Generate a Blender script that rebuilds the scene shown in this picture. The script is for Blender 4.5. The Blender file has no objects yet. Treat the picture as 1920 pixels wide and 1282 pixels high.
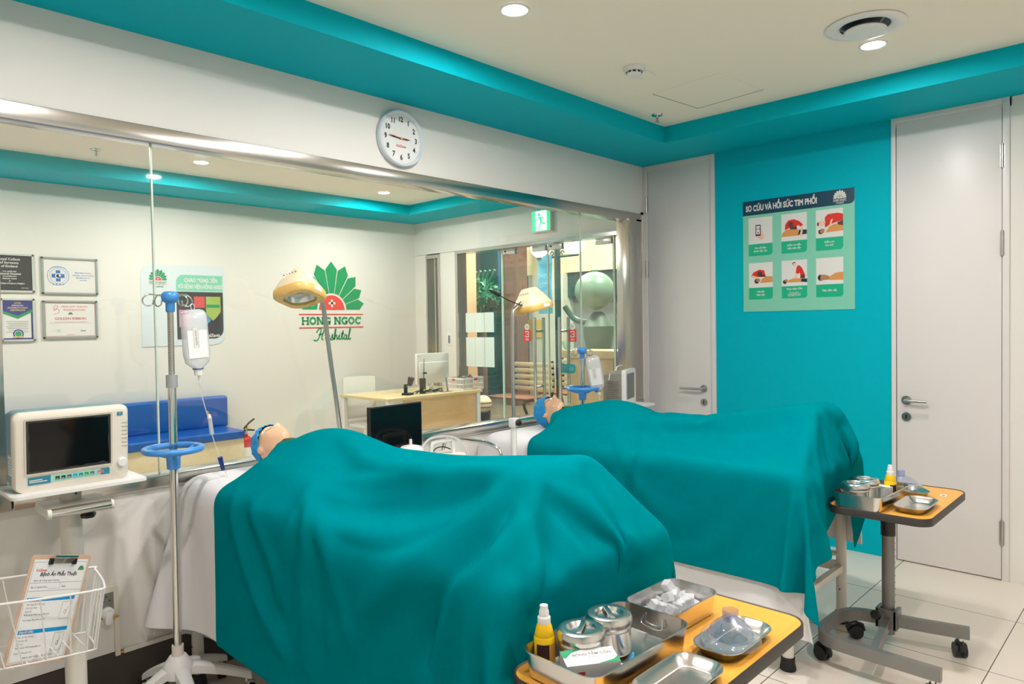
import bpy, bmesh, math, random
import numpy as np
from mathutils import Vector, Matrix, noise as mnoise
S = bpy.context.scene
COL = S.collection
PI = math.pi
random.seed(4)

LIGHT_E, LIGHT_R, HALL, EXPOSURE = 800., 1150., 2.6, .1
# ------------------------------------------------------------------ materials
def srgb(r, g, b):
    f = lambda c: (c / 255 / 12.92) if c / 255 <= .04045 else ((c / 255 + .055) / 1.055) ** 2.4
    return (f(r), f(g), f(b))
MATS = {}
def mat(name, col, rough=.5, metal=0., var=.04, scale=30., bump=0., bscale=200., spec=.5, coat=0., emit=0., sheen=0., stretch=None, trans=0.):
    if name in MATS: return MATS[name]
    m = bpy.data.materials.new(name); m.use_nodes = True
    nt = m.node_tree; N = nt.nodes; L = nt.links; b = N['Principled BSDF']
    tc = N.new('ShaderNodeTexCoord'); src = tc.outputs['Object']
    if stretch:
        mp = N.new('ShaderNodeMapping'); mp.inputs['Scale'].default_value = stretch
        L.new(src, mp.inputs['Vector']); src = mp.outputs['Vector']
    nz = N.new('ShaderNodeTexNoise'); nz.inputs['Scale'].default_value = scale; nz.inputs['Detail'].default_value = 3
    L.new(src, nz.inputs['Vector'])
    mx = N.new('ShaderNodeMix'); mx.data_type = 'RGBA'
    c = Vector(col)
    mx.inputs[6].default_value = (*[max(0, x * (1 - var)) for x in c], 1)
    mx.inputs[7].default_value = (*[min(1, x * (1 + var)) for x in c], 1)
    L.new(nz.outputs['Fac'], mx.inputs[0]); L.new(mx.outputs[2], b.inputs['Base Color'])
    b.inputs['Roughness'].default_value = rough; b.inputs['Metallic'].default_value = metal
    b.inputs['Specular IOR Level'].default_value = spec
    if coat: b.inputs['Coat Weight'].default_value = coat; b.inputs['Coat Roughness'].default_value = .08
    if sheen: b.inputs['Sheen Weight'].default_value = sheen; b.inputs['Sheen Roughness'].default_value = .4
    if trans: b.inputs['Transmission Weight'].default_value = trans
    if emit:
        L.new(mx.outputs[2], b.inputs['Emission Color']); b.inputs['Emission Strength'].default_value = emit
    if bump:
        n2 = N.new('ShaderNodeTexNoise'); n2.inputs['Scale'].default_value = bscale; n2.inputs['Detail'].default_value = 2
        L.new(src, n2.inputs['Vector'])
        bp = N.new('ShaderNodeBump'); bp.inputs['Strength'].default_value = bump; bp.inputs['Distance'].default_value = .002
        L.new(n2.outputs['Fac'], bp.inputs['Height']); L.new(bp.outputs['Normal'], b.inputs['Normal'])
    MATS[name] = m; return m

def glassy(name, tint, refl=.9, rough=.02, body=0., bodycol=(1, 1, 1), f0=.04):
    """thin clear sheet: tinted see-through plus a mirror that grows towards grazing angles"""
    if name in MATS: return MATS[name]
    m = bpy.data.materials.new(name); m.use_nodes = True
    nt = m.node_tree; N = nt.nodes; L = nt.links
    for n in list(N):
        if n.type != 'OUTPUT_MATERIAL': N.remove(n)
    out = [n for n in N if n.type == 'OUTPUT_MATERIAL'][0]
    tr = N.new('ShaderNodeBsdfTransparent'); tr.inputs[0].default_value = (*tint, 1)
    gl = N.new('ShaderNodeBsdfGlossy'); gl.inputs['Roughness'].default_value = rough; gl.inputs[0].default_value = (refl, refl, refl, 1)
    lw = N.new('ShaderNodeLayerWeight'); lw.inputs[0].default_value = .5
    p = N.new('ShaderNodeMath'); p.operation = 'POWER'; p.inputs[1].default_value = 5
    L.new(lw.outputs['Facing'], p.inputs[0])
    ma = N.new('ShaderNodeMath'); ma.operation = 'MULTIPLY_ADD'; ma.inputs[1].default_value = 1 - f0; ma.inputs[2].default_value = f0
    L.new(p.outputs[0], ma.inputs[0])
    base = tr.outputs[0]
    if body:
        df = N.new('ShaderNodeBsdfPrincipled'); df.inputs['Base Color'].default_value = (*bodycol, 1); df.inputs['Roughness'].default_value = .4
        mb = N.new('ShaderNodeMixShader'); mb.inputs[0].default_value = body
        L.new(tr.outputs[0], mb.inputs[1]); L.new(df.outputs[0], mb.inputs[2]); base = mb.outputs[0]
    mx = N.new('ShaderNodeMixShader'); L.new(ma.outputs[0], mx.inputs[0]); L.new(base, mx.inputs[1]); L.new(gl.outputs[0], mx.inputs[2])
    L.new(mx.outputs[0], out.inputs['Surface'])
    MATS[name] = m; return m

def tile_mat():
    m = bpy.data.materials.new('floor_tile'); m.use_nodes = True
    nt = m.node_tree; N = nt.nodes; L = nt.links; b = N['Principled BSDF']
    g = N.new('ShaderNodeNewGeometry'); mp = N.new('ShaderNodeMapping')
    T = .663
    mp.inputs['Location'].default_value = (.612 / T, 1.853 / T, 0); mp.inputs['Scale'].default_value = (1 / T, 1 / T, 1)
    L.new(g.outputs['Position'], mp.inputs['Vector'])
    br = N.new('ShaderNodeTexBrick'); br.offset = 0; br.inputs['Scale'].default_value = 1
    br.inputs['Brick Width'].default_value = 1; br.inputs['Row Height'].default_value = 1; br.inputs['Mortar Size'].default_value = .0035
    br.inputs['Color1'].default_value = (*srgb(232, 222, 208), 1); br.inputs['Color2'].default_value = (*srgb(228, 218, 204), 1); br.inputs['Mortar'].default_value = (*srgb(95, 85, 76), 1)
    L.new(mp.outputs[0], br.inputs['Vector']); L.new(br.outputs['Color'], b.inputs['Base Color'])
    b.inputs['Roughness'].default_value = .16
    return m
def wood_mat(name, c1, c2, rough=.35, stretch=(2, 26, 26)):
    if name in MATS: return MATS[name]
    m = bpy.data.materials.new(name); m.use_nodes = True
    nt = m.node_tree; N = nt.nodes; L = nt.links; b = N['Principled BSDF']
    tc = N.new('ShaderNodeTexCoord'); mp = N.new('ShaderNodeMapping'); mp.inputs['Scale'].default_value = stretch
    nz = N.new('ShaderNodeTexNoise'); nz.inputs['Scale'].default_value = 3; nz.inputs['Detail'].default_value = 5; nz.inputs['Distortion'].default_value = .6
    cr = N.new('ShaderNodeValToRGB'); cr.color_ramp.elements[0].position = .3; cr.color_ramp.elements[1].position = .7
    cr.color_ramp.elements[0].color = (*c1, 1); cr.color_ramp.elements[1].color = (*c2, 1)
    L.new(tc.outputs['Object'], mp.inputs[0]); L.new(mp.outputs[0], nz.inputs['Vector']); L.new(nz.outputs['Fac'], cr.inputs[0]); L.new(cr.outputs[0], b.inputs['Base Color'])
    b.inputs['Roughness'].default_value = rough
    MATS[name] = m; return m

WHITE = mat('white_paint', srgb(229, 226, 219), .55, var=.01, scale=4)
CEIL = mat('ceiling_paint', srgb(248, 240, 224), .7, var=.01, scale=3)
TEAL = mat('teal_paint', srgb(0, 180, 198), .6, var=.02, scale=4, spec=.08)
DOORW = mat('door_white', srgb(225, 221, 218), .35, var=.01, scale=5)
STEEL = mat('brushed_steel', (.62, .59, .55), .19, 1., var=.06, scale=6, stretch=(1, 60, 60))
CHROME = mat('chrome', (.74, .73, .71), .12, 1., var=.02)
SATIN = mat('satin_steel', (.55, .53, .5), .3, 1.)
DARK = mat('black_plastic', srgb(30, 30, 31), .4)
RUBBER = mat('black_rubber', srgb(24, 23, 23), .6)
GREYM = mat('grey_metal', srgb(133, 132, 130), .35, .35, var=.03)
IVORY = mat('ivory_plastic', srgb(226, 219, 205), .4, var=.02)
WPL = mat('white_plastic', srgb(233, 232, 229), .35, var=.015)
WMET = mat('white_metal', srgb(221, 218, 208), .35, var=.02)
BLUEP = mat('blue_plastic', srgb(72, 150, 222), .3, var=.02)
NAVY = mat('navy_plastic', srgb(22, 52, 126), .3)
TEALC = mat('teal_cloth', srgb(0, 124, 133), .85, var=.05, scale=14, bump=.25, bscale=900, spec=.0)
SHEET = mat('white_sheet', srgb(232, 229, 230), .9, var=.015, scale=8, bump=.2, bscale=700, spec=.2)
SKIN = mat('mannequin_vinyl', srgb(246, 196, 158), .22, var=.03, scale=9, coat=.5)
CAPB = mat('blue_nonwoven', srgb(28, 152, 222), .7, var=.18, scale=40, bump=.5, bscale=120)
DGREEN = mat('dark_green_cloth', srgb(8, 84, 56), .85, var=.06, bump=.2, bscale=700)
RED = mat('signal_red', srgb(205, 32, 34), .35)
BLUEV = mat('blue_vinyl', srgb(24, 86, 172), .32, var=.05, scale=3)
BEIGE = wood_mat('pale_laminate', srgb(229, 211, 172), srgb(222, 202, 161), .4, (8, 2, 8))
DESKW = wood_mat('desk_laminate', srgb(222, 186, 138), srgb(212, 174, 126), .4, (3, 20, 20))
TABW = wood_mat('orange_laminate', srgb(246, 178, 72), srgb(238, 164, 58), .35, (3, 40, 40))
EDGE = mat('dark_edge_band', srgb(58, 53, 49), .45)
LAMPC = mat('lamp_cream', srgb(242, 224, 186), .3)
LAMPY = mat('lamp_yellow', srgb(238, 194, 112), .3)
PAPER = mat('paper', srgb(240, 240, 238), .5, var=.01)
INK = mat('ink_black', srgb(28, 28, 30), .6)
INKG = mat('ink_grey', srgb(120, 120, 124), .6)
LOGOG = mat('logo_green', srgb(0, 150, 92), .5)
LOGOR = mat('logo_red', srgb(222, 60, 48), .5)
MINT = mat('poster_mint', srgb(130, 206, 180), .35, var=.02)
PGREEN = mat('poster_green', srgb(0, 180, 136), .35, var=.02)
PNAVY = mat('poster_navy', srgb(0, 62, 86), .3, var=.02)
PWHITE = mat('poster_white', srgb(228, 226, 222), .35, var=.01)
PRED = mat('print_red', srgb(222, 40, 24), .4)
PSKIN = mat('print_skin', srgb(240, 200, 170), .4)
PBROWN = mat('print_brown', srgb(92, 52, 48), .4)
PORANGE = mat('print_orange', srgb(220, 152, 80), .4)
PTAN = mat('print_tan', srgb(184, 128, 84), .4)
PDARK = mat('print_dark', srgb(40, 42, 58), .4)
PBLUE = mat('print_blue', srgb(20, 150, 212), .4)
PGOLD = mat('print_gold', srgb(222, 190, 100), .4)
PPINK = mat('print_pink', srgb(228, 130, 140), .4)
PLILAC = mat('print_lilac', srgb(206, 130, 170), .4)
PLIME = mat('print_lime', srgb(160, 186, 90), .4)
PPALE = mat('print_pale_blue', srgb(216, 226, 230), .35)
MIRBL = mat('screen_black', srgb(13, 11, 12), .08, spec=.35)
SCRN = mat('screen_dull', srgb(27, 25, 25), .22, var=.3, scale=16)
SCRG = mat('screen_grey', srgb(112, 108, 103), .3)
YELL = mat('bottle_yellow', srgb(255, 204, 14), .3)
BROWNL = mat('label_brown', srgb(60, 32, 26), .5)
BROWNF = mat('brown_skirting', srgb(70, 62, 56), .5)
MALLF = mat('mall_floor', srgb(126, 108, 88), .3, var=.08, scale=3)
GLASS = glassy('partition_glass', (.955, .975, .955), refl=.85, f0=.05)
GLEDGE = mat('glass_edge', srgb(205, 222, 208), .2)
DGLASS = glassy('door_glass', (.93, .97, .95), refl=.8, f0=.05)
CLEAR = glassy('clear_plastic', (.95, .96, .97), f0=.08, body=.08, bodycol=(.9, .95, .98))
MASKB = glassy('mask_blue_plastic', (.84, .87, .98), f0=.09, body=.07, bodycol=(.74, .78, 1.))
BAGM = glassy('bag_plastic', (.9, .91, .92), f0=.05, body=.5, bodycol=(.95, .96, .97), rough=.1)
TUBEM = glassy('tube_plastic', (.9, .9, .88), f0=.05, body=.45, bodycol=(.93, .92, .89), rough=.1)
ICE = glassy('acrylic_ice', (.93, .94, .97), f0=.12, body=.5, bodycol=(1., 1., 1.))
LIGHT = mat('lamp_emitter', (1., .93, .84), .5, emit=1., var=0)

# ------------------------------------------------------------------ mesh builder
class MB:
    def __init__(s): s.v = []; s.f = []; s.mi = []; s.mats = []; s.M = Matrix()
    def mid(s, m):
        if m not in s.mats: s.mats.append(m)
        return s.mats.index(m)
    def add(s, vs, fs, m, M=None):
        T = s.M @ M if M is not None else s.M
        o = len(s.v); s.v += [T @ Vector(p) for p in vs]
        k = s.mid(m)
        for f in fs: s.f.append(tuple(i + o for i in f)); s.mi.append(k)
        return s
    def addbm(s, bm, m, M=None):
        bm.verts.index_update()
        s.add([v.co.copy() for v in bm.verts], [[v.index for v in f.verts] for f in bm.faces], m, M); bm.free(); return s
    def box(s, x0, x1, y0, y1, z0, z1, m, bev=0., M=None, seg=2):
        bm = bmesh.new(); bmesh.ops.create_cube(bm, size=1)
        for v in bm.verts: v.co = Vector(((x0 + x1) / 2 + v.co.x * (x1 - x0), (y0 + y1) / 2 + v.co.y * (y1 - y0), (z0 + z1) / 2 + v.co.z * (z1 - z0)))
        if bev: bmesh.ops.bevel(bm, geom=bm.edges[:], offset=bev, segments=seg, profile=.6, affect='EDGES')
        return s.addbm(bm, m, M)
    def cbox(s, c, d, m, bev=0., M=None, seg=2):
        return s.box(c[0] - d[0] / 2, c[0] + d[0] / 2, c[1] - d[1] / 2, c[1] + d[1] / 2, c[2] - d[2] / 2, c[2] + d[2] / 2, m, bev, M, seg)
    def loft(s, loops, m, cap0=True, cap1=True, close=True, M=None):
        n = len(loops[0]); vs = [p for l in loops for p in l]; fs = []
        for k in range(len(loops) - 1):
            for i in range(n if close else n - 1):
                a = k * n + i; b = k * n + (i + 1) % n
                fs.append((a, b, b + n, a + n))
        if cap0: fs.append(tuple(range(n - 1, -1, -1)))
        if cap1: fs.append(tuple((len(loops) - 1) * n + i for i in range(n)))
        return s.add(vs, fs, m, M)
    def cyl(s, p0, p1, r, m, r2=None, seg=20, M=None):
        p0 = Vector(p0); p1 = Vector(p1); d = (p1 - p0).normalized()
        u = d.orthogonal().normalized(); w = d.cross(u)
        ring = lambda p, q: [p + (u * math.cos(2 * PI * i / seg) + w * math.sin(2 * PI * i / seg)) * q for i in range(seg)]
        return s.loft([ring(p0, r), ring(p1, r if r2 is None else r2)], m, M=M)
    def lathe(s, prof, m, seg=28, c=(0, 0, 0), M=None, cap0=True, cap1=True):
        return s.loft([[(c[0] + r * math.cos(2 * PI * i / seg), c[1] + r * math.sin(2 * PI * i / seg), c[2] + z) for i in range(seg)] for r, z in prof], m, cap0, cap1, M=M)
    def tube(s, pts, r, m, seg=10, closed=False, M=None, flat=None):
        P = [Vector(p) for p in pts]; n = len(P); loops = []; up = None
        for i in range(n):
            a = P[(i - 1) % n] if closed or i > 0 else P[0]; b = P[(i + 1) % n] if closed or i < n - 1 else P[-1]
            t = (b - a).normalized()
            if up is None: up = t.orthogonal().normalized()
            up = (up - t * up.dot(t)).normalized(); w = t.cross(up)
            q = r[i] if isinstance(r, (list, tuple)) else r
            loops.append([P[i] + (up * math.cos(2 * PI * k / seg) + w * math.sin(2 * PI * k / seg)) * q for k in range(seg)])
        if closed: loops.append(loops[0])
        return s.loft(loops, m, not closed, not closed, M=M)
    def ell(s, c, r, m, seg=24, rings=14, M=None, fn=None):
        if not isinstance(r, (tuple, list)): r = (r, r, r)
        loops = []
        for j in range(1, rings):
            t = PI * j / rings
            loops.append([(c[0] + r[0] * math.sin(t) * math.cos(2 * PI * i / seg), c[1] + r[1] * math.sin(t) * math.sin(2 * PI * i / seg), c[2] - r[2] * math.cos(t)) for i in range(seg)])
        return s.loft(loops, m, M=M)
    def prism(s, pts, z0, z1, m, M=None):
        return s.loft([[(x, y, z0) for x, y in pts], [(x, y, z1) for x, y in pts]], m, M=M)
    def flat(s, pts, h, m, M=None):
        """printed flat shape at height h in the local xy plane"""
        if len(pts) < 3: return s
        return s.add([(x, y, h) for x, y in pts], [tuple(range(len(pts)))], m, M)
    def rect(s, x0, x1, y0, y1, h, m, M=None): return s.flat([(x0, y0), (x1, y0), (x1, y1), (x0, y1)], h, m, M)
    def disc(s, cx, cy, r, h, m, M=None, seg=24, ry=None): return s.flat([(cx + r * math.cos(2 * PI * i / seg), cy + (ry or r) * math.sin(2 * PI * i / seg)) for i in range(seg)], h, m, M)
    def ring(s, cx, cy, r0, r1, h, m, M=None, a0=0., a1=2 * PI, seg=32, sx=1.):
        vs = []; fs = []
        for i in range(seg + 1):
            a = a0 + (a1 - a0) * i / seg
            vs += [(cx + sx * r0 * math.cos(a), cy + r0 * math.sin(a), h), (cx + sx * r1 * math.cos(a), cy + r1 * math.sin(a), h)]
        fs = [(2 * i, 2 * i + 1, 2 * i + 3, 2 * i + 2) for i in range(seg)]
        return s.add(vs, fs, m, M)
    def ribbon(s, pts, w, h, m, M=None):
        """flat pen stroke through the points"""
        P = [Vector((x, y)) for x, y in pts]; vs = []
        for i, p in enumerate(P):
            t = (P[min(i + 1, len(P) - 1)] - P[max(i - 1, 0)]); t = t.normalized() if t.length > 0 else Vector((1, 0))
            n = Vector((-t.y, t.x)) * w / 2; a = p + n; b = p - n; vs += [(a.x, a.y, h), (b.x, b.y, h)]
        return s.add(vs, [(2 * i, 2 * i + 1, 2 * i + 3, 2 * i + 2) for i in range(len(P) - 1)], m, M)
    def text(s, body, size, x, y, h, m, M=None, align='CENTER', bold=0., shear=0., sx=1., space=1.):
        cu = bpy.data.curves.new('t', 'FONT'); cu.body = body; cu.size = size; cu.align_x = align; cu.align_y = 'CENTER'
        cu.offset = bold; cu.shear = shear; cu.resolution_u = 3; cu.fill_mode = 'FRONT'; cu.space_character = space; cu.space_line = .95
        o = bpy.data.objects.new('t', cu); COL.objects.link(o)
        dg = bpy.context.evaluated_depsgraph_get(); me = bpy.data.meshes.new_from_object(o.evaluated_get(dg))
        s.add([(v.co.x * sx + x, v.co.y + y, h) for v in me.vertices], [tuple(p.vertices) for p in me.polygons], m, M)
        bpy.data.meshes.remove(me); bpy.data.objects.remove(o); bpy.data.curves.remove(cu); return s
    def build(s, name, parent=None, smooth=35):
        me = bpy.data.meshes.new(name); me.from_pydata([tuple(v) for v in s.v], [], s.f)
        for m in s.mats: me.materials.append(m)
        me.polygons.foreach_set('material_index', s.mi)
        me.update()
        bm = bmesh.new(); bm.from_mesh(me)
        if not any(m.name.startswith('print') or m in (INK, INKG) for m in s.mats): bmesh.ops.recalc_face_normals(bm, faces=bm.faces)
        bm.to_mesh(me); bm.free()
        if smooth:
            me.polygons.foreach_set('use_smooth', [True] * len(me.polygons)); me.set_sharp_from_angle(angle=math.radians(smooth))
        o = bpy.data.objects.new(name, me); COL.objects.link(o)
        if parent: o.parent = parent
        return o

def spline(pts, n=8, closed=False):
    P = [Vector(p) for p in pts]; out = []; k = len(P)
    for i in range(k if closed else k - 1):
        g = (lambda j: P[j % k]) if closed else (lambda j: P[min(max(j, 0), k - 1)])
        a, b, c, d = g(i - 1), g(i), g(i + 1), g(i + 2)
        for j in range(n):
            t = j / n
            out.append(.5 * ((2 * b) + (c - a) * t + (2 * a - 5 * b + 4 * c - d) * t * t + (3 * b - a - 3 * c + d) * t ** 3))
    if not closed: out.append(P[-1])
    return out
def rr(w, h, r, n=5, z=0., cx=0., cy=0.):
    out = []
    for sx, sy, a0 in ((1, 1, 0), (-1, 1, 90), (-1, -1, 180), (1, -1, 270)):
        for i in range(n + 1):
            a = math.radians(a0 + 90 * i / n)
            out.append((cx + sx * (w / 2 - r) + r * math.cos(a), cy + sy * (h / 2 - r) + r * math.sin(a), z))
    return out
def frame(o, u, v):
    """local xy plane spanned by u (right) and v (up), facing u x v"""
    u = Vector(u).normalized(); v = Vector(v).normalized(); n = u.cross(v)
    return Matrix(((u.x, v.x, n.x, o[0]), (u.y, v.y, n.y, o[1]), (u.z, v.z, n.z, o[2]), (0, 0, 0, 1)))
WALLA = lambda x, z, y=0.: frame((x, y, z), (1, 0, 0), (0, 0, 1))      # faces -y
WALLB = lambda y, z, x=0.: frame((x, y, z), (0, -1, 0), (0, 0, 1))     # faces -x
def thing(name, label, cat, loc=(0, 0, 0), rz=0., group=None):
    o = bpy.data.objects.new(name, None); COL.objects.link(o); o.empty_display_size = .05
    o.location = loc; o.rotation_euler = (0, 0, rz)
    return tag(o, label, cat, group)
def tag(o, label, cat, group=None, kind=None):
    o['label'] = label; o['category'] = cat
    if group: o['group'] = group
    if kind: o['kind'] = kind
    return o
def struct(o, label=None):
    o['kind'] = 'structure'
    if label: o['label'] = label
    return o
def root(name, loc=(0, 0, 0), label=None):
    o = bpy.data.objects.new(name, None); COL.objects.link(o); o.location = loc; return struct(o, label)
def dup(r, loc, rz=None, label=None):
    c = r.copy(); COL.objects.link(c); c.location = loc
    if rz is not None: c.rotation_euler = (0, 0, rz)
    if label: c['label'] = label
    for ch in list(r.children):
        d = ch.copy(); COL.objects.link(d); d.parent = c
        for g in list(ch.children):
            e = g.copy(); COL.objects.link(e); e.parent = d
    return c
# ------------------------------------------------------------------ the room
HS, HC = 2.714, 2.823
XL, YB = -6.3, -4.6
b = MB(); b.box(XL, .7, YB, 3.8, -.1, 0, tile_mat()); struct(b.build('floor', smooth=0), 'cream polished floor tiles with dark joints')
b = MB(); b.box(XL - .1, .75, YB - .1, 3.8, HC, HC + .1, CEIL); struct(b.build('ceiling', smooth=0), 'warm white painted ceiling')
# partition wall: parapet and lintel around the glazing
b = MB(); b.box(XL, 0, 0, .1, .205, .842, WHITE); b.box(XL, .0, .03, .1, 0, .205, WHITE); b.box(XL, 0, .0, .1, 2.34, HC, WHITE); b.box(-.05, 0, 0, .1, .2, 2.36, WHITE)
b.box(0, .6, 0, .1, 0, HC, WHITE)
struct(b.build('wall_left', smooth=0), 'white partition wall below and above the long glass')
b = MB(); b.box(XL, -.002, .004, .035, 0, .2, BROWNF); struct(b.build('baseboard_left', smooth=0), 'dark brown recessed skirting below the white partition')
b = MB(); b.box(XL, -3.80, -.012, .002, .838, .85, WHITE, .002); b.box(-3.8, -.05, -.012, .002, .838, .85, WHITE, .002)
struct(b.build('trim_1', smooth=0))
b = MB()
b.box(0, .1, YB, -2.39, 0, HC, WHITE); b.box(0, .1, -1.80, -.605, 0, HC, TEAL); b.box(0, .1, -2.4, -1.79, HS - .05, HC, WHITE); b.box(0, .1, -.61, 0, HS - .05, HC, WHITE)
b.box(.06, .1, -2.4, 0, 0, HC, WHITE)
struct(b.build('wall_right', smooth=0), 'wall with a bright teal panel between two white doors')
b = MB(); b.box(XL - .1, XL, YB, 0, 0, HC, mat('rear_wall_paint', srgb(226, 222, 216), .6)); b.box(XL - .1, XL, 0, 3.7, 0, HC, WHITE); struct(b.build('wall_far_left', smooth=0))
b = MB(); b.box(XL, .1, YB - .1, YB, 0, HC, mat('rear_wall_paint', srgb(226, 222, 216), .6)); struct(b.build('wall_back', smooth=0))
b = MB(); b.box(XL, .7, 3.64, 3.74, 0, HC, WHITE); struct(b.build('wall_reception', smooth=0), 'white reception wall with certificates and a logo')
# teal bulkheads round the two ceilings
b = MB(); b.box(XL, 0, -.529, 0, HS, HC, TEAL); b.box(-.546, 0, YB, -.529, HS, HC, TEAL); b.box(XL, -.546, YB, YB + .5, HS, HC, TEAL); b.box(XL, XL + .5, YB + .5, -.529, HS, HC, TEAL)
struct(b.build('trim_2', smooth=0), 'teal bulkhead running round the treatment room ceiling')
b = MB(); b.box(XL, .6, .1, .63, HS, HC, TEAL); b.box(.1, .6, .63, 3.64, HS, HC, TEAL); b.box(XL, .1, 3.1, 3.64, HS, HC, TEAL); b.box(XL, XL + .5, .63, 3.1, HS, HC, TEAL)
struct(b.build('trim_3', smooth=0), 'teal bulkhead round the reception ceiling seen through the glass')
# end wall of the reception with the glass entrance
b = MB()
b.box(.6, .7, 0, 3.64, 2.335, HC, WHITE); b.box(.6, .7, 3.42, 3.64, 0, 2.335, WHITE); b.box(.6, .7, 2.9, 3.18, 0, 2.335, WHITE); b.box(.6, .7, 3.18, 3.42, 0, .75, WHITE); b.box(.6, .7, .1, .46, 0, 2.335, WHITE)
b.box(.585, .6, .1, 3.64, 2.335, 2.352, WHITE)
struct(b.build('wall_entrance', smooth=0), 'white end wall of the reception around the glass entrance')

# ---- the long glass partition
w = root('window_1', label='long frameless glass partition in brushed steel channels')
b = MB(); b.box(XL, -.05, -.012, .09, 2.279, 2.343, STEEL, .003); b.box(XL, -.05, -.002, .09, 2.343, 2.356, WHITE); b.build('header_channel', w)
b = MB(); b.box(-4.195, -.05, -.018, .09, .846, .892, STEEL, .003); b.box(XL, -4.2, -.018, .09, .846, .945, STEEL, .003); b.build('sill_channel', w)
b = MB(); b.box(-.235, -.135, -.022, .1, .85, 2.30, STEEL, .004); b.box(-.128, -.05, -.012, .1, .85, 2.30, STEEL, .004); b.build('jamb', w)
b = MB(); b.box(-4.40, -4.21, -.012, .09, .94, 2.279, STEEL, .003); b.build('post', w)
joints = [-4.208, -3.664, -.761, -.236]
for a, c in zip(joints, joints[1:]):
    b = MB(); b.box(a + .003, c - .003, .036, .046, .885, 2.285, GLASS); b.build('pane', w, 0)
b = MB(); b.box(-4.8, -4.4, .036, .046, .94, 2.285, GLASS); b.box(XL, -4.81, .036, .046, .94, 2.285, GLASS); b.build('pane', w, 0)
b = MB()
for j in joints[1:3]: b.box(j - .0035, j + .0035, .035, .047, .885, 2.285, GLEDGE)
b.build('joint_seal', w, 0)

# ---- two white doors
def door(n, y_l, y_r, fl, fr, hy, hinges, ly, lend, label):
    d = root('door_%d' % n, label=label)
    b = MB(); b.box(-.004, .04, y_r, y_l, .006, 2.677, DOORW, .0015); b.build('door_leaf', d)
    b = MB(); b.box(-.012, .055, y_l + .004, fl, 0, HS, DOORW, .001); b.box(-.012, .055, fr, y_r - .004, 0, HS, DOORW, .001); b.box(-.012, .055, y_r - .004, y_l + .004, 2.681, HS, DOORW, .001)
    b.box(.03, .055, y_r, y_l, 0, 2.68, DARK); b.build('door_frame', d)
    for z0, z1 in hinges:
        b = MB(); b.cyl((-.012, hy, z0), (-.012, hy, z1), .008, SATIN, seg=12); b.box(-.013, -.004, hy - .012, hy + .012, z0 + .005, z1 - .005, SATIN); b.build('hinge', d)
    b = MB(); b.cyl((-.004, ly, .996), (-.012, ly, .996), .027, SATIN, seg=28)
    b.tube(spline([(-.012, ly, .996), (-.045, ly, .996), (-.056, ly + (lend - ly) * .12, .996), (-.056, ly + (lend - ly) * .5, .996), (-.056, lend, .996)], 6), .0085, SATIN, 12); b.build('handle', d)
    b = MB(); b.cyl((-.004, ly, .895), (-.012, ly, .895), .026, SATIN, seg=28); b.box(-.0135, -.012, ly - .004, ly + .004, .882, .908, DARK); b.build('keyhole_plate', d)
    return d
door(1, -.041, -.574, -.002, -.611, -.03, [(2.351, 2.477), (1.85, 1.98)], -.512, -.34, 'white door left of the teal wall panel')
door(2, -1.819, -2.356, -1.791, -2.393, -2.36, [(2.327, 2.46), (1.836, 1.979), (.201, .344)], -1.872, -1.993, 'white door right of the teal wall panel')

# ---- slot window and glass entrance of the reception
w2 = root('window_2', label='narrow steel framed slot window in the reception end wall')
b = MB(); b.box(.58, .7, 3.18, 3.205, .75, 2.32, STEEL); b.box(.58, .7, 3.395, 3.42, .75, 2.32, STEEL); b.box(.58, .7, 3.205, 3.395, 2.28, 2.32, STEEL); b.box(.62, .66, 3.29, 3.31, .75, 2.28, STEEL); b.build('window_frame', w2)
b = MB(); b.box(.635, .643, 3.205, 3.395, .75, 2.28, DGLASS); b.build('pane', w2, 0)
w3 = root('window_3', label='fixed glass beside the entrance doors in a steel frame')
b = MB(); b.box(.58, .72, 2.86, 2.9, 0, 2.335, STEEL); b.box(.58, .72, .46, 2.86, 2.30, 2.335, STEEL); b.box(.58, .72, .56, .63, 0, 2.30, STEEL); b.box(.57, .72, .3, .46, 0, 2.335, STEEL); b.build('window_frame', w3)
b = MB(); b.box(.644, .654, 2.225, 2.86, .01, 2.3, DGLASS); b.build('pane', w3, 0)
b = MB(); b.box(.644, .654, .635, .74, .01, 2.3, DGLASS); b.box(.644, .654, .465, .558, .01, 2.3, DGLASS); b.build('pane', w3, 0)
b = MB(); b.box(.64, .658, 2.21, 2.224, .01, 2.3, GLEDGE); b.box(.64, .658, .741, .75, .01, 2.3, GLEDGE); b.build('glass_edge', w3, 0)
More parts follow.
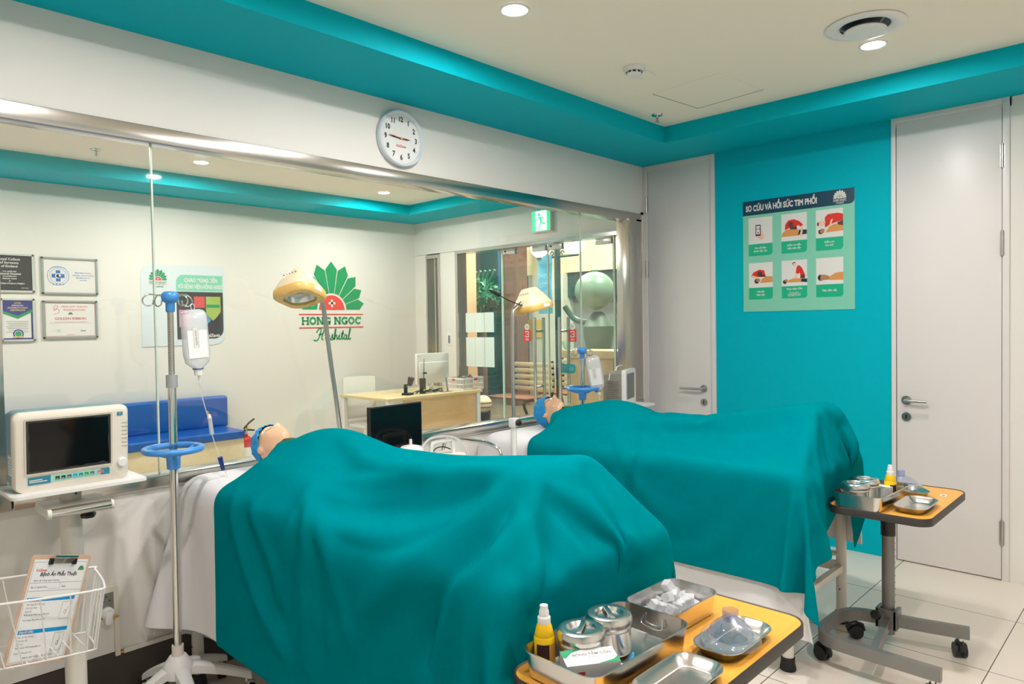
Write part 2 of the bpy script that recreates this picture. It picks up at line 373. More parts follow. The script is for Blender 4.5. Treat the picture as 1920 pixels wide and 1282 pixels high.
for n, y0, y1, hy in ((3, 1.575, 2.20, 1.70), (4, .765, 1.56, 1.37)):
    d = root('door_%d' % n, label='%s leaf of the glass entrance doors' % ('left' if n == 3 else 'right'))
    b = MB(); b.box(.644, .654, y0, y1, .02, 2.285, DGLASS); b.build('pane', d, 0)
    b = MB(); b.box(.643, .655, y0 - .003, y0, .02, 2.285, GLEDGE); b.box(.643, .655, y1, y1 + .003, .02, 2.285, GLEDGE); b.build('glass_edge', d, 0)
    b = MB(); b.box(.63, .668, y0 + .01, y0 + .19, 2.235, 2.295, STEEL, .003); b.box(.63, .668, y1 - .19, y1 - .01, 2.235, 2.295, STEEL, .003); b.cyl((.625, y1 - .05, 2.27), (.63, y1 - .05, 2.27), .01, DARK); b.build('patch_fitting', d)
    for x in (.58, .718):
        b = MB(); b.cyl((x, hy, .70), (x, hy, 1.56), .017, CHROME, seg=16)
        for z in (.85, 1.42): b.cyl((x, hy, z), (.65, hy, z), .012, PGOLD if False else CHROME, seg=12)
        b.build('pull_handle', d)
    b = MB(); yc = 1.862 if n == 3 else 1.258; F = WALLB(yc, 1.39, .6425)
    b.rect(-.05, .05, -.075, .045, 0, PRED, F); b.disc(0, .075, .033, .0006, PWHITE, F); b.rect(-.026, .026, -.03, .03, .0006, PWHITE, F); b.rect(-.018, .018, -.021, -.004, .001, PRED, F); b.rect(-.018, .018, .004, .021, .001, PRED, F); b.rect(-.026, -.01, -.008, .012, .0012, PRED, F)
    b.text('KÉO', .026, 0, -.055, .0008, PWHITE, F, bold=.0006); b.text('24', .03, 0, .075, .001, PBROWN, F); b.build('push_pull_sticker', d, 0)
# ------------------------------------------------------------------ mall beyond the entrance
b = MB(); b.box(.7, 9, -2, 9, -.1, 0, MALLF); struct(b.build('floor_mall', smooth=0), 'brown floor of the hall outside the entrance')
MW = mat('mall_wall_cream', srgb(226, 212, 172), .6); MD = mat('mall_dark_green', srgb(40, 66, 62), .5); MG = mat('mall_grey', srgb(120, 128, 126), .5); MBR = mat('mall_brown', srgb(116, 84, 70), .5); MSKY = mat('mall_blue_panel', srgb(70, 120, 180), .5); MPE = mat('mall_peach', srgb(234, 190, 150), .5)
b = MB()
b.box(5.5, 5.7, -2, 9, 0, 4.2, MG); b.box(5.3, 5.5, -2, 6.3, 2.42, 3.2, MW); b.box(5.34, 5.5, -2, 6.2, 1.98, 2.42, MD); b.box(5.2, 5.5, 5.15, 6.0, 0, 2.42, mat('mall_white', srgb(214, 214, 196), .5)); b.box(5.25, 5.5, -.5, 2.7, .0, 1.1, MW)
b.box(5.2, 5.5, 6.35, 6.75, 0, 4, MD); b.box(4.6, 4.9, 5.75, 6.05, 0, 4, MBR); b.box(5.4, 5.5, 6.75, 9, 2.2, 4, MSKY); b.box(5.35, 5.5, 7.0, 7.6, 0, 4, MD); b.box(5.2, 5.5, 2.75, 3.0, 0, 2.0, mat('mall_white', srgb(214, 214, 196), .5))
struct(b.build('wall_mall', smooth=0), 'shop fronts across the hall outside the entrance')
b = MB(); b.box(.7, 5.8, -2, 9, 4.2, 4.3, MD); b.box(.7, 5.8, 9, 9.1, 0, 4.3, MG); b.box(.7, 5.8, -2.1, -2, 0, 4.3, MG); struct(b.build('ceiling_mall', smooth=0))
# ------------------------------------------------------------------ ceiling fittings
def downlight(x, y, label, P=1.):
    t = thing('downlight', label, 'ceiling light', (x, y, HC), group='recessed ceiling downlights')
    b = MB(); b.lathe([(.052, -.0005), (.066, -.0005), (.066, -.004), (.060, -.006), (.052, -.004)], WPL, 32, cap0=False, cap1=False); b.build('trim_ring', t)
    b = MB(); b.lathe([(.051, -.0015), (.048, -.003), (.02, -.0045)], P, 32); b.build('lens', t)
    return t
EMIT = mat('downlight_lens', (1., .95, .935), .4, emit=LIGHT_E, var=0)
EMIT_D = mat('downlight_lens_dimmer', (1., .95, .935), .4, emit=LIGHT_E * .6, var=0)
EMIT_R = mat('downlight_lens_reception', (1., .965, .92), .4, emit=LIGHT_R, var=0)
for x, y, l in ((-2.583, -1.06, 'glowing round downlight in the ceiling near the wall clock side of the room'), (-1.056, -2.005, 'glowing round downlight just beside the round air vent')):
    downlight(x, y, l, EMIT if x < -2 else EMIT_D)
for x, y in ((-4.1, -1.2), (-2.52, -2.16), (-2.47, -3.27), (-4.05, -3.2)):  # out of frame; the last one is added to brighten the left side
    downlight(x, y, 'recessed round ceiling downlight above the open floor, out of view', EMIT)
for x, y, l in ((-2.393, 2.56, 'glowing downlight in the reception ceiling over the welcome poster'), (-.547, 2.67, 'glowing downlight in the reception ceiling near the inner corner'), (-4.24, 2.5, 'glowing downlight in the reception ceiling over the certificates')):
    downlight(x, y, l, EMIT_R)
t = thing('air_vent', 'round white ceiling air diffuser beside the downlight', 'air vent', (-1.325, -2.052, HC))
b = MB(); b.lathe([(.105, -.001), (.165, -.001), (.168, -.006), (.15, -.012), (.12, -.012), (.105, -.004)], WPL, 40, cap0=False, cap1=False); b.build('outer_ring', t)
b = MB(); b.lathe([(.118, -.002), (.001, -.002)], DARK, 40, cap0=False); b.build('throat', t)
b = MB(); b.lathe([(.01, -.02), (.085, -.02), (.09, -.026), (.085, -.034), (.0, -.036)], WPL, 40, cap0=False, cap1=False)
for a in (0, 2.1, 4.2): b.cyl((.08 * math.cos(a), .08 * math.sin(a), -.022), (.11 * math.cos(a), .11 * math.sin(a), -.004), .004, GREYM)
b.build('centre_disc', t)
t = thing('smoke_detector', 'round white smoke detector on the ceiling', 'smoke detector', (-1.645, -1.025, HC))
b = MB(); b.lathe([(.058, 0), (.058, -.012), (.05, -.022), (.0, -.022)], WPL, 32, cap0=False); b.build('base', t)
b = MB(); b.lathe([(.04, -.022), (.04, -.036), (.034, -.046), (.0, -.048)], WPL, 32, cap0=False)
for k in range(10):
    a = k * PI / 5; b.cbox((.0405, 0, -.029), (.002, .016, .008), DARK, M=Matrix.Rotation(a, 4, 'Z'))
b.build('sensor_head', t)
t = thing('ceiling_blank_plate', 'small blank square plate on the ceiling beside the smoke detector', 'blank plate', (-1.515, -1.0, HC), 0.15)
b = MB(); b.cbox((0, 0, -.002), (.11, .09, .004), CEIL, .001)
for sx in (-1, 1): b.cyl((sx * .04, .03 * sx, -.0045), (sx * .04, .03 * sx, -.003), .003, DARK, seg=8)
b.build('plate', t)
t = thing('ceiling_hatch', 'square access hatch flush with the ceiling by the teal corner', 'access hatch', (-1.005, -1.1, HC), -.1)
GAP = mat('hatch_gap', srgb(120, 110, 98), .8); b = MB(); b.box(-.22, .222, .218, .222, -.003, 0, GAP); b.box(.218, .222, -.22, .222, -.003, 0, GAP); b.build('frame', t)
b = MB(); b.cbox((0, 0, -.001), (.436, .436, .002), CEIL); b.build('panel', t)
def sprinkler(x, y, label):
    t = thing('sprinkler', label, 'sprinkler', (x, y, HC), group='chrome fire sprinklers')
    b = MB(); b.lathe([(.036, -.001), (.034, -.006), (.02, -.008), (.0, -.008)], CHROME, 28, cap0=False); b.build('escutcheon', t)
    b = MB(); b.cyl((0, 0, -.006), (0, 0, -.02), .008, CHROME); b.tube([(.01, 0, -.018), (.012, 0, -.034), (.003, 0, -.046)], .0022, CHROME, 6); b.tube([(-.01, 0, -.018), (-.012, 0, -.034), (-.003, 0, -.046)], .0022, CHROME, 6); b.cyl((0, 0, -.02), (0, 0, -.044), .0025, RED, seg=8); b.lathe([(.016, -.046), (.018, -.048), (.0, -.049)], CHROME, 16); b.build('spray_head', t)
sprinkler(-.829, -.649, 'chrome sprinkler head on the ceiling in the inner corner of the treatment room')
sprinkler(-3.113, 2.659, 'chrome sprinkler head on the reception ceiling seen through the glass at left')
# ------------------------------------------------------------------ wall things, treatment room
def serif_digits(b, s, size, x, y, h, m, F):
    b.text(s, size, x, y, h, m, F, bold=.0014, sx=.85)
R_ = .153
t = thing('wall_clock', 'round white wall clock with black numerals above the glass partition', 'clock', (-2.392, 0, 2.516))
F = WALLA(0, 0)
b = MB(); b.lathe([(.132, .0), (R_ - .004, .0), (R_, .01), (R_, .028), (R_ - .006, .036), (R_ - .011, .036), (R_ - .017, .024), (R_ - .021, .02)], mat('clock_rim', srgb(214, 222, 228), .3), 56, M=F, cap0=False, cap1=False); b.build('rim', t)
b = MB(); b.disc(0, 0, R_ - .02, .018, mat('clock_face', srgb(236, 235, 231), .4), F, 56)
for k in range(12):
    a = PI / 2 - (k + 1) * PI / 6; serif_digits(b, str(k + 1), .038, .102 * math.cos(a), .102 * math.sin(a), .0186, INK, F)
for k in range(60):
    a = k * PI / 30; l = .008 if k % 5 == 0 else .004
    c, s_ = math.cos(a), math.sin(a); b.ribbon([((.124 - l) * c, (.124 - l) * s_), (.124 * c, .124 * s_)], .0016 if k % 5 == 0 else .0008, .0186, INK, F)
b.text('KidZania', .018, .0, -.042, .0186, LOGOR, F, bold=.0005); b.build('dial', t, 0)
def hand(name, ang, l0, l1, w, z, m):
    a = math.radians(ang); b = MB(); c, s_ = math.cos(a), math.sin(a)
    G = F @ Matrix.Rotation(a, 4, 'Z'); b.prism([(-l0, -w), (l1 * .6, -w), (l1, -w * .2), (l1, w * .2), (l1 * .6, w), (-l0, w)], z, z + .0012, m, G); return b.build(name, t, 0)
hand('minute_hand', 176, .02, .085, .0035, .0215, INK); hand('hour_hand', 0, .015, .06, .004, .0198, INK); o = hand('second_hand', 172, .04, .085, .0012, .0232, PRED); o['label'] = 'thin red second hand'
b = MB(); b.lathe([(.006, .0195), (.006, .026), (.0, .027)], PGOLD, 16, M=F); b.build('centre_cap', t)

# ---- logo pieces shared by posters and wall
def slab(b, s, x, y, H, h, m, F, gap=.16):
    """heavy slab capitals H O N G C"""
    W = H * .98
    for ch in s:
        if ch == ' ': x += H * .45; continue
        st = H * .27; sf = H * .13
        if ch in 'HN':
            for sx in (x, x + W - st):
                b.rect(sx + .02 * H, sx + st - .02 * H, y, y + H, h, m, F)
                b.rect(sx - .06 * H, sx + st + .06 * H, y + H - sf, y + H, h, m, F)
                if ch == 'H' or sx == x: b.rect(sx - .06 * H, sx + st + .06 * H, y, y + sf, h, m, F)
            if ch == 'H': b.rect(x + st * .5, x + W - st * .5, y + H * .42, y + H * .6, h, m, F)
            else: b.flat([(x, y + H), (x + st * 1.1, y + H), (x + W, y), (x + W - st * 1.1, y)], h, m, F)
        else:
            a0, a1 = {'O': (0, 2 * PI), 'C': (.75, 2 * PI - .65), 'G': (.75, 2 * PI - .35)}[ch]
            b.ring(x + W / 2, y + H / 2, H * .27, H * .53, h, m, F, a0, a1, 36, .95)
            if ch in 'CG': b.rect(x + W * .84, x + W * .97, y + H * .66, y + H, h, m, F)
            if ch == 'G': b.rect(x + W * .55, x + W * 1.0, y + H * .36, y + H * .5, h, m, F); b.rect(x + W * .74, x + W * .94, y, y + H * .5, h, m, F)
        x += W + H * gap
    return x
SCRIPT = [[(0, .2), (.3, .05), (.75, .25), (1.1, 1.0), (1.3, 1.75), (1.1, 1.9), (.75, 1.6), (.5, 1.25)], [(1.9, 1.9), (1.7, 1.4), (1.45, .7), (1.4, .25), (1.65, .15)], [(.85, .95), (1.3, 1.0), (1.75, 1.15)],
          [(2.55, .85), (2.25, .85), (2.0, .45), (2.15, .12), (2.5, .2), (2.65, .6), (2.5, .85), (2.8, .65)], [(2.8, .2), (3.1, .55), (3.25, .95), (3.2, .55), (3.3, .25), (3.05, .1), (2.9, .2)],
          [(3.3, .25), (3.6, .55), (3.85, 1.6), (3.75, 1.7), (3.6, .9), (3.55, .12), (3.75, .7), (3.95, .82), (4.0, .5), (4.0, .15), (4.25, .35)], [(4.25, .4), (4.45, .85), (4.35, .35), (4.5, .12), (4.75, .4)], [(4.48, 1.1), (4.53, 1.15)],
          [(4.75, .45), (5.15, 1.5), (4.95, .6), (4.95, .15), (5.2, .35)], [(4.75, 1.0), (5.3, 1.06)], [(5.75, .8), (5.45, .8), (5.25, .45), (5.4, .12), (5.65, .35), (5.78, .8), (5.7, .3), (5.85, .12), (6.05, .35)],
          [(6.05, .4), (6.45, 1.6), (6.35, 1.8), (6.2, 1.2), (6.1, .35), (6.25, .1), (6.5, .35)]]
def script(b, x, y, k, w, h, m, F):
    for st in SCRIPT: b.ribbon([(x + p.x * k, y + p.y * k) for p in spline([(q[0], q[1], 0) for q in st], 5)], w, h, m, F)
def lotus(b, x, y, k, h, F, green, red, bg=None, cross=None):
    """half flower of eleven faceted petals round a half disc"""
    for i in range(9):
        a = PI * (i + .5) / 9; L = (.98 + .26 * math.sin(a) ** 2) * k; d = PI / 18 * .93
        r0 = .44 * k; pts = [(r0, -d * .95), (L * .86, -d), (L * 1.02, 0), (L * .86, d), (r0, d * .95)]
        b.flat([(x + r * math.cos(a + q), y + r * math.sin(a + q)) for r, q in pts], h, green, F)
    b.flat([(x + .38 * k * math.cos(PI * i / 24), y + .38 * k * math.sin(PI * i / 24)) for i in range(25)], h, red, F)
    if cross:
        c = .17 * k; b.rect(x - .03 * k, x + .03 * k, y + c - .1 * k, y + c + .1 * k, h + .0006, cross, F); b.rect(x - .1 * k, x + .1 * k, y + c - .03 * k, y + c + .03 * k, h + .0006, cross, F)
def full_logo(b, F, k, h, green, red, cross, lines):
    lotus(b, 0, .02 * k, k, h, F, green, red, cross=cross)
    b.rect(-1.0 * k, 1.0 * k, -.09 * k, -.06 * k, h, lines, F); b.rect(-1.0 * k, 1.0 * k, -.44 * k, -.41 * k, h, lines, F)
    slab(b, 'HONG NGOC', -.92 * k, -.345 * k, .2 * k, h, green, F, .10)
    script(b, -.58 * k, -.78 * k, .178 * k, .032 * k, h, green, F)

# ---- resuscitation poster
pw, ph = .749, .775
t = thing('first_aid_poster', 'mint green resuscitation poster with six pictures on the teal wall', 'poster', (0, -1.2015, 1.9465))
F = WALLB(0, 0)
b = MB(); b.box(-.004, -.0008, -pw / 2, pw / 2, -ph / 2, ph / 2, MINT); b.build('board', t, 0)
b = MB(); H = .0042; x0, x1, y0, y1 = -pw / 2, pw / 2, -ph / 2, ph / 2
hb = y1 - .092
b.flat([(x0, hb - .008), (x1 - .03, hb - .008)] + [(x1 - .03 + .03 * math.sin(q * PI / 16), hb - .008 + .03 - .03 * math.cos(q * PI / 16)) for q in range(1, 9)] + [(x1, y1), (x0, y1)], H, PNAVY, F)
b.text('SƠ CỨU VÀ HỒI SỨC TIM PHỔI', .054, x0 + .022, y1 - .055, H + .0005, PWHITE, F, 'LEFT', bold=.0022, sx=.66)
G = F @ Matrix.Translation((x1 - .090, y1 - .060, 0)); full_logo(b, G, .043, H + .0005, PWHITE, PWHITE, PNAVY, PWHITE)
b.build('title_band', t, 0)
caps = [['Gọi số điện', 'thoại cấp cứu'], ['Kiểm tra dấu', 'hiệu sinh tồn'], ['Kiểm tra', 'hơi thở'], ['Hô hấp', 'nhân tạo'], ['Thực hiện CPR', 'Ấn ngực ≥ 30 lần,', 'khai thông đường thở và', 'hô hấp nhân tạo ≥ 2 lần'], ['Đặt nằm sấp']]
cx = [x0 + .127, x0 + .362, x0 + .593]; cw = .172
for k in range(6):
    c, r = k % 3, k // 3
    X0 = cx[c] - cw / 2; X1 = cx[c] + cw / 2; YT = y1 - (.12 if r == 0 else .435); YM = YT - (.183 if r == 0 else .173); YB_ = YM - .083
    b = MB(); h = H
    b.rect(X0, X1, YM, YT, h, PWHITE, F)
    b.flat([(X0, YB_), (X1 - .022, YB_)] + [(X1 - .022 + .022 * math.sin(q * PI / 12), YB_ + .022 - .022 * math.cos(q * PI / 12)) for q in range(1, 7)] + [(X1, YM), (X0, YM)], h, PGREEN, F)
    ls = caps[k]
    for j, l in enumerate(ls):
        sz = .017 if len(ls) < 3 or j == 0 else .0085
        yy = YM - .04 + (len(ls) - 1) * .0105 - j * .021 if len(ls) < 3 else YM - (.02 if j == 0 else .033 + j * .011)
        b.text(l, sz, cx[c], yy, h + .0006, PWHITE, F, bold=.0004)
    q = lambda u, v: (X0 + u * cw, YM + v * (YT - YM))          # picture coordinates 0..1
    P = lambda pts, m, z=.0006: b.flat([q(*p) for p in pts], h + z, m, F)
    C = lambda u, v, rr_, m, z=.0012, sy=1.: b.disc(*q(u, v), rr_ * cw, h + z, m, F, 20, rr_ * cw * sy)
    if k == 0:
        P([(.3, .3), (.52, .3), (.52, .72), (.3, .72)], PDARK, .0012); P([(.33, .36), (.49, .36), (.49, .68), (.33, .68)], PWHITE, .0016); P([(.34, .3), (.30, .42), (.52, .5), (.56, .5), (.68, .22), (.56, .12), (.36, .24)], PSKIN, .0006); C(.41, .42, .03, PRED, .002)
        b.text('115', .02, *q(.41, .56), h + .002, INK, F, bold=.0004)
    elif k == 1:
        P([(0, .17), (.03, .3), (.2, .42), (.66, .4), (.7, .2), (.66, .17)], PORANGE); P([(.66, .19), (.7, .38), (1, .36), (1, .2)], PDARK); P([(.33, .42), (.62, .4), (.6, .55), (.35, .55)], PBROWN, .0008)
        P([(.14, .42), (.16, .62), (.28, .76), (.5, .78), (.7, .7), (.86, .55), (.78, .48), (.66, .55), (.6, .52), (.36, .5), (.25, .44)], PRED, .001); C(.38, .6, .1, PBROWN); P([(.78, .5), (.84, .54), (.84, .28), (.8, .16), (.72, .18), (.76, .3)], PSKIN, .0014)
    elif k == 2:
        P([(.38, .22), (.5, .38), (.7, .46), (1, .42), (1, .2), (.38, .18)], PORANGE); P([(.34, .36), (.34, .72), (.44, .82), (.8, .84), (1, .78), (1, .56), (.78, .52), (.55, .46)], PRED, .001); P([(.78, .5), (1, .56), (1, .38), (.82, .42)], PBROWN, .0012)
        C(.12, .5, .08, PBROWN); P([(.1, .42), (.32, .44), (.36, .56), (.28, .62), (.12, .58)], PSKIN, .0014); C(.18, .22, .09, PDARK); P([(.14, .2), (.3, .16), (.34, .3), (.2, .34)], PTAN, .0016); P([(.4, .34), (.55, .4), (.64, .64), (.56, .62), (.5, .42)], PSKIN, .0016)
    elif k == 3:
        P([(.48, .18), (.55, .34), (.75, .44), (1, .42), (1, .2)], PORANGE); P([(.1, .46), (.2, .62), (.45, .72), (.65, .68), (.72, .42), (.5, .42), (.3, .44)], PRED, .001); C(.47, .55, .11, PBROWN); C(.34, .26, .1, PDARK); P([(.28, .28), (.42, .2), (.5, .3), (.42, .38)], PTAN, .0016); P([(.1, .46), (.18, .5), (.4, .42), (.38, .34), (.2, .4)], PSKIN, .0014); P([(.5, .42), (.7, .42), (.68, .5), (.5, .5)], PBROWN, .0012)
    elif k == 4:
        P([(.24, .14), (.3, .24), (.5, .3), (.76, .28), (.78, .14)], PORANGE); P([(.76, .15), (.78, .27), (1, .26), (1, .12)], PDARK); C(.13, .17, .08, PDARK); P([(.1, .2), (.22, .14), (.26, .24), (.16, .28)], PTAN, .0014)
        P([(.56, .5), (.6, .74), (.68, .8), (.8, .7), (.92, .42), (.74, .4), (.72, .5), (.66, .46)], PRED, .001); C(.5, .86, .07, PBROWN); P([(.44, .8), (.56, .76), (.6, .88), (.48, .9)], PSKIN, .0014); P([(.58, .5), (.66, .48), (.58, .28), (.48, .28)], PSKIN, .0008); P([(.74, .4), (.92, .42), (.92, .28), (.74, .28)], PBROWN, .0008)
    else:
        P([(.48, .16), (.52, .3), (.72, .42), (1, .44), (1, .14)], PORANGE); C(.18, .26, .12, PDARK, .001); P([(.16, .16), (.4, .17), (.5, .18), (.5, .3), (.35, .36), (.18, .38)], PTAN, .0014)
    b.build('picture_panel', t, 0)

# ---- socket, plug, cable trunking
t = thing('wall_socket', 'white double wall socket below the glass partition', 'socket', (-3.897, 0, .402))
b = MB(); b.loft([rr(.092, .15, .006, 3, 0), rr(.092, .15, .006, 3, .006), rr(.086, .144, .005, 3, .009)], IVORY, M=F_A if False else WALLA(0, 0)); b.build('plate', t)
b = MB(); G = WALLA(0, 0); b.rect(-.026, .026, -.05, .05, .0094, mat('socket_grey', srgb(128, 124, 118), .4), G)
for y in (.024,):
    for sx, sy in ((0, .012), (-.012, -.006), (.012, -.006)): b.rect(sx - .004, sx + .004, y + sy - .002, y + sy + .002, .0098, INK, G)
b.build('insert', t, 0)
t = thing('power_plug', 'white plug in the lower outlet with a yellow lead', 'plug', (-3.897, -.0095, .374))
b = MB(); b.lathe([(.024, 0), (.024, .014), (.018, .022), (.0, .022)], WPL, 24, M=WALLA(0, 0), cap0=False); b.box(-.012, .014, -.03, -.008, -.042, .006, WPL, .006); b.build('body', t)
b = MB(); b.tube(spline([(.01, -.016, -.03), (.022, -.016, -.026), (.032, -.006, -.022), (.041, -.004, -.022)], 5), .003, mat('yellow_cable', srgb(238, 168, 20), .4), 8); b.build('lead', t)
t = thing('cable_trunking', 'cream plastic cable trunking beside the socket, turning along the wall bottom', 'cable trunking', (-3.861, 0, .19))
b = MB(); b.box(-.009, .009, -.014, -.0005, 0, .155, IVORY, .001); b.build('riser', t)
b = MB(); b.box(.022, 3.7, -.014, -.0005, .002, .02, IVORY, .001); b.build('run', t)
b = MB(); b.box(.009, .022, -.009, -.0005, .004, .012, mat('yellow_cable', srgb(238, 168, 20), .4)); b.build('joint_gap', t)
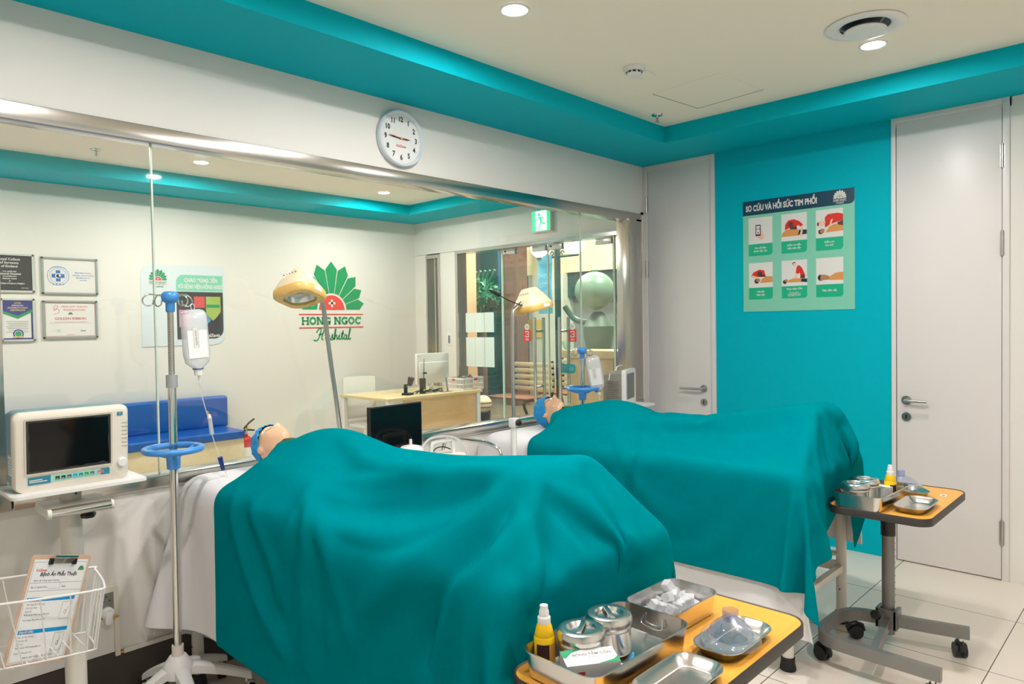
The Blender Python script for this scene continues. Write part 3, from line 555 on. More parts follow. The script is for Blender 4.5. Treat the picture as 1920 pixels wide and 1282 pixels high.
# drape shapes: grid points in steps of q metres, each the change against its three neighbours
CLOTH = {
'sheet_b1': (26, 36, 0.001, (
-3671,11,14,11,6,2,0,0,14,50,72,72,72,72,72,72,72,72,70,-31,-72,-53,22,45,44,44,
6,2,-1,-2,-3,-2,0,0,-3,2,0,0,0,0,0,0,0,0,-1,-10,2,51,22,1,-5,-21,
19,-11,-2,-3,-3,0,0,0,-1,0,0,0,0,0,0,0,0,0,0,-14,31,46,1,-23,-38,-14,
71,-27,-31,-16,2,1,0,0,0,-1,0,0,0,0,0,0,0,0,-2,-2,66,-3,-35,-24,-1,-3,
6,22,13,-2,-22,-12,-3,-2,-7,7,0,-1,0,0,0,0,0,-1,0,40,11,-40,-10,1,0,0,
-50,2,6,11,20,11,-2,4,-6,0,2,1,0,0,0,1,0,2,3,35,-39,-1,0,0,0,-4,
-23,6,10,2,0,0,5,-2,-1,2,0,0,1,0,0,0,0,0,1,3,-4,0,0,0,0,1,
0,0,0,0,0,0,0,0,4,-2,-2,1,-1,0,0,0,0,-1,0,0,1,0,0,0,0,1,
7,-3,-4,0,0,0,0,0,0,0,1,-1,0,0,0,0,0,0,0,-1,1,0,0,0,0,0,
4,-1,-3,0,0,0,0,0,0,0,0,0,0,0,0,-1,1,0,0,0,0,0,0,0,0,1,
0,-1,1,0,0,0,0,0,0,1,-1,0,0,0,0,0,0,0,0,0,0,0,0,0,0,0,
-4,1,3,0,0,0,0,0,0,0,0,0,0,0,0,0,0,0,0,0,0,0,0,0,0,0,
-3,2,1,0,0,0,0,0,0,0,0,0,0,0,0,0,0,0,0,0,0,0,0,0,0,0,
1,-1,0,0,0,0,0,0,0,0,0,0,0,0,0,1,-1,0,0,0,0,0,0,0,0,0,
4,-2,-2,0,0,0,0,0,0,0,0,0,0,0,0,0,0,0,0,0,0,0,0,0,0,0,
3,0,-3,0,0,0,0,0,0,0,0,0,0,0,1,-1,0,0,0,0,0,0,0,0,0,0,
-1,0,1,0,0,0,0,0,0,0,0,0,0,0,0,0,0,0,0,0,0,0,0,0,0,0,
-4,1,3,0,0,0,0,0,0,0,0,0,0,1,-1,0,0,0,0,0,0,0,0,0,0,0,
-1,0,1,0,0,0,0,0,0,0,0,0,0,0,0,0,0,0,0,0,0,0,0,0,0,0,
1,0,-1,0,0,0,0,0,0,0,0,0,1,-1,0,0,0,0,0,0,0,0,0,0,0,0,
2,-2,0,0,0,0,0,0,0,0,0,0,0,0,0,0,0,0,0,0,0,0,0,0,0,0,
0,1,-1,0,0,0,0,0,0,0,0,0,-1,1,0,0,0,0,0,0,0,0,0,0,0,0,
1,-1,0,0,0,0,0,0,0,0,0,0,0,0,0,0,0,0,0,0,0,0,0,0,0,0,
0,1,-1,0,0,0,0,0,0,0,0,0,0,0,0,0,0,0,0,0,0,0,0,0,0,0,
2,-1,-3,-2,0,0,-1,0,5,0,0,0,0,-1,1,0,0,0,0,2,1,0,-1,0,0,-5,
0,2,-2,1,-2,-1,0,0,2,0,0,0,0,0,0,0,0,0,0,2,0,-1,0,-1,0,2,
-6,3,4,0,2,1,-1,-2,-1,0,0,0,0,0,0,0,0,0,0,-3,0,1,4,5,5,2,
-33,6,5,8,7,4,5,4,-7,0,1,0,0,0,0,0,0,1,-1,1,7,8,4,2,0,0,
-62,1,2,3,4,7,9,13,22,0,0,1,0,0,-1,1,0,0,1,7,-2,-6,-5,-5,-4,-3,
-60,5,8,9,12,14,16,15,-2,-16,0,-1,0,0,0,-1,0,-1,0,14,-21,-8,-7,-4,-5,-3,
14,14,13,12,8,6,3,-7,-59,-3,-1,0,0,-1,0,0,0,0,-1,-4,52,15,1,-6,-3,-4,
71,1,0,-1,1,-2,-29,-69,8,19,0,0,0,1,0,-1,0,0,0,18,-55,31,45,30,11,1,
70,0,1,0,-13,-38,-51,-11,33,9,-1,0,0,0,0,1,0,0,-1,8,3,-59,7,29,36,30,
72,0,-7,-22,-39,-39,-10,14,27,3,1,0,0,0,0,-1,0,0,0,4,17,-35,-39,3,11,24,
66,-14,-25,-34,-28,-10,4,20,20,0,0,0,0,0,0,1,0,0,0,-1,18,-5,-43,-23,1,4,
36,-19,-28,-24,-9,0,9,22,11,2,0,0,0,0,0,0,-1,0,1,-3,18,2,-19,-41,-12,0,
-1969,29,18,-13,-30,3,0,0,0,0,0,0,0,0,0,0,0,0,0,0,0,0,-1,-7,-6,-1,
-16,-20,-4,35,29,-24,0,0,0,0,0,0,0,0,0,0,0,0,0,0,0,0,1,5,-1,-4,
9,-9,-6,-17,6,29,-12,0,0,0,0,0,0,0,0,0,0,0,0,0,0,0,0,2,4,-3,
0,4,1,-4,-5,-7,12,-1,0,0,0,0,0,0,0,0,0,0,0,0,0,0,0,0,3,2,
-1,1,0,-1,0,-1,0,1,-2,0,0,1,0,0,0,0,0,-1,-3,6,-1,0,1,2,0,9,
32,-4,-8,1,1,1,-3,2,-4,-3,1,-1,1,0,0,0,-1,0,2,3,9,0,3,3,4,2,
76,-1,-1,-1,0,-1,3,-3,5,1,-1,1,-1,0,0,0,1,1,1,-6,-3,4,-1,-1,0,0,
80,0,0,0,-1,0,-1,1,1,1,0,-1,0,0,0,0,0,0,0,-2,-2,-2,-2,-3,-3,-4,
80,0,0,0,-1,0,1,0,0,0,0,0,0,0,0,0,0,0,1,-1,-3,-1,0,0,1,0,
80,0,0,0,0,0,0,0,0,0,0,0,0,0,0,0,0,1,-1,0,0,-1,-1,-1,-1,-1,
80,0,0,-1,1,0,0,0,0,1,-1,0,0,0,0,1,0,-1,0,0,0,0,0,0,-1,0,
80,0,0,0,0,0,0,0,0,0,1,-1,0,1,0,-1,0,0,0,0,0,0,0,0,0,0,
80,0,-1,1,0,0,0,0,0,0,0,1,0,-1,0,0,0,0,0,0,0,0,0,0,0,0,
80,-1,1,0,0,0,0,0,0,0,0,0,0,0,0,0,0,0,0,0,0,0,0,0,0,0,
79,1,0,0,0,0,0,0,0,0,0,0,0,0,0,0,0,0,0,0,0,0,0,0,0,0,
80,0,0,0,0,0,0,0,0,0,0,0,0,0,0,0,0,0,0,0,0,0,0,0,0,0,
80,0,0,0,0,0,0,0,0,0,0,0,0,0,0,0,0,0,0,0,0,0,0,0,0,0,
80,0,0,0,0,0,0,0,0,0,0,0,0,0,0,0,0,0,0,0,0,0,0,0,0,0,
80,0,0,0,0,0,0,0,0,0,0,0,0,0,0,0,0,0,0,0,0,0,0,0,0,0,
80,0,0,0,0,0,0,0,0,0,0,0,0,1,0,0,0,-1,0,0,0,0,0,0,0,0,
80,0,0,0,0,0,0,0,0,0,1,0,0,-1,0,0,0,1,0,-1,0,0,0,0,0,0,
80,0,0,0,0,0,0,0,0,1,-1,0,0,0,0,0,0,0,0,1,-1,0,0,0,0,0,
80,0,0,0,0,0,0,0,1,-1,0,0,0,0,0,0,0,0,0,0,0,0,0,0,0,0,
80,0,0,0,0,0,0,0,0,0,0,0,0,0,0,0,0,0,0,0,0,0,0,0,0,0,
80,0,0,0,0,0,0,0,0,0,0,0,0,0,0,0,0,0,0,0,0,0,0,0,0,0,
80,0,0,0,0,0,0,0,0,0,0,0,0,0,0,0,0,0,0,-1,1,0,0,0,0,0,
80,0,0,0,0,0,0,0,0,0,0,0,0,0,0,1,0,0,-1,0,0,0,0,0,-1,-1,
72,2,3,1,2,0,1,-1,0,1,-1,0,0,0,0,0,0,0,0,0,-1,0,-1,-1,0,1,
49,2,1,3,3,4,5,8,5,1,0,-1,0,1,0,-1,0,1,0,-2,1,-2,0,0,0,-2,
53,5,4,5,3,3,-1,-6,5,-1,0,0,0,-1,0,1,0,0,4,2,-2,2,0,0,0,0,
70,-6,-7,-10,-12,-15,-6,14,-16,-11,1,9,-2,-2,3,-8,0,4,-9,17,2,0,0,1,1,3,
5,-4,-8,-4,3,17,6,-15,-6,7,4,-3,-2,1,-1,0,1,3,-9,-3,8,1,1,-1,0,-2,
-12,-4,9,11,11,-10,-4,-1,-1,3,1,-4,1,2,-3,0,3,0,-2,-6,6,0,1,0,0,1,
-12,17,8,-4,-9,1,-1,0,-1,0,1,-1,2,0,-2,2,1,-2,0,-16,17,-2,1,1,0,0,
17,-4,-11,-1,0,0,-1,0,-4,4,-1,1,0,0,-1,1,1,-1,0,-16,16,0,-1,1,0,1,
7,-7,2,-1,-1,0,0,0,0,-1,-1,1,1,-1,0,1,1,-1,0,-11,-3,14,-1,1,1,-1,
174,64,63,61,51,35,22,11,1,0,1,1,0,1,1,1,1,1,1,-3,-10,-16,-43,-56,-57,-57,
39,-1,0,2,11,14,8,5,2,0,0,0,0,0,0,0,0,0,0,-1,-1,-18,-11,-1,1,0,
39,0,0,0,1,15,14,7,4,0,0,0,0,0,0,0,0,0,0,-1,-9,-19,-3,1,-1,0,
30,4,3,1,1,-1,18,17,6,1,0,0,0,0,0,-1,0,1,0,-3,-27,-3,0,-3,-6,-9,
3,5,6,7,6,5,4,27,16,2,-1,0,1,-1,0,1,-1,-1,1,-32,-6,-4,-9,-10,-9,-6,
-2,0,0,1,2,4,6,0,44,21,0,0,-1,1,0,0,0,1,-15,-26,-16,-9,-6,-3,0,1,
-1,0,0,0,1,0,0,5,-1,11,-2,-1,0,-1,-2,-2,0,0,3,2,-4,-3,0,0,0,-1,
0,0,0,0,-1,0,0,0,1,0,-3,0,0,0,1,1,0,0,1,-1,2,1,1,1,0,0,
0,0,0,0,0,0,1,0,-1,0,0,0,0,0,0,0,0,0,0,0,-2,-1,0,0,1,1,
0,0,0,0,0,1,-1,0,0,0,0,0,0,0,0,0,0,0,0,0,0,0,-1,-1,0,-1,
0,0,0,1,0,-1,0,0,0,0,0,0,0,0,0,0,0,0,0,0,0,0,0,0,-1,0,
1,0,0,-1,0,0,0,0,0,0,0,0,0,0,0,0,0,0,0,0,0,0,0,0,0,0,
0,0,0,0,0,0,0,0,0,0,0,0,0,0,0,0,0,0,0,0,0,0,0,0,0,0,
0,0,0,0,0,0,0,0,0,0,0,0,0,0,0,0,0,0,0,0,0,0,0,0,0,0,
0,0,0,0,0,0,0,0,0,0,0,0,0,0,0,0,0,0,0,0,0,0,0,0,0,0,
0,0,0,0,0,0,0,0,0,0,0,0,0,0,0,0,0,0,0,0,0,0,0,0,0,0,
0,0,0,0,0,0,0,0,0,0,0,0,0,0,0,0,0,0,-1,1,0,0,0,0,0,0,
0,0,0,0,0,0,0,0,0,0,0,0,0,0,0,0,0,0,1,-1,0,0,0,0,0,0,
0,0,0,0,0,0,0,0,0,-1,1,0,0,0,0,0,0,0,0,0,0,0,0,0,0,0,
0,0,0,0,0,0,0,0,0,0,0,0,0,0,0,0,0,0,0,0,0,0,0,0,0,0,
0,0,0,0,0,0,0,0,0,0,0,0,0,0,0,0,0,0,0,0,0,0,0,0,0,0,
0,0,0,0,0,0,0,0,0,0,0,0,0,0,0,0,0,0,0,0,0,0,0,0,0,0,
0,0,0,0,0,0,0,0,0,0,0,0,0,0,0,0,0,0,0,0,0,0,0,0,0,0,
0,0,0,0,0,0,0,0,0,0,0,0,0,0,0,0,0,0,0,0,0,0,0,0,0,0,
0,0,0,0,0,0,0,0,0,0,0,0,0,0,0,0,0,0,0,-1,1,0,0,0,0,0,
0,0,0,0,0,0,0,0,0,0,0,0,0,0,0,0,0,0,0,0,0,0,0,0,0,0,
0,0,0,0,0,0,0,0,0,1,-1,0,0,0,0,0,0,0,0,0,0,0,0,0,0,0,
2,-1,0,-1,0,0,0,0,0,-1,1,0,0,0,0,0,0,0,-1,1,0,0,0,0,1,0,
7,0,-1,0,-1,-1,-1,-2,0,1,-1,1,1,0,0,-1,1,0,-2,-1,-1,0,0,0,-1,0,
6,-1,-2,-2,-4,-4,-4,-5,-5,-8,3,-1,-2,0,0,0,-2,-2,9,21,1,0,0,1,0,0,
-14,-5,-4,-4,-2,-2,-3,-1,-23,-23,1,0,1,-1,0,0,1,-1,3,37,28,4,1,1,0,0,
-34,0,0,-1,0,-1,-3,-16,-21,-4,1,-1,0,0,0,0,0,0,0,2,22,25,14,7,3,1,
-35,0,-1,1,-2,-6,-12,-13,-11,-1,0,0,0,0,0,0,0,0,0,3,2,17,12,11,12,8,
-34,-1,-1,-4,-6,-9,-10,-8,-6,-1,0,0,0,0,0,0,0,0,0,2,3,4,12,6,7,11,
-37,-2,-3,-5,-8,-8,-6,-7,-4,0,0,0,0,0,0,0,0,0,0,1,3,0,9,8,4,3,
-41,-2,-5,-8,-6,-4,-5,-7,-2,0,0,0,0,0,0,0,0,0,0,1,3,0,2,10,5,1)),
'sheet_b2': (26, 36, 0.001, (
-1892,-5,11,13,6,0,0,0,-1,17,54,67,72,73,74,73,73,73,71,60,19,-1,0,0,0,4,
35,1,-16,-13,-7,-1,0,1,0,-8,1,6,1,0,-1,1,0,0,1,3,-3,-1,1,0,-1,-7,
5,3,5,-1,0,0,-2,-5,-3,-16,13,1,0,0,0,-1,1,0,1,10,-14,-2,-6,-3,-1,2,
-28,2,0,9,5,1,2,4,4,3,-4,1,0,1,0,0,0,0,1,-2,2,3,6,3,2,3,
-25,4,16,5,0,0,0,0,0,2,-2,0,0,0,0,0,0,0,-1,-1,2,1,-1,0,0,1,
6,-2,-4,0,0,0,0,0,0,0,1,-1,0,-1,1,0,-1,1,0,0,0,0,0,0,0,0,
20,0,-10,-10,0,0,0,0,0,1,-1,0,0,0,0,0,0,0,0,-1,1,0,0,0,0,-1,
11,-3,-3,-3,-2,0,0,0,0,0,0,0,0,0,0,0,0,0,0,0,0,0,0,0,0,0,
0,0,0,0,0,0,0,0,0,0,0,0,0,0,0,0,0,-1,1,0,0,0,0,0,0,0,
-3,1,1,0,1,0,0,0,0,0,0,0,0,0,0,0,0,0,0,0,0,0,0,0,0,1,
-5,0,1,3,1,0,0,0,0,0,0,0,0,0,0,0,0,0,0,0,0,0,0,0,0,0,
-4,0,1,2,1,0,0,0,0,0,0,0,0,0,0,0,0,0,0,0,0,0,0,0,0,0,
1,1,-1,0,-1,0,0,0,0,0,0,0,0,0,0,0,0,0,0,0,0,0,0,0,0,0,
5,-1,0,-3,-1,0,0,0,0,0,0,0,0,0,-1,1,0,0,0,0,0,0,0,0,0,0,
2,1,0,-2,-1,0,0,0,0,0,0,0,0,0,0,0,0,0,-1,1,0,0,0,0,0,0,
-1,-1,0,1,1,0,0,0,0,0,0,0,0,0,0,0,0,0,0,0,0,0,0,0,0,0,
-4,1,1,1,1,0,0,0,0,0,0,0,0,0,0,0,0,0,0,0,0,0,0,0,0,0,
-2,0,0,2,0,0,0,0,0,0,0,0,0,0,0,0,0,0,0,0,0,0,0,0,0,0,
1,-1,0,0,0,0,0,0,0,0,-1,1,0,0,0,-1,1,0,0,0,0,0,0,0,0,0,
4,0,-1,-2,-1,0,0,0,0,0,0,-1,1,0,0,0,0,0,0,-1,1,0,0,0,0,0,
5,-1,-1,-2,-1,0,0,0,0,0,0,0,0,0,0,0,0,0,0,0,0,0,0,0,0,0,
1,0,-1,0,0,0,0,0,0,0,0,0,0,0,0,0,-1,1,0,0,0,0,0,0,0,0,
-1,0,1,0,0,0,0,0,0,0,0,0,-1,1,0,0,0,0,0,0,0,0,0,0,0,0,
-1,0,-1,1,1,0,0,0,0,0,0,0,0,0,0,0,0,0,0,0,1,-1,1,0,0,-1,
0,0,1,-1,-2,0,0,0,0,2,0,0,0,-1,1,0,0,-1,1,0,2,1,-1,1,1,-1,
2,-1,0,0,-1,0,0,0,0,-1,1,0,0,0,0,0,0,0,0,0,0,1,0,1,1,-1,
2,0,-2,0,0,-1,0,0,1,0,-1,1,0,0,0,0,0,0,0,0,0,-1,2,2,0,-2,
0,1,0,-1,0,0,-1,-1,-1,2,1,-1,1,0,-1,1,0,0,0,0,0,1,4,0,-3,-3,
-22,3,6,4,3,4,3,2,0,-5,1,1,-1,1,0,0,0,1,-1,2,-2,9,-3,-5,-2,-1,
-61,1,0,0,1,1,4,11,21,26,-5,1,1,-1,0,0,0,0,1,4,-5,-13,-3,0,3,7,
-65,4,4,9,12,15,18,13,5,-15,3,-3,0,0,0,-1,0,-1,-1,-9,58,-13,-19,-11,-8,-5,
-24,13,15,13,11,7,2,2,-11,-35,10,-2,-1,0,0,0,0,0,-1,-6,-2,53,-9,11,6,-4,
35,7,5,4,1,3,5,-7,-82,28,1,0,0,0,0,0,0,0,-1,-13,5,11,47,-35,-15,3,
56,1,2,0,2,2,-16,-79,6,26,0,1,0,-1,0,0,0,1,-3,-11,2,2,21,42,-18,-28,
61,1,0,1,0,-20,-67,-6,9,21,-1,1,0,0,0,0,0,0,-3,-9,-1,2,6,27,29,-1,
63,0,0,-2,-25,-55,-13,1,14,16,1,0,0,1,-1,0,0,0,-4,-4,-7,2,2,13,27,18,
-2018,12,15,13,6,0,0,0,0,0,0,0,0,0,0,0,0,0,0,0,0,0,0,0,0,-4,
-3,2,1,1,-1,0,0,0,0,-13,13,0,0,0,0,0,0,0,0,-6,5,1,0,0,0,1,
48,-16,-19,-10,0,-1,0,0,0,-8,2,0,0,0,1,0,0,0,-1,-3,9,0,0,0,0,1,
65,1,2,-6,-6,-1,-1,-1,-1,21,-17,1,0,0,0,0,0,0,0,10,-13,-1,1,0,1,3,
66,0,1,1,1,1,0,1,0,0,1,-1,0,0,0,0,0,0,1,-1,0,0,-1,1,-1,0,
70,0,0,0,-1,1,0,0,1,-1,1,0,0,0,-1,0,0,0,0,1,-1,0,1,-1,0,-1,
67,1,0,0,1,0,1,0,0,1,-1,0,0,1,0,0,0,0,0,-1,1,0,-1,0,0,0,
70,0,0,1,0,0,0,0,0,-1,1,0,0,-1,0,0,0,1,0,0,-1,1,0,0,0,0,
71,-1,0,0,0,0,0,0,0,1,0,0,0,0,0,0,0,-1,0,1,0,-1,0,0,1,0,
70,1,0,0,0,0,0,0,0,0,-1,0,0,0,1,0,0,0,0,-1,0,1,0,0,-1,0,
70,0,0,0,0,0,0,0,0,0,1,0,0,0,-1,0,0,0,1,0,0,-1,0,1,0,0,
71,0,0,0,0,0,0,0,0,0,0,0,0,0,0,0,0,0,-1,0,1,0,0,-1,0,0,
70,0,0,0,0,0,0,0,0,0,0,0,0,0,0,1,0,0,0,0,-1,0,1,0,0,0,
71,0,0,0,0,0,0,0,0,0,0,0,0,0,0,-1,0,0,1,0,0,0,-1,0,0,0,
70,0,0,0,1,0,0,0,0,0,0,0,0,0,0,0,0,0,-1,0,0,1,0,0,0,0,
71,0,0,0,-1,0,0,0,0,0,0,0,0,0,0,1,0,0,0,0,0,-1,0,0,1,0,
70,0,0,1,0,0,0,0,0,0,0,0,0,0,0,-1,0,0,0,1,0,0,0,0,-1,0,
71,0,0,-1,0,0,0,0,0,1,0,0,0,0,0,0,0,0,0,-1,0,0,1,0,0,0,
70,0,1,0,0,0,0,0,0,-1,0,0,0,0,1,0,0,0,0,0,0,0,-1,0,0,0,
71,0,-1,0,0,0,0,1,0,0,0,0,0,0,-1,0,0,0,0,0,1,0,0,0,0,0,
70,0,1,0,0,0,0,-1,0,0,1,0,0,0,0,0,0,0,0,0,-1,0,0,0,0,1,
71,0,-1,0,0,0,1,0,0,0,-1,0,0,1,0,0,0,0,0,0,0,0,0,0,0,-1,
70,1,0,0,0,0,-1,0,1,0,0,0,0,-1,0,0,0,0,0,0,0,0,0,1,0,0,
71,-1,0,0,0,1,0,0,-1,0,1,0,0,0,0,0,0,0,0,0,0,0,0,-1,0,0,
71,0,0,0,0,-1,0,1,0,0,-1,0,1,0,0,0,0,0,0,0,0,0,0,0,0,0,
70,0,0,0,1,0,0,-1,0,1,0,0,-1,0,0,0,0,0,0,0,0,0,0,0,0,1,
71,0,0,0,-1,0,0,1,0,-1,1,0,0,0,0,0,0,0,0,0,0,0,0,0,0,-1,
70,0,0,1,0,0,0,-1,0,1,0,0,0,-1,1,0,0,0,0,-1,0,0,0,0,1,0,
67,1,1,0,1,0,0,0,0,1,0,-1,0,1,-1,0,0,1,0,0,-1,0,0,1,-1,1,
34,0,1,1,2,4,5,8,8,8,3,-1,-1,0,0,0,0,-1,1,1,-1,-3,-1,0,1,1,
27,6,7,8,8,6,4,-1,-1,-4,-27,4,2,1,0,0,0,1,1,-8,-18,26,17,5,-1,-2,
65,-4,-6,-7,-9,-9,-10,-7,-6,-24,22,-8,-1,5,2,-6,1,-1,-4,32,4,-69,-19,26,22,12,
11,-3,-3,-3,-2,-1,1,0,0,-11,16,-2,-4,2,1,-2,-2,0,8,-7,16,22,-53,-46,1,16,
1,0,0,0,0,0,-1,0,-1,-6,5,5,-3,-1,2,0,-3,-1,12,-9,0,24,19,-42,-50,-16,
0,0,0,0,0,-1,0,1,-9,6,-1,4,0,0,1,0,-1,1,7,-8,1,-1,33,8,-27,-45,
0,0,0,0,-1,0,1,0,-7,8,-3,1,1,1,-1,2,-1,3,-4,1,-1,1,3,37,-1,-17,
158,73,73,72,72,72,72,73,52,-3,-22,-10,-2,0,0,1,0,1,6,16,9,-36,-71,-72,-72,-72,
3,0,1,1,1,0,1,-1,20,32,2,8,3,0,0,-1,0,-1,-4,0,-22,-34,-1,0,0,-1,
2,1,-1,0,0,1,1,1,1,45,16,3,-1,0,1,0,0,0,-1,-13,-47,-3,-1,-1,-1,-1,
2,-1,0,1,0,0,-1,0,1,0,35,-1,0,0,-1,0,-1,-1,0,-21,-11,0,0,0,0,0,
1,1,0,-1,0,0,0,1,-2,1,0,-3,0,0,0,0,1,1,-1,2,0,0,0,-1,0,1,
1,-1,0,0,0,1,0,-1,1,-1,-1,1,0,0,0,0,0,0,0,0,0,0,0,0,0,0,
-1,1,0,0,0,-1,1,0,0,0,0,0,0,0,0,0,0,0,0,0,0,0,0,1,-1,0,
0,0,0,0,0,1,-1,0,0,0,0,0,0,0,0,0,0,0,0,0,0,0,0,0,0,0,
0,0,0,0,0,0,0,0,0,0,0,0,0,0,0,0,0,0,0,0,0,0,0,0,0,0,
0,0,0,0,0,0,0,0,0,0,0,0,0,0,0,0,0,0,0,0,1,-1,0,0,1,-1,
1,-1,0,0,0,0,0,0,0,0,0,0,0,0,0,0,0,0,0,0,0,0,0,0,0,0,
0,0,0,0,0,0,0,0,0,0,0,0,0,0,0,0,0,0,0,1,-1,1,-1,0,0,1,
0,0,0,0,0,0,0,0,0,0,0,0,0,0,0,0,0,0,0,0,0,0,0,0,0,0,
-1,1,0,0,0,0,0,0,0,0,0,0,0,0,0,0,0,0,0,0,0,0,0,0,0,0,
0,0,0,0,0,0,0,0,0,0,0,0,0,0,0,0,0,0,0,0,0,0,0,0,0,0,
0,0,0,0,0,0,0,0,0,0,0,0,0,0,0,0,0,0,0,0,0,0,1,-1,0,0,
0,0,0,0,0,0,0,0,0,0,0,0,0,0,0,0,0,0,0,0,0,0,0,0,0,0,
0,0,0,0,0,-1,1,0,0,0,0,0,0,0,0,0,0,0,0,0,0,0,0,0,0,0,
0,0,0,0,0,0,0,0,0,0,0,0,0,0,0,0,0,0,0,0,0,0,0,1,-1,0,
0,-1,1,0,0,0,0,0,0,0,0,0,0,0,0,0,0,0,0,0,0,0,0,0,0,0,
0,0,0,0,0,0,0,0,0,0,0,0,0,0,0,0,0,0,0,0,0,0,0,0,0,0,
0,0,-1,1,0,0,-1,1,0,0,0,0,0,0,0,0,0,0,0,0,0,0,0,0,0,0,
0,0,0,0,0,0,0,0,0,0,0,0,0,0,0,0,0,0,0,0,1,-1,0,0,1,-1,
0,0,0,-1,1,0,0,0,0,-1,1,0,0,0,0,0,0,0,0,0,0,0,0,0,0,0,
0,0,0,0,0,0,0,-1,1,0,0,0,0,0,0,0,0,0,0,0,0,0,0,0,0,1,
0,0,0,0,-1,1,0,0,-1,1,0,0,0,0,0,0,0,0,0,0,0,1,-1,0,0,0,
-1,1,0,0,0,0,0,0,0,0,0,0,0,0,0,0,0,0,0,0,0,0,0,0,0,0,
0,-1,1,0,0,-1,1,0,0,0,0,0,0,0,0,0,0,0,1,-1,0,0,1,0,0,0,
0,0,0,0,0,0,-1,1,0,0,-1,1,0,0,0,0,0,0,1,-2,1,1,0,-1,0,0,
3,0,-1,0,0,0,0,-2,-4,-3,8,-1,-1,0,0,0,1,0,-2,5,-1,-1,0,0,0,0,
3,-1,0,-2,-2,-3,-4,-4,-2,-3,-39,3,1,0,0,0,-1,0,0,0,43,6,4,2,1,0,
-5,-3,-4,-3,-3,-2,-1,0,-5,-45,0,0,0,0,0,0,0,0,0,11,-1,31,7,5,4,5,
-20,-2,-1,-1,-1,0,-1,-7,-30,-7,0,-1,0,0,0,0,0,0,1,6,5,2,21,8,2,0,
-26,0,-1,0,0,-2,-9,-25,-1,-6,0,0,0,0,0,0,0,0,0,3,6,1,5,14,10,4,
-28,0,0,0,-3,-8,-19,-6,-1,-6,0,0,0,0,0,0,0,0,1,3,6,0,2,7,9,9,
-28,0,-1,-4,-8,-15,-7,0,-3,-4,0,-1,1,0,0,0,0,0,1,0,7,1,1,3,6,5)),
'teal_b1': (56, 64, 0.0006, (
-6085,-19,38,36,31,39,25,-1,-15,-14,1,32,45,39,26,-15,-52,-42,24,60,55,53,54,53,44,54,56,55,56,55,58,31,-37,-53,-52,34,44,4,-60,6,49,50,51,45,39,42,49,50,48,49,22,15,21,34,47,28,
34,-13,-55,1,3,-7,16,24,10,-3,-13,-21,-6,6,7,23,9,-10,-11,-1,0,0,-2,0,0,0,0,0,0,0,-2,17,16,-1,5,6,-6,-36,14,19,2,-1,0,-3,-1,2,2,-3,3,-9,-6,0,9,11,-9,-6,
33,4,-18,-51,0,1,-6,18,25,10,-7,-20,-17,0,4,20,19,0,-19,-6,2,1,-3,1,2,-2,1,-1,0,0,-1,8,10,-1,23,4,-16,-30,24,14,-2,1,-3,-3,0,5,-2,1,-2,-11,-4,9,12,-2,-12,-15,
-20,45,17,-25,-48,0,-2,-5,21,25,8,-10,-24,-13,11,6,15,15,-18,-8,1,2,-1,-1,1,-1,0,0,0,0,0,2,11,2,30,-21,-7,2,7,8,-1,0,-3,-3,3,2,-2,3,-7,-11,6,12,4,-12,-17,-20,
-44,15,45,33,-28,-53,3,-5,-3,22,27,4,-16,-24,-8,11,24,16,-17,-11,0,0,2,-2,1,-1,0,0,0,0,-1,2,-1,0,-1,4,21,-2,6,6,-1,0,-7,1,6,-2,1,-1,-10,-5,12,10,-10,-18,-18,-18,
-43,1,5,40,40,-16,-62,7,-8,1,22,28,0,-22,-21,0,22,11,-4,-10,-1,0,2,-1,0,0,0,1,-1,0,0,1,0,-5,8,8,5,5,5,4,3,-5,-2,2,3,-1,2,-6,-13,10,13,-5,-18,-19,-21,-4,
-42,-1,0,0,37,43,-5,-69,9,-9,3,26,25,-6,-27,-15,10,23,5,-15,-2,0,1,-1,2,-1,0,1,-2,1,0,1,-1,-5,21,-4,-1,3,17,-2,1,-1,2,0,0,0,0,-10,-2,14,3,-18,-20,-23,-7,2,
-39,0,-1,-2,-2,29,45,6,-68,1,-6,3,30,23,-13,-28,-7,22,16,-15,-4,0,1,0,0,0,0,0,0,1,0,0,-3,3,10,4,-2,5,13,0,-1,-1,-7,10,-1,2,-6,-11,13,9,-16,-21,-25,-8,5,2,
-42,2,2,-1,-2,-4,21,46,12,-59,-10,-3,6,32,20,-22,-27,11,27,-14,-6,1,0,1,0,0,0,1,-1,0,1,-1,-6,12,0,10,-4,8,13,-2,-1,-6,5,2,0,0,-9,2,13,-9,-25,-25,-11,5,6,10,
-27,-13,-3,3,1,-1,-4,13,43,17,-47,-18,-2,7,34,16,-29,-19,31,-1,-11,-1,2,0,-1,1,0,0,1,-2,1,1,-2,18,-20,11,3,9,12,-1,-2,-11,15,-3,2,-5,-7,14,-1,-26,-29,-13,5,18,11,19,
10,-20,-19,-12,-1,2,-1,-3,8,37,24,-42,-20,0,9,34,8,-34,3,16,-9,0,0,2,-1,0,0,0,0,0,0,0,-3,31,-13,-11,0,23,4,0,-11,12,-3,2,0,-8,7,6,-24,-35,-12,5,17,21,20,20,
43,-11,-19,-23,-21,-11,1,0,0,3,28,34,-44,-17,0,11,35,-4,-25,17,-5,-3,1,1,-1,2,0,-1,2,-3,0,-1,5,21,-8,-6,-4,26,-2,0,-7,10,-2,2,-6,-1,11,-20,-42,-12,12,40,21,8,10,-3,
50,0,-3,-11,-19,-26,-24,-11,2,2,-1,19,48,-51,-12,1,15,30,-19,31,-15,-17,-2,2,8,-2,-5,0,-1,1,0,-2,12,10,34,-47,7,20,-1,-20,15,3,2,-2,-5,10,-12,-46,-8,29,42,1,12,6,1,0,
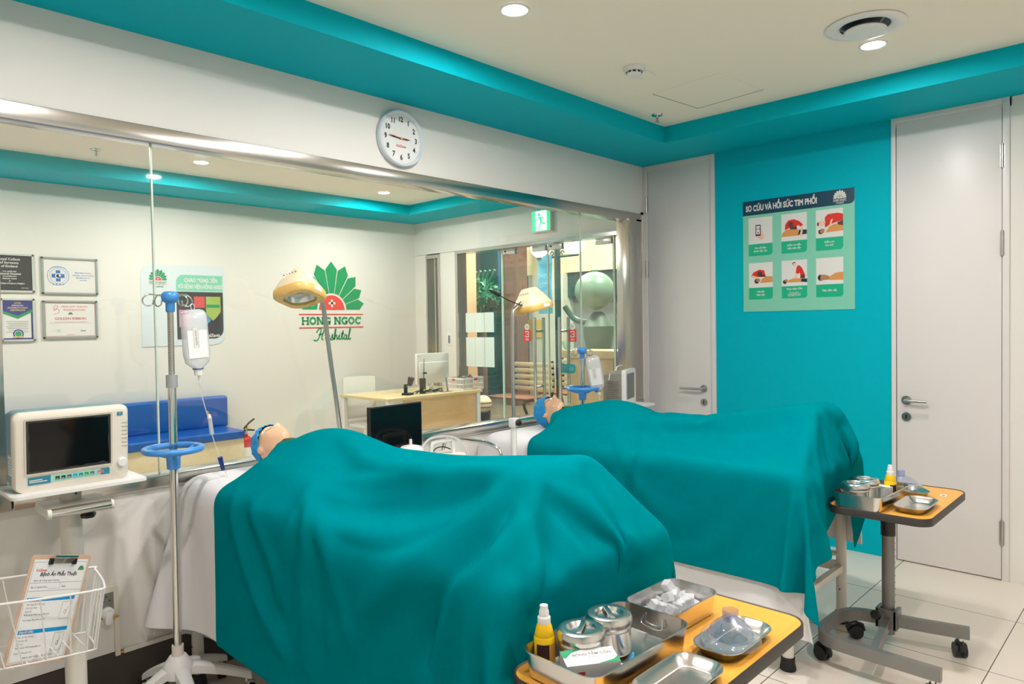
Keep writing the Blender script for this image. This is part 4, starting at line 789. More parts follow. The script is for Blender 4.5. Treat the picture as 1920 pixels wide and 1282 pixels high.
39,1,6,4,-1,-8,-19,-27,-29,-8,3,-3,6,61,-52,-10,0,25,18,-22,48,-40,-1,2,1,1,-2,-2,-3,3,0,-23,32,-8,12,-5,16,4,-19,9,10,2,2,-3,8,-8,-48,-3,40,32,-4,8,3,-8,-5,-5,
44,0,-5,-1,2,7,4,-5,-21,-31,-27,-7,-3,-3,59,-41,-8,-3,34,-7,-7,57,-45,-3,2,-3,1,1,-2,0,-8,-5,19,2,2,19,-18,15,4,1,0,0,2,2,-6,-35,3,44,16,-6,-1,-8,-22,-9,-6,-9,
17,9,9,5,2,-2,1,5,7,0,-19,-35,-28,-13,-5,42,-25,-6,0,20,-3,0,40,-30,-1,-1,0,2,-2,1,-4,5,5,2,2,16,-2,-1,5,2,0,0,2,0,-15,3,30,-2,-16,-15,-11,-9,2,-4,-7,-2,
-44,3,15,9,11,10,9,8,4,1,14,8,-15,-29,-32,-14,19,-9,1,22,-2,-10,5,17,-13,1,1,0,1,-2,-5,12,0,2,-2,20,-2,-2,5,2,0,1,-7,-4,-2,5,-16,-17,-7,-4,-2,-1,0,1,3,3,
-37,-1,-4,4,2,3,4,4,7,9,6,9,16,9,-6,-21,-26,4,-2,0,11,2,-14,13,0,-3,1,-2,4,-4,1,10,-4,7,0,9,4,-2,3,4,1,-13,-3,-7,0,-12,-1,-2,-2,1,0,1,1,1,1,0,
-41,2,-5,-3,-2,0,0,0,2,2,-1,1,5,6,13,13,16,-12,-1,-12,-1,8,6,-16,7,5,-2,-1,3,-7,15,-2,-7,11,5,1,7,-2,2,5,-18,2,-9,-2,3,8,-4,0,2,0,1,0,-1,-3,-3,0,
16,1,-1,-2,0,-2,-2,0,-2,-1,-1,0,-1,-1,-2,-6,-6,12,2,-1,-14,-6,6,8,-13,4,2,2,1,2,2,-1,7,2,-2,5,6,1,2,-17,2,-9,1,1,2,0,5,3,0,-1,-1,-2,-1,-1,0,0,
39,-2,0,0,-1,0,0,-1,0,-2,0,-1,-2,-1,-3,-6,-11,-10,0,3,5,-10,-10,4,6,-10,2,3,-6,11,0,1,4,2,1,0,7,3,-14,-3,-4,1,0,0,1,8,-1,-2,-2,0,-2,0,-1,3,5,4,
23,0,-1,-1,-1,-1,-2,-1,-2,-1,-2,-4,-4,-5,-4,1,3,4,-1,-2,3,5,-3,-10,1,-1,-6,-2,12,-1,1,2,0,7,2,3,1,-9,-9,-1,-2,-1,1,0,6,-2,-3,1,0,0,3,3,8,9,8,9,
11,-1,-1,-1,-1,-1,0,-1,-2,-2,-3,-2,1,3,4,1,-3,-1,-1,1,-2,1,4,1,-5,-2,-6,4,3,0,0,1,1,-1,3,0,4,-6,-5,-5,-4,-4,-3,5,8,7,0,0,3,6,7,10,10,7,5,4,
4,0,0,0,0,-1,-1,-3,-1,-1,1,3,2,0,-2,-1,0,0,0,0,1,-1,0,1,2,-1,4,-4,-1,0,0,-1,0,0,-1,-2,-5,7,14,6,4,0,-6,-19,-7,7,12,8,10,9,8,6,3,1,1,-12,
3,0,-1,0,-1,-1,-2,0,1,2,1,1,-2,-1,0,0,0,0,1,-1,0,1,0,0,0,2,2,-1,-5,1,0,0,0,0,-1,-1,-2,1,-1,11,10,11,10,5,-22,-7,12,12,8,-8,-11,-21,-14,-5,-14,-4,
2,-1,0,-1,0,-1,0,2,1,0,0,-2,0,0,0,0,0,0,-2,2,0,1,0,0,1,2,0,-2,-1,0,0,-1,0,0,-1,1,-2,3,-4,-13,-2,5,-6,11,16,-21,-19,-6,0,15,9,13,-2,-31,-19,-2,
1,0,0,-1,-1,1,1,1,0,-1,-1,0,0,0,0,-1,1,-1,1,0,1,0,-1,4,-3,3,1,-3,-2,1,-1,1,-1,0,1,-1,-3,-1,12,-6,-9,-10,8,4,-3,18,-11,-18,-16,-10,6,3,10,20,-4,19,
0,0,0,0,0,1,1,-1,-1,-1,0,-2,-1,-1,1,2,2,-1,1,1,-1,0,6,-6,3,2,0,-3,-1,-1,1,-1,1,-1,0,-1,-3,2,-2,18,-10,-4,-2,-2,5,3,10,-11,-1,-17,-20,-4,3,-1,28,3,
1,0,-1,0,1,0,-1,-1,-1,0,-2,1,2,3,1,-1,-3,1,1,-2,1,5,-4,0,3,1,0,-3,-1,0,-1,1,-1,1,-1,0,-3,0,-1,0,20,-14,1,0,0,-9,14,13,-23,7,3,-15,-18,5,19,-8,
0,0,0,1,-1,0,-1,-1,-1,-1,3,4,1,-1,-5,2,0,0,-3,3,5,-1,-3,1,3,1,-2,-2,-1,0,-1,0,1,-1,1,-1,-4,0,3,-5,7,14,-16,5,-7,1,-7,15,19,-26,-5,13,1,-10,-15,7,
0,0,0,0,0,-1,-1,-1,1,4,3,-2,-3,-4,5,-4,4,-2,2,1,1,-1,-2,3,2,0,-2,-1,0,-2,1,-1,0,0,0,1,-5,0,2,1,-6,17,-2,-11,9,-7,-9,3,12,21,-23,-11,9,6,-13,-3,
0,0,0,0,-1,-2,0,3,4,1,-4,-3,-3,6,-4,7,-4,0,0,3,0,-2,0,4,0,0,-3,0,-1,0,-1,1,-1,1,-1,0,-2,-1,0,3,-5,2,19,-12,-5,3,-5,-11,8,12,18,-20,-12,6,0,-4,
0,0,0,-1,-1,0,3,3,-1,-3,-3,-2,6,-4,8,-5,-1,1,2,0,0,-2,2,3,0,0,-4,1,-1,0,-1,0,1,-1,1,-1,-2,-1,0,3,-2,-6,12,9,-9,1,-2,-11,-5,9,12,12,-17,-10,5,-2,
0,0,0,-1,0,2,3,-2,-3,-3,0,4,0,6,-7,-2,3,0,-1,2,1,-2,4,2,-1,-1,-4,2,0,-1,0,-1,0,1,-1,0,-1,0,-3,2,2,-4,1,2,-1,0,4,-2,-10,-1,10,12,5,-15,-2,-3,
0,0,-1,-1,2,4,-2,-3,-2,-1,3,3,3,-6,0,4,-3,1,0,0,1,-1,5,-2,0,-1,-3,2,0,-1,-1,1,-1,0,0,-1,0,0,-2,0,4,-5,-1,4,4,-1,1,-1,-6,-6,3,8,10,1,-14,0,
0,-1,0,1,2,0,-2,-2,-1,3,3,1,-5,1,1,-3,2,0,1,1,-1,2,1,-3,2,0,-3,1,1,-1,-1,0,1,-1,1,-1,0,1,-3,-1,1,1,-2,11,-8,2,5,-1,-7,-6,-2,7,6,6,-6,-6,
0,0,0,1,1,-2,-2,-1,1,3,2,-2,-1,0,-2,1,1,0,0,1,0,2,0,-1,1,-1,-3,3,0,-1,0,0,-1,1,-1,0,1,-1,-3,-1,-1,5,3,-4,0,-1,3,6,-4,-6,-4,2,6,3,2,-6,
0,0,0,1,0,-1,-1,0,1,2,-1,-1,0,-1,2,1,-2,0,0,0,1,3,-7,5,0,-1,-1,1,1,-1,-1,0,1,-1,1,-1,1,-1,-2,-2,0,5,2,-5,8,-8,-1,7,1,-6,-5,0,5,3,4,-6,
0,0,0,0,0,0,0,0,0,0,0,0,0,0,-1,-1,2,0,1,-1,0,0,-1,4,-2,0,0,-1,2,-1,-1,0,0,0,0,1,0,-1,-2,-2,2,4,0,0,-3,0,-3,4,4,-4,-3,-3,3,4,2,-2,
0,0,0,0,0,0,1,0,-1,-1,0,1,0,1,1,0,-2,0,0,0,0,-3,4,0,0,0,-1,1,1,0,-1,0,-1,1,-1,0,1,-3,-1,0,2,3,-3,5,-3,-3,0,2,2,-1,-3,-2,1,2,1,0,
0,0,0,0,0,0,1,1,-1,-3,1,1,0,-1,-1,1,1,0,0,0,0,-5,6,-1,1,1,-1,0,0,1,1,-2,-1,0,0,1,1,-3,-1,1,3,-1,3,-4,0,0,0,-1,2,0,-2,-2,0,2,1,0,
0,0,0,-1,0,1,1,1,1,-3,-3,1,3,0,0,-1,1,-1,0,-1,-1,0,3,-1,0,1,0,0,1,0,1,-2,-1,0,0,1,-1,-2,0,3,1,0,0,-2,1,-1,0,0,-1,1,0,-1,-1,1,0,1,
0,0,0,-1,-1,1,1,2,1,0,-5,-2,3,2,0,0,-1,1,-1,-1,-1,1,0,1,1,0,0,0,0,1,1,-2,-1,0,0,1,0,-3,1,3,1,1,-1,-1,-3,0,2,-1,0,0,0,-1,-1,0,1,1,
0,0,1,-1,-2,0,2,0,2,2,0,-5,-4,5,1,-2,1,0,-1,0,-1,0,1,0,1,1,1,0,-1,2,0,-2,-1,0,0,1,0,-6,8,1,-1,1,-5,5,-8,3,3,-3,-1,1,1,0,0,-1,-1,1,
0,0,0,1,-2,-2,0,3,0,1,3,1,-5,-6,6,2,-2,0,0,-2,-1,2,0,0,1,1,2,-1,-2,2,1,-2,-1,0,0,-1,-1,1,7,0,-2,-2,3,-6,-3,5,1,-4,0,1,1,1,-2,-1,0,2,
0,0,1,0,1,-3,-2,0,3,0,0,2,3,-2,-8,5,0,1,-3,-2,1,1,1,0,0,2,3,-3,0,1,1,-2,0,-1,1,-3,-1,4,5,0,0,-2,0,-4,1,4,-5,-2,-2,3,2,0,-1,-2,0,1,
-1,1,0,2,0,0,-3,-3,0,3,1,0,1,2,1,-7,3,1,2,-5,-3,4,-1,1,0,2,4,-4,0,2,0,-2,-1,0,0,-4,2,5,4,-1,0,0,-4,-3,5,-3,-3,-1,0,4,1,0,-2,-3,1,1,
0,-1,0,1,1,2,0,-2,-4,-1,2,2,0,0,1,2,-3,0,1,2,-8,2,1,0,1,0,8,-6,1,0,0,-1,-1,1,0,-9,4,9,2,1,0,-5,-6,3,2,-5,1,-3,3,2,2,0,-3,-2,1,1,
0,-1,0,0,2,0,2,0,0,-4,-3,0,3,1,0,0,0,1,-1,1,2,-4,-1,1,0,0,7,-4,1,-2,0,0,0,0,0,-7,8,5,-1,1,-5,-6,3,3,-6,4,-2,-2,4,2,1,-1,-5,-1,2,2,
0,0,-3,0,1,2,1,2,0,1,-2,-3,-3,1,3,0,0,0,1,-1,1,0,-2,-1,0,1,4,2,-3,0,0,0,0,-1,-7,4,5,4,-2,-6,-3,2,4,-2,0,-1,-5,5,1,3,0,-4,-3,1,2,0,
0,0,-1,-3,-1,1,2,2,1,1,2,0,-1,-3,-2,2,1,-1,0,0,1,-1,-1,0,0,0,2,8,-9,1,0,1,0,2,-12,11,3,0,-3,-4,0,2,0,-1,1,-6,3,2,3,0,-3,-3,0,2,0,0,
0,1,0,-2,-3,-2,-1,2,3,2,0,1,1,1,-1,-2,0,1,0,0,1,-1,-1,-1,-1,-1,1,6,-3,1,0,0,2,-2,-1,4,3,-2,-7,0,1,2,-1,-1,-2,0,2,2,1,-2,-3,-2,2,1,1,0,
0,2,3,0,-2,-4,-3,-3,-1,2,3,2,0,1,0,0,0,0,0,1,0,0,-2,0,-1,-1,1,3,1,-1,0,3,0,-10,12,2,-1,-6,-2,2,1,-1,1,-1,-2,1,2,0,-2,-1,-1,0,1,0,0,0,
0,-2,3,4,2,0,-1,-3,-3,-5,-2,0,3,1,1,2,0,0,1,-1,1,1,-1,-2,0,-1,-2,2,7,-5,1,2,2,1,1,2,-7,-4,4,-1,0,1,-1,-1,0,1,0,0,-1,-2,0,1,0,1,0,0,
1,-2,-2,2,3,3,2,1,0,0,-2,-2,-2,-2,0,0,0,1,-1,1,0,-1,1,-1,-1,0,-1,-3,6,-2,1,5,1,1,3,-7,-3,2,-2,0,2,0,0,-2,1,0,-1,-1,0,0,0,0,0,0,0,1,
0,2,-3,-4,0,2,2,2,1,2,1,-1,-1,0,-1,-2,0,0,1,0,0,1,0,0,-2,-1,-1,0,-1,4,0,3,1,4,-5,-2,0,-1,0,1,0,1,-1,-1,-1,0,0,0,-1,0,0,1,-1,0,0,-2,
1,0,1,0,-4,-2,-2,-1,1,0,0,2,0,1,1,2,0,0,0,0,0,0,-2,2,1,-1,0,-1,0,2,1,1,0,1,0,-2,0,-1,0,0,2,-1,0,-1,-1,0,0,-1,1,0,0,-1,1,0,0,1,
0,0,2,1,1,-1,1,0,-1,0,0,0,0,0,-1,-2,0,1,0,0,1,1,-1,-2,0,1,0,0,0,0,0,2,1,0,0,0,-1,0,0,0,0,-1,-1,0,0,-1,0,0,-1,0,0,0,0,0,1,0,
-1,1,-1,1,1,1,-1,0,0,0,0,-1,0,-1,0,0,2,-1,0,0,0,-1,0,1,1,0,1,1,-1,0,0,-1,0,0,2,-1,0,0,-2,1,0,2,-1,-2,0,0,0,0,0,0,0,-1,0,0,-1,0,
-1,0,1,-1,1,0,0,0,0,-2,0,0,0,0,0,1,1,0,1,1,0,0,-2,0,0,0,2,2,-1,0,0,-1,-1,2,-5,4,-1,0,2,0,0,-1,0,-1,-1,1,-1,0,-1,0,0,1,0,0,0,0,
2,-1,-1,1,-1,0,0,0,0,2,0,0,0,1,0,-1,-2,1,-1,0,0,-1,1,0,1,5,1,-6,2,1,-2,-1,0,-1,3,-8,8,-1,-3,0,1,2,-1,0,-1,-1,-1,0,1,0,0,0,0,0,0,0,
3,0,-1,-1,0,0,0,0,0,-1,0,0,0,-1,0,0,1,0,-1,1,-3,2,5,3,4,-5,-11,6,4,-2,-1,0,-4,-1,9,6,-22,12,4,-1,-3,0,0,-2,-3,1,1,0,0,0,0,1,0,0,0,0,
0,-1,1,-1,0,0,0,1,0,1,0,0,0,0,0,0,-1,-1,3,-4,7,11,5,-5,-20,-7,10,5,-1,2,-4,0,-3,-1,-14,7,20,-23,8,7,4,-2,-2,-3,1,0,0,0,0,0,0,-1,1,0,-1,0,
-9,1,1,2,1,1,1,0,0,0,0,1,0,1,0,0,0,1,1,10,6,1,0,0,10,5,-24,-5,-3,-2,3,-1,-2,-12,3,-7,7,12,-15,1,4,7,1,-1,0,0,0,0,1,0,0,1,-1,1,1,0,
-3314,-11,11,-1,4,-1,-2,-1,-1,-2,-1,-1,0,1,2,1,1,1,1,0,-1,0,-1,0,5,4,-6,-2,0,2,4,-7,0,1,0,1,5,-7,0,-1,-1,0,0,0,1,1,0,0,-1,0,1,16,48,35,4,-33,
4,7,-20,9,-4,7,-1,-1,0,1,-1,0,0,-1,-1,1,0,0,0,4,-3,-1,0,0,0,0,0,0,0,0,0,1,0,-1,0,0,0,0,0,0,0,0,0,1,0,-1,0,0,0,1,6,21,-7,-21,-27,-4,
3,1,3,-12,5,-5,8,0,-3,1,0,0,-1,0,0,-1,0,0,5,-2,-1,-1,0,0,0,0,0,0,0,0,1,2,-4,0,1,-1,-5,7,-2,1,0,0,0,0,0,1,-1,0,1,0,15,9,-17,-27,-14,1,
-8,10,4,-2,-8,3,-4,8,1,-4,2,-1,0,0,-1,-1,1,0,-2,-1,3,0,1,-1,-1,1,2,-2,0,-1,1,1,-1,0,0,0,0,0,0,0,0,0,1,0,0,-1,0,0,0,8,20,-14,-26,-20,0,25,
1,-7,5,3,2,-6,1,-4,9,0,-4,1,0,-1,0,0,0,0,-2,-2,4,0,0,0,0,0,1,0,-1,0,0,0,0,1,-2,0,1,-1,1,0,0,0,0,0,0,0,0,0,0,23,-3,-22,-25,-6,22,11,
0,2,-4,9,-4,-1,-3,0,-4,10,-1,-3,0,0,-1,0,-1,0,-1,7,0,-2,-3,0,0,-1,3,-2,0,0,-2,2,0,0,-1,2,-1,0,0,0,0,1,0,0,-1,-1,1,0,14,10,-18,-28,-14,22,14,0,
-9,10,11,-3,6,-11,-2,-3,-1,-3,10,-2,-2,0,0,-1,0,0,0,1,0,2,-3,0,-1,1,0,0,0,-1,-1,3,0,-1,1,-1,0,0,0,0,1,-1,0,0,0,0,0,-1,26,-11,-29,-21,18,18,1,-1,
-17,-1,5,9,6,18,-16,-3,-2,-1,0,7,-2,-2,0,0,-1,0,0,-4,0,5,-1,0,0,0,1,-1,0,0,0,3,-1,-3,1,0,0,0,0,0,0,1,0,-1,0,0,-1,24,-3,-27,-25,10,23,-1,-1,0,
-1,-11,-8,2,8,7,26,-17,-6,-2,-2,4,5,-2,-2,0,-1,-1,1,-2,5,-3,1,0,-1,-1,1,0,0,0,-2,1,2,-2,1,1,-1,0,0,0,1,-1,0,0,-1,1,7,15,-19,-30,1,25,1,0,0,1,
35,-19,-17,-13,-5,5,7,29,-9,-11,-5,-1,5,3,-1,-2,0,-1,-1,0,1,-1,4,-3,-1,1,0,2,-4,1,-2,0,5,-16,14,-6,0,-7,6,7,0,1,-1,0,0,1,21,-10,-34,-7,25,5,-1,-2,4,7,
48,-2,-13,-20,-19,-11,3,6,19,6,-13,-8,0,7,1,-1,-2,0,0,0,-5,5,1,-6,0,2,1,3,-9,10,-6,2,1,-20,23,-19,15,-27,3,13,11,4,-3,0,-1,13,6,-31,-18,24,10,2,-7,14,11,9,
25,13,9,-2,-13,-24,-23,5,-4,17,15,-13,-10,2,6,0,-1,0,-10,-6,8,7,0,-7,-3,7,2,0,-3,9,-3,6,-12,1,10,-12,14,-16,-5,-2,18,-1,-5,1,6,14,-22,-30,23,9,7,-10,6,-4,-3,-5,
-13,14,16,17,11,0,-17,-38,-2,-6,15,22,-14,-11,6,4,-3,-1,-15,-20,12,23,-17,18,4,-1,-9,1,34,-20,23,-10,-30,30,-17,0,2,4,0,14,-32,6,-4,4,17,-9,-38,19,20,23,-37,25,5,-15,-7,-4,
-34,1,9,13,18,19,16,2,-19,-24,-18,10,25,-10,-16,10,3,-4,6,-15,-9,10,34,0,1,-18,19,-1,6,4,3,-28,-9,34,-7,-3,-24,39,-7,-22,-10,-4,0,10,-3,-26,15,34,14,-48,39,-15,-7,16,7,4,
-20,-5,-7,-4,0,13,16,22,22,6,-20,-29,2,9,15,-26,10,-1,15,8,-9,-22,31,3,9,-4,-4,2,5,4,-19,-25,33,8,-4,-4,19,-19,3,-4,-2,-21,10,-6,-10,4,36,-4,-35,31,-3,8,15,1,-1,-2,
36,-9,-3,-9,-10,-14,-7,-3,5,23,21,2,-18,-3,-8,23,-23,5,4,22,-1,-11,-23,46,-3,-7,-6,4,0,1,-25,10,17,3,-8,1,0,-1,3,-1,-2,2,-13,-6,4,27,-16,-10,25,5,2,-1,-2,0,-2,0,
35,5,8,3,2,-2,-5,-6,-10,-17,1,11,13,0,-6,-15,13,-12,-1,28,-5,-7,-12,-13,24,4,-9,6,-1,-11,-11,17,10,1,-18,13,-2,-1,4,-3,2,-4,13,4,2,-14,6,6,-3,0,-2,0,-1,0,3,1,
37,0,-5,5,2,4,3,3,4,4,-2,-3,-8,3,-2,-4,-2,7,-1,-4,8,-5,-11,-18,5,17,-7,4,-4,-16,7,17,-1,-1,-8,7,-3,2,1,-5,-7,17,10,3,-3,0,-4,-1,0,0,2,0,2,1,-1,1,
36,1,-5,-4,-3,-2,-1,0,-1,1,1,3,3,3,6,9,5,1,0,-13,-2,10,-1,-18,-8,14,0,1,-11,-13,25,3,1,-10,4,3,-7,5,-2,-13,21,8,1,1,0,0,1,-1,1,-1,0,0,0,-1,1,0,
48,0,0,-1,1,0,0,0,0,0,1,0,1,0,1,1,-2,4,-1,-1,-4,-8,6,-1,-21,3,7,-10,-2,6,17,-7,-12,0,0,14,-9,3,-8,15,9,1,1,0,-1,1,-1,1,-1,1,-1,1,0,0,0,0,
36,0,1,0,1,0,0,1,1,1,0,0,1,2,1,2,4,1,1,0,-1,0,-7,3,-10,-15,14,-1,-24,35,-13,5,-5,-9,13,0,-11,7,8,10,0,0,0,0,0,-1,1,-1,1,0,0,0,-1,1,0,-2,
47,1,0,0,0,1,1,0,1,0,1,1,0,0,0,0,-1,1,0,0,0,-1,1,-3,2,-9,-13,-3,17,-9,4,4,5,-19,-4,-1,5,17,6,0,-1,1,0,-1,1,0,-1,1,-1,0,1,0,-1,-3,-5,-6,
52,0,0,1,0,0,0,0,0,-1,0,0,0,0,0,0,1,-1,1,-1,0,0,1,0,-1,0,3,-5,-1,0,-1,0,1,3,-1,4,0,-3,1,0,1,-2,0,-1,1,0,0,0,1,-2,-3,-5,-7,-9,-10,-7,
52,0,0,0,0,0,0,0,0,1,0,0,0,0,0,0,-1,1,-1,1,0,0,-1,1,0,2,3,0,-2,-3,0,0,-1,0,2,1,4,-5,-8,-7,-6,-3,0,22,6,0,-2,-5,-7,-6,-7,-10,-12,-9,-9,-17,
53,0,0,0,0,0,0,0,0,0,0,0,0,0,0,0,0,-1,1,0,0,0,0,-1,1,1,-3,3,-2,1,-1,0,0,0,0,0,-2,1,-4,0,-3,-6,-10,-31,-20,-6,1,3,5,-11,-7,-4,0,4,28,4,
53,0,0,0,0,0,0,0,0,0,0,0,0,-1,0,0,0,1,0,0,0,0,0,0,-1,0,0,0,0,0,1,-1,1,0,-1,0,0,-1,-1,-4,-3,4,-9,-2,6,-7,-13,-9,-2,23,3,3,0,-9,-32,7,
52,0,0,1,0,-1,0,0,0,0,0,0,0,1,0,0,0,0,-1,0,0,0,0,0,1,-1,0,1,0,0,-1,1,-1,0,1,0,-2,1,-3,2,0,-7,6,0,-7,7,2,-4,-12,-15,13,2,10,3,1,0,
53,0,0,-1,0,1,0,0,0,0,0,0,0,0,0,0,-1,0,1,0,0,0,-1,1,0,-1,0,1,-1,0,0,0,1,-1,0,1,-1,0,1,-4,2,2,-1,-2,0,-7,5,4,1,-4,-17,1,3,2,11,2,
53,0,0,0,0,0,0,0,0,0,0,0,-1,0,0,0,1,0,0,0,-1,-1,2,0,-1,0,0,0,0,1,0,0,-1,1,0,-1,-1,1,-1,1,-2,2,0,1,-1,-1,-6,2,5,0,2,-3,-9,4,4,2,
53,0,0,0,0,0,0,0,-1,0,0,0,1,0,0,0,-1,0,0,0,0,1,0,-1,0,0,0,1,0,0,-1,0,1,-1,0,1,-1,-1,1,-1,1,-2,3,-1,0,-1,1,-6,-1,6,1,0,1,0,-4,2,
52,1,0,0,-1,0,0,0,1,0,0,0,0,0,-1,0,1,0,-1,0,0,0,0,1,-1,0,1,0,-1,0,1,-1,0,1,-1,0,0,0,0,0,-1,1,-1,0,0,1,-2,3,-4,-4,6,1,0,1,-1,-1,
53,-1,0,0,1,0,0,0,0,0,0,-1,0,0,1,0,0,-1,1,-1,1,0,0,-1,0,0,0,1,0,0,-1,1,-1,0,1,0,-1,-1,1,1,-2,0,-1,3,-1,0,0,-2,2,-1,-5,5,1,0,0,0,
53,0,0,0,0,0,0,0,-1,0,0,1,0,0,-1,0,0,1,-1,1,-1,1,-1,0,0,0,1,0,-1,1,0,-1,1,0,-1,0,0,0,0,0,0,-2,3,-2,1,0,1,-1,-1,1,-1,-3,4,0,1,0,
53,0,0,0,0,0,-1,0,1,0,0,0,0,-1,1,0,0,0,0,-1,1,0,0,-2,1,1,0,-1,1,-1,0,1,-1,0,0,0,1,0,-1,0,1,-2,1,0,0,0,0,0,0,0,1,-2,-2,3,0,0,
53,0,0,0,-1,0,1,0,0,0,0,-1,0,1,0,0,-1,0,1,0,0,-1,0,1,-1,1,0,0,-1,1,-1,0,1,-1,0,1,-1,0,0,0,0,0,-1,-1,2,0,0,1,-1,-1,1,1,-2,0,1,0,
53,-1,0,0,1,0,0,0,-1,0,0,1,0,0,-1,0,1,0,-1,1,-1,1,-1,0,1,-1,0,0,1,-1,1,0,-1,1,0,-1,1,0,-1,0,1,0,-3,2,-1,1,0,0,1,-1,0,1,0,-1,1,0,
52,1,0,0,0,0,0,-1,1,0,0,0,0,-1,1,0,0,0,0,0,0,-1,0,1,0,0,0,0,0,0,-1,0,1,-1,0,1,-1,0,0,0,-1,1,1,0,-1,0,0,0,0,1,-1,0,1,-1,0,1,
53,0,0,0,0,-1,0,1,0,0,0,-1,0,1,0,0,0,-1,1,-1,1,0,0,0,-1,1,0,-1,0,1,0,-1,0,1,0,-1,1,0,-1,0,0,1,-1,0,0,1,0,0,0,0,0,-1,0,1,-1,0,
53,0,0,0,-1,1,0,0,0,0,-1,1,0,0,0,-1,0,1,0,0,0,-1,1,-1,1,0,0,-1,1,-1,0,0,0,0,0,0,1,-1,0,0,0,0,1,-1,1,-1,0,0,0,0,0,1,0,-1,1,0,
53,0,0,-1,1,0,0,0,0,-1,1,0,0,0,-1,1,0,0,-1,1,0,0,-1,1,0,0,0,-1,1,0,0,-1,1,-1,1,0,-1,0,0,0,0,1,-1,1,0,0,0,0,0,0,0,-1,0,1,-1,1,
53,0,-1,1,0,0,0,-1,0,1,0,0,0,-1,1,0,0,-1,1,0,0,-1,1,0,0,0,0,0,0,0,-1,1,-1,1,0,-1,1,0,-1,0,1,-1,1,-1,0,0,0,1,0,0,0,0,0,0,0,0,
53,-1,1,0,0,0,-1,1,0,0,0,-1,0,1,0,0,-1,1,0,0,0,-1,1,0,0,-1,0,0,1,-1,1,0,0,0,0,0,0,-1,1,0,0,0,-1,1,0,0,0,-1,0,0,0,0,1,-1,1,-1,
52,1,0,0,-1,0,1,0,0,-1,0,1,0,0,0,-1,1,0,0,0,-1,1,0,0,0,0,0,0,0,0,0,-1,1,0,0,0,-1,0,0,0,1,0,0,-1,1,0,0,0,0,0,0,0,-1,1,0,0,
53,0,0,-1,1,0,0,0,-1,1,0,0,0,0,-1,1,0,-1,0,0,1,0,0,0,0,0,0,0,0,0,0,0,0,-1,0,0,1,-1,1,0,0,-1,1,0,-1,0,1,0,0,0,0,0,0,0,-1,1,
53,0,-1,1,0,0,-1,0,1,0,0,-1,0,0,1,0,-1,1,0,0,-1,0,0,1,0,0,0,-1,1,0,-1,1,0,0,0,0,-1,1,-1,0,0,1,-1,0,1,0,-1,0,0,0,0,1,0,-1,1,0,
53,0,0,0,0,-1,1,0,0,0,-1,1,0,0,-1,0,1,0,-1,0,1,0,0,-1,1,0,-1,1,0,-1,1,-1,0,1,-1,0,0,0,0,0,0,0,0,1,0,0,0,0,0,0,0,-1,0,1,0,-1,
53,-1,1,0,-1,1,0,0,-1,0,1,0,-1,0,1,0,0,-1,1,-1,0,1,0,0,-1,0,1,-1,1,0,0,0,0,0,0,-1,0,1,-1,0,0,0,1,0,-1,0,0,1,0,0,0,0,0,0,-1,1,
53,0,0,-1,1,0,0,-1,1,0,0,-1,1,0,0,0,-1,1,-1,1,-1,0,0,1,0,0,-1,1,-1,1,0,0,0,-1,1,-2,1,0,0,0,0,0,0,0,0,1,0,-1,0,1,0,0,0,-1,1,0,
52,1,-1,1,0,-1,0,1,0,-1,0,1,0,0,-1,0,1,0,0,0,0,0,0,-1,1,0,-1,1,-2,1,0,1,0,-1,0,-1,1,0,0,0,0,0,0,0,1,-1,1,0,0,-1,0,0,0,1,0,0,
53,0,0,0,-1,1,0,0,-1,1,0,0,0,-1,1,0,0,-1,1,-1,1,0,-1,1,-1,1,-1,0,-1,2,0,-1,1,-1,0,0,1,-2,1,0,0,1,0,0,0,0,-1,0,1,0,0,0,0,0,0,0,
53,-1,1,-1,1,0,0,-1,1,0,0,-1,0,1,0,0,-1,1,0,0,0,0,0,-1,0,0,1,-1,1,-2,1,1,-1,0,-1,2,-2,0,1,1,0,-1,1,0,-1,1,0,0,-1,0,1,0,-1,0,0,0,
53,0,0,0,0,-1,0,1,0,0,-1,1,0,0,0,0,0,0,0,1,0,1,0,1,1,1,1,1,1,-1,1,-1,-2,0,-1,-1,-2,-1,1,-1,0,1,-1,0,0,-1,1,0,0,0,-1,0,1,0,0,0,
53,0,0,0,0,0,0,0,-1,1,0,0,0,0,0,0,1,0,0,1,1,1,1,2,1,1,2,2,0,0,1,-2,-3,0,-1,-3,-3,1,0,-1,-1,-1,0,0,0,1,-1,0,0,0,0,0,0,0,0,0,
54,0,0,0,-1,1,0,0,1,-2,1,0,0,0,0,1,0,0,1,0,0,1,2,0,2,2,1,2,2,0,-1,0,-2,-2,-2,-4,0,1,-2,0,-1,0,0,-1,1,-1,0,0,0,1,0,-1,0,0,0,0,
55,1,-1,0,1,-1,0,0,0,1,0,0,0,0,0,-1,0,1,0,0,2,1,1,2,1,1,1,1,2,0,-1,-1,0,-2,-5,0,1,-1,-1,-1,0,-1,0,0,-1,0,0,1,0,-1,0,1,0,-1,0,0,
57,-1,0,0,0,1,-1,0,0,0,0,0,0,0,1,0,0,0,0,1,0,1,2,1,2,1,2,0,1,2,-1,-1,-2,-2,-1,0,-1,-2,-1,-1,-1,1,-1,0,0,0,0,-1,0,0,0,0,0,1,0,0,
57,0,0,1,-1,0,0,0,0,0,0,0,0,1,-1,0,1,0,0,1,1,1,0,2,1,2,1,2,1,0,1,-1,-2,-3,0,-2,-2,-1,-1,0,0,-1,-1,0,0,0,0,0,0,0,0,0,0,0,-1,0,
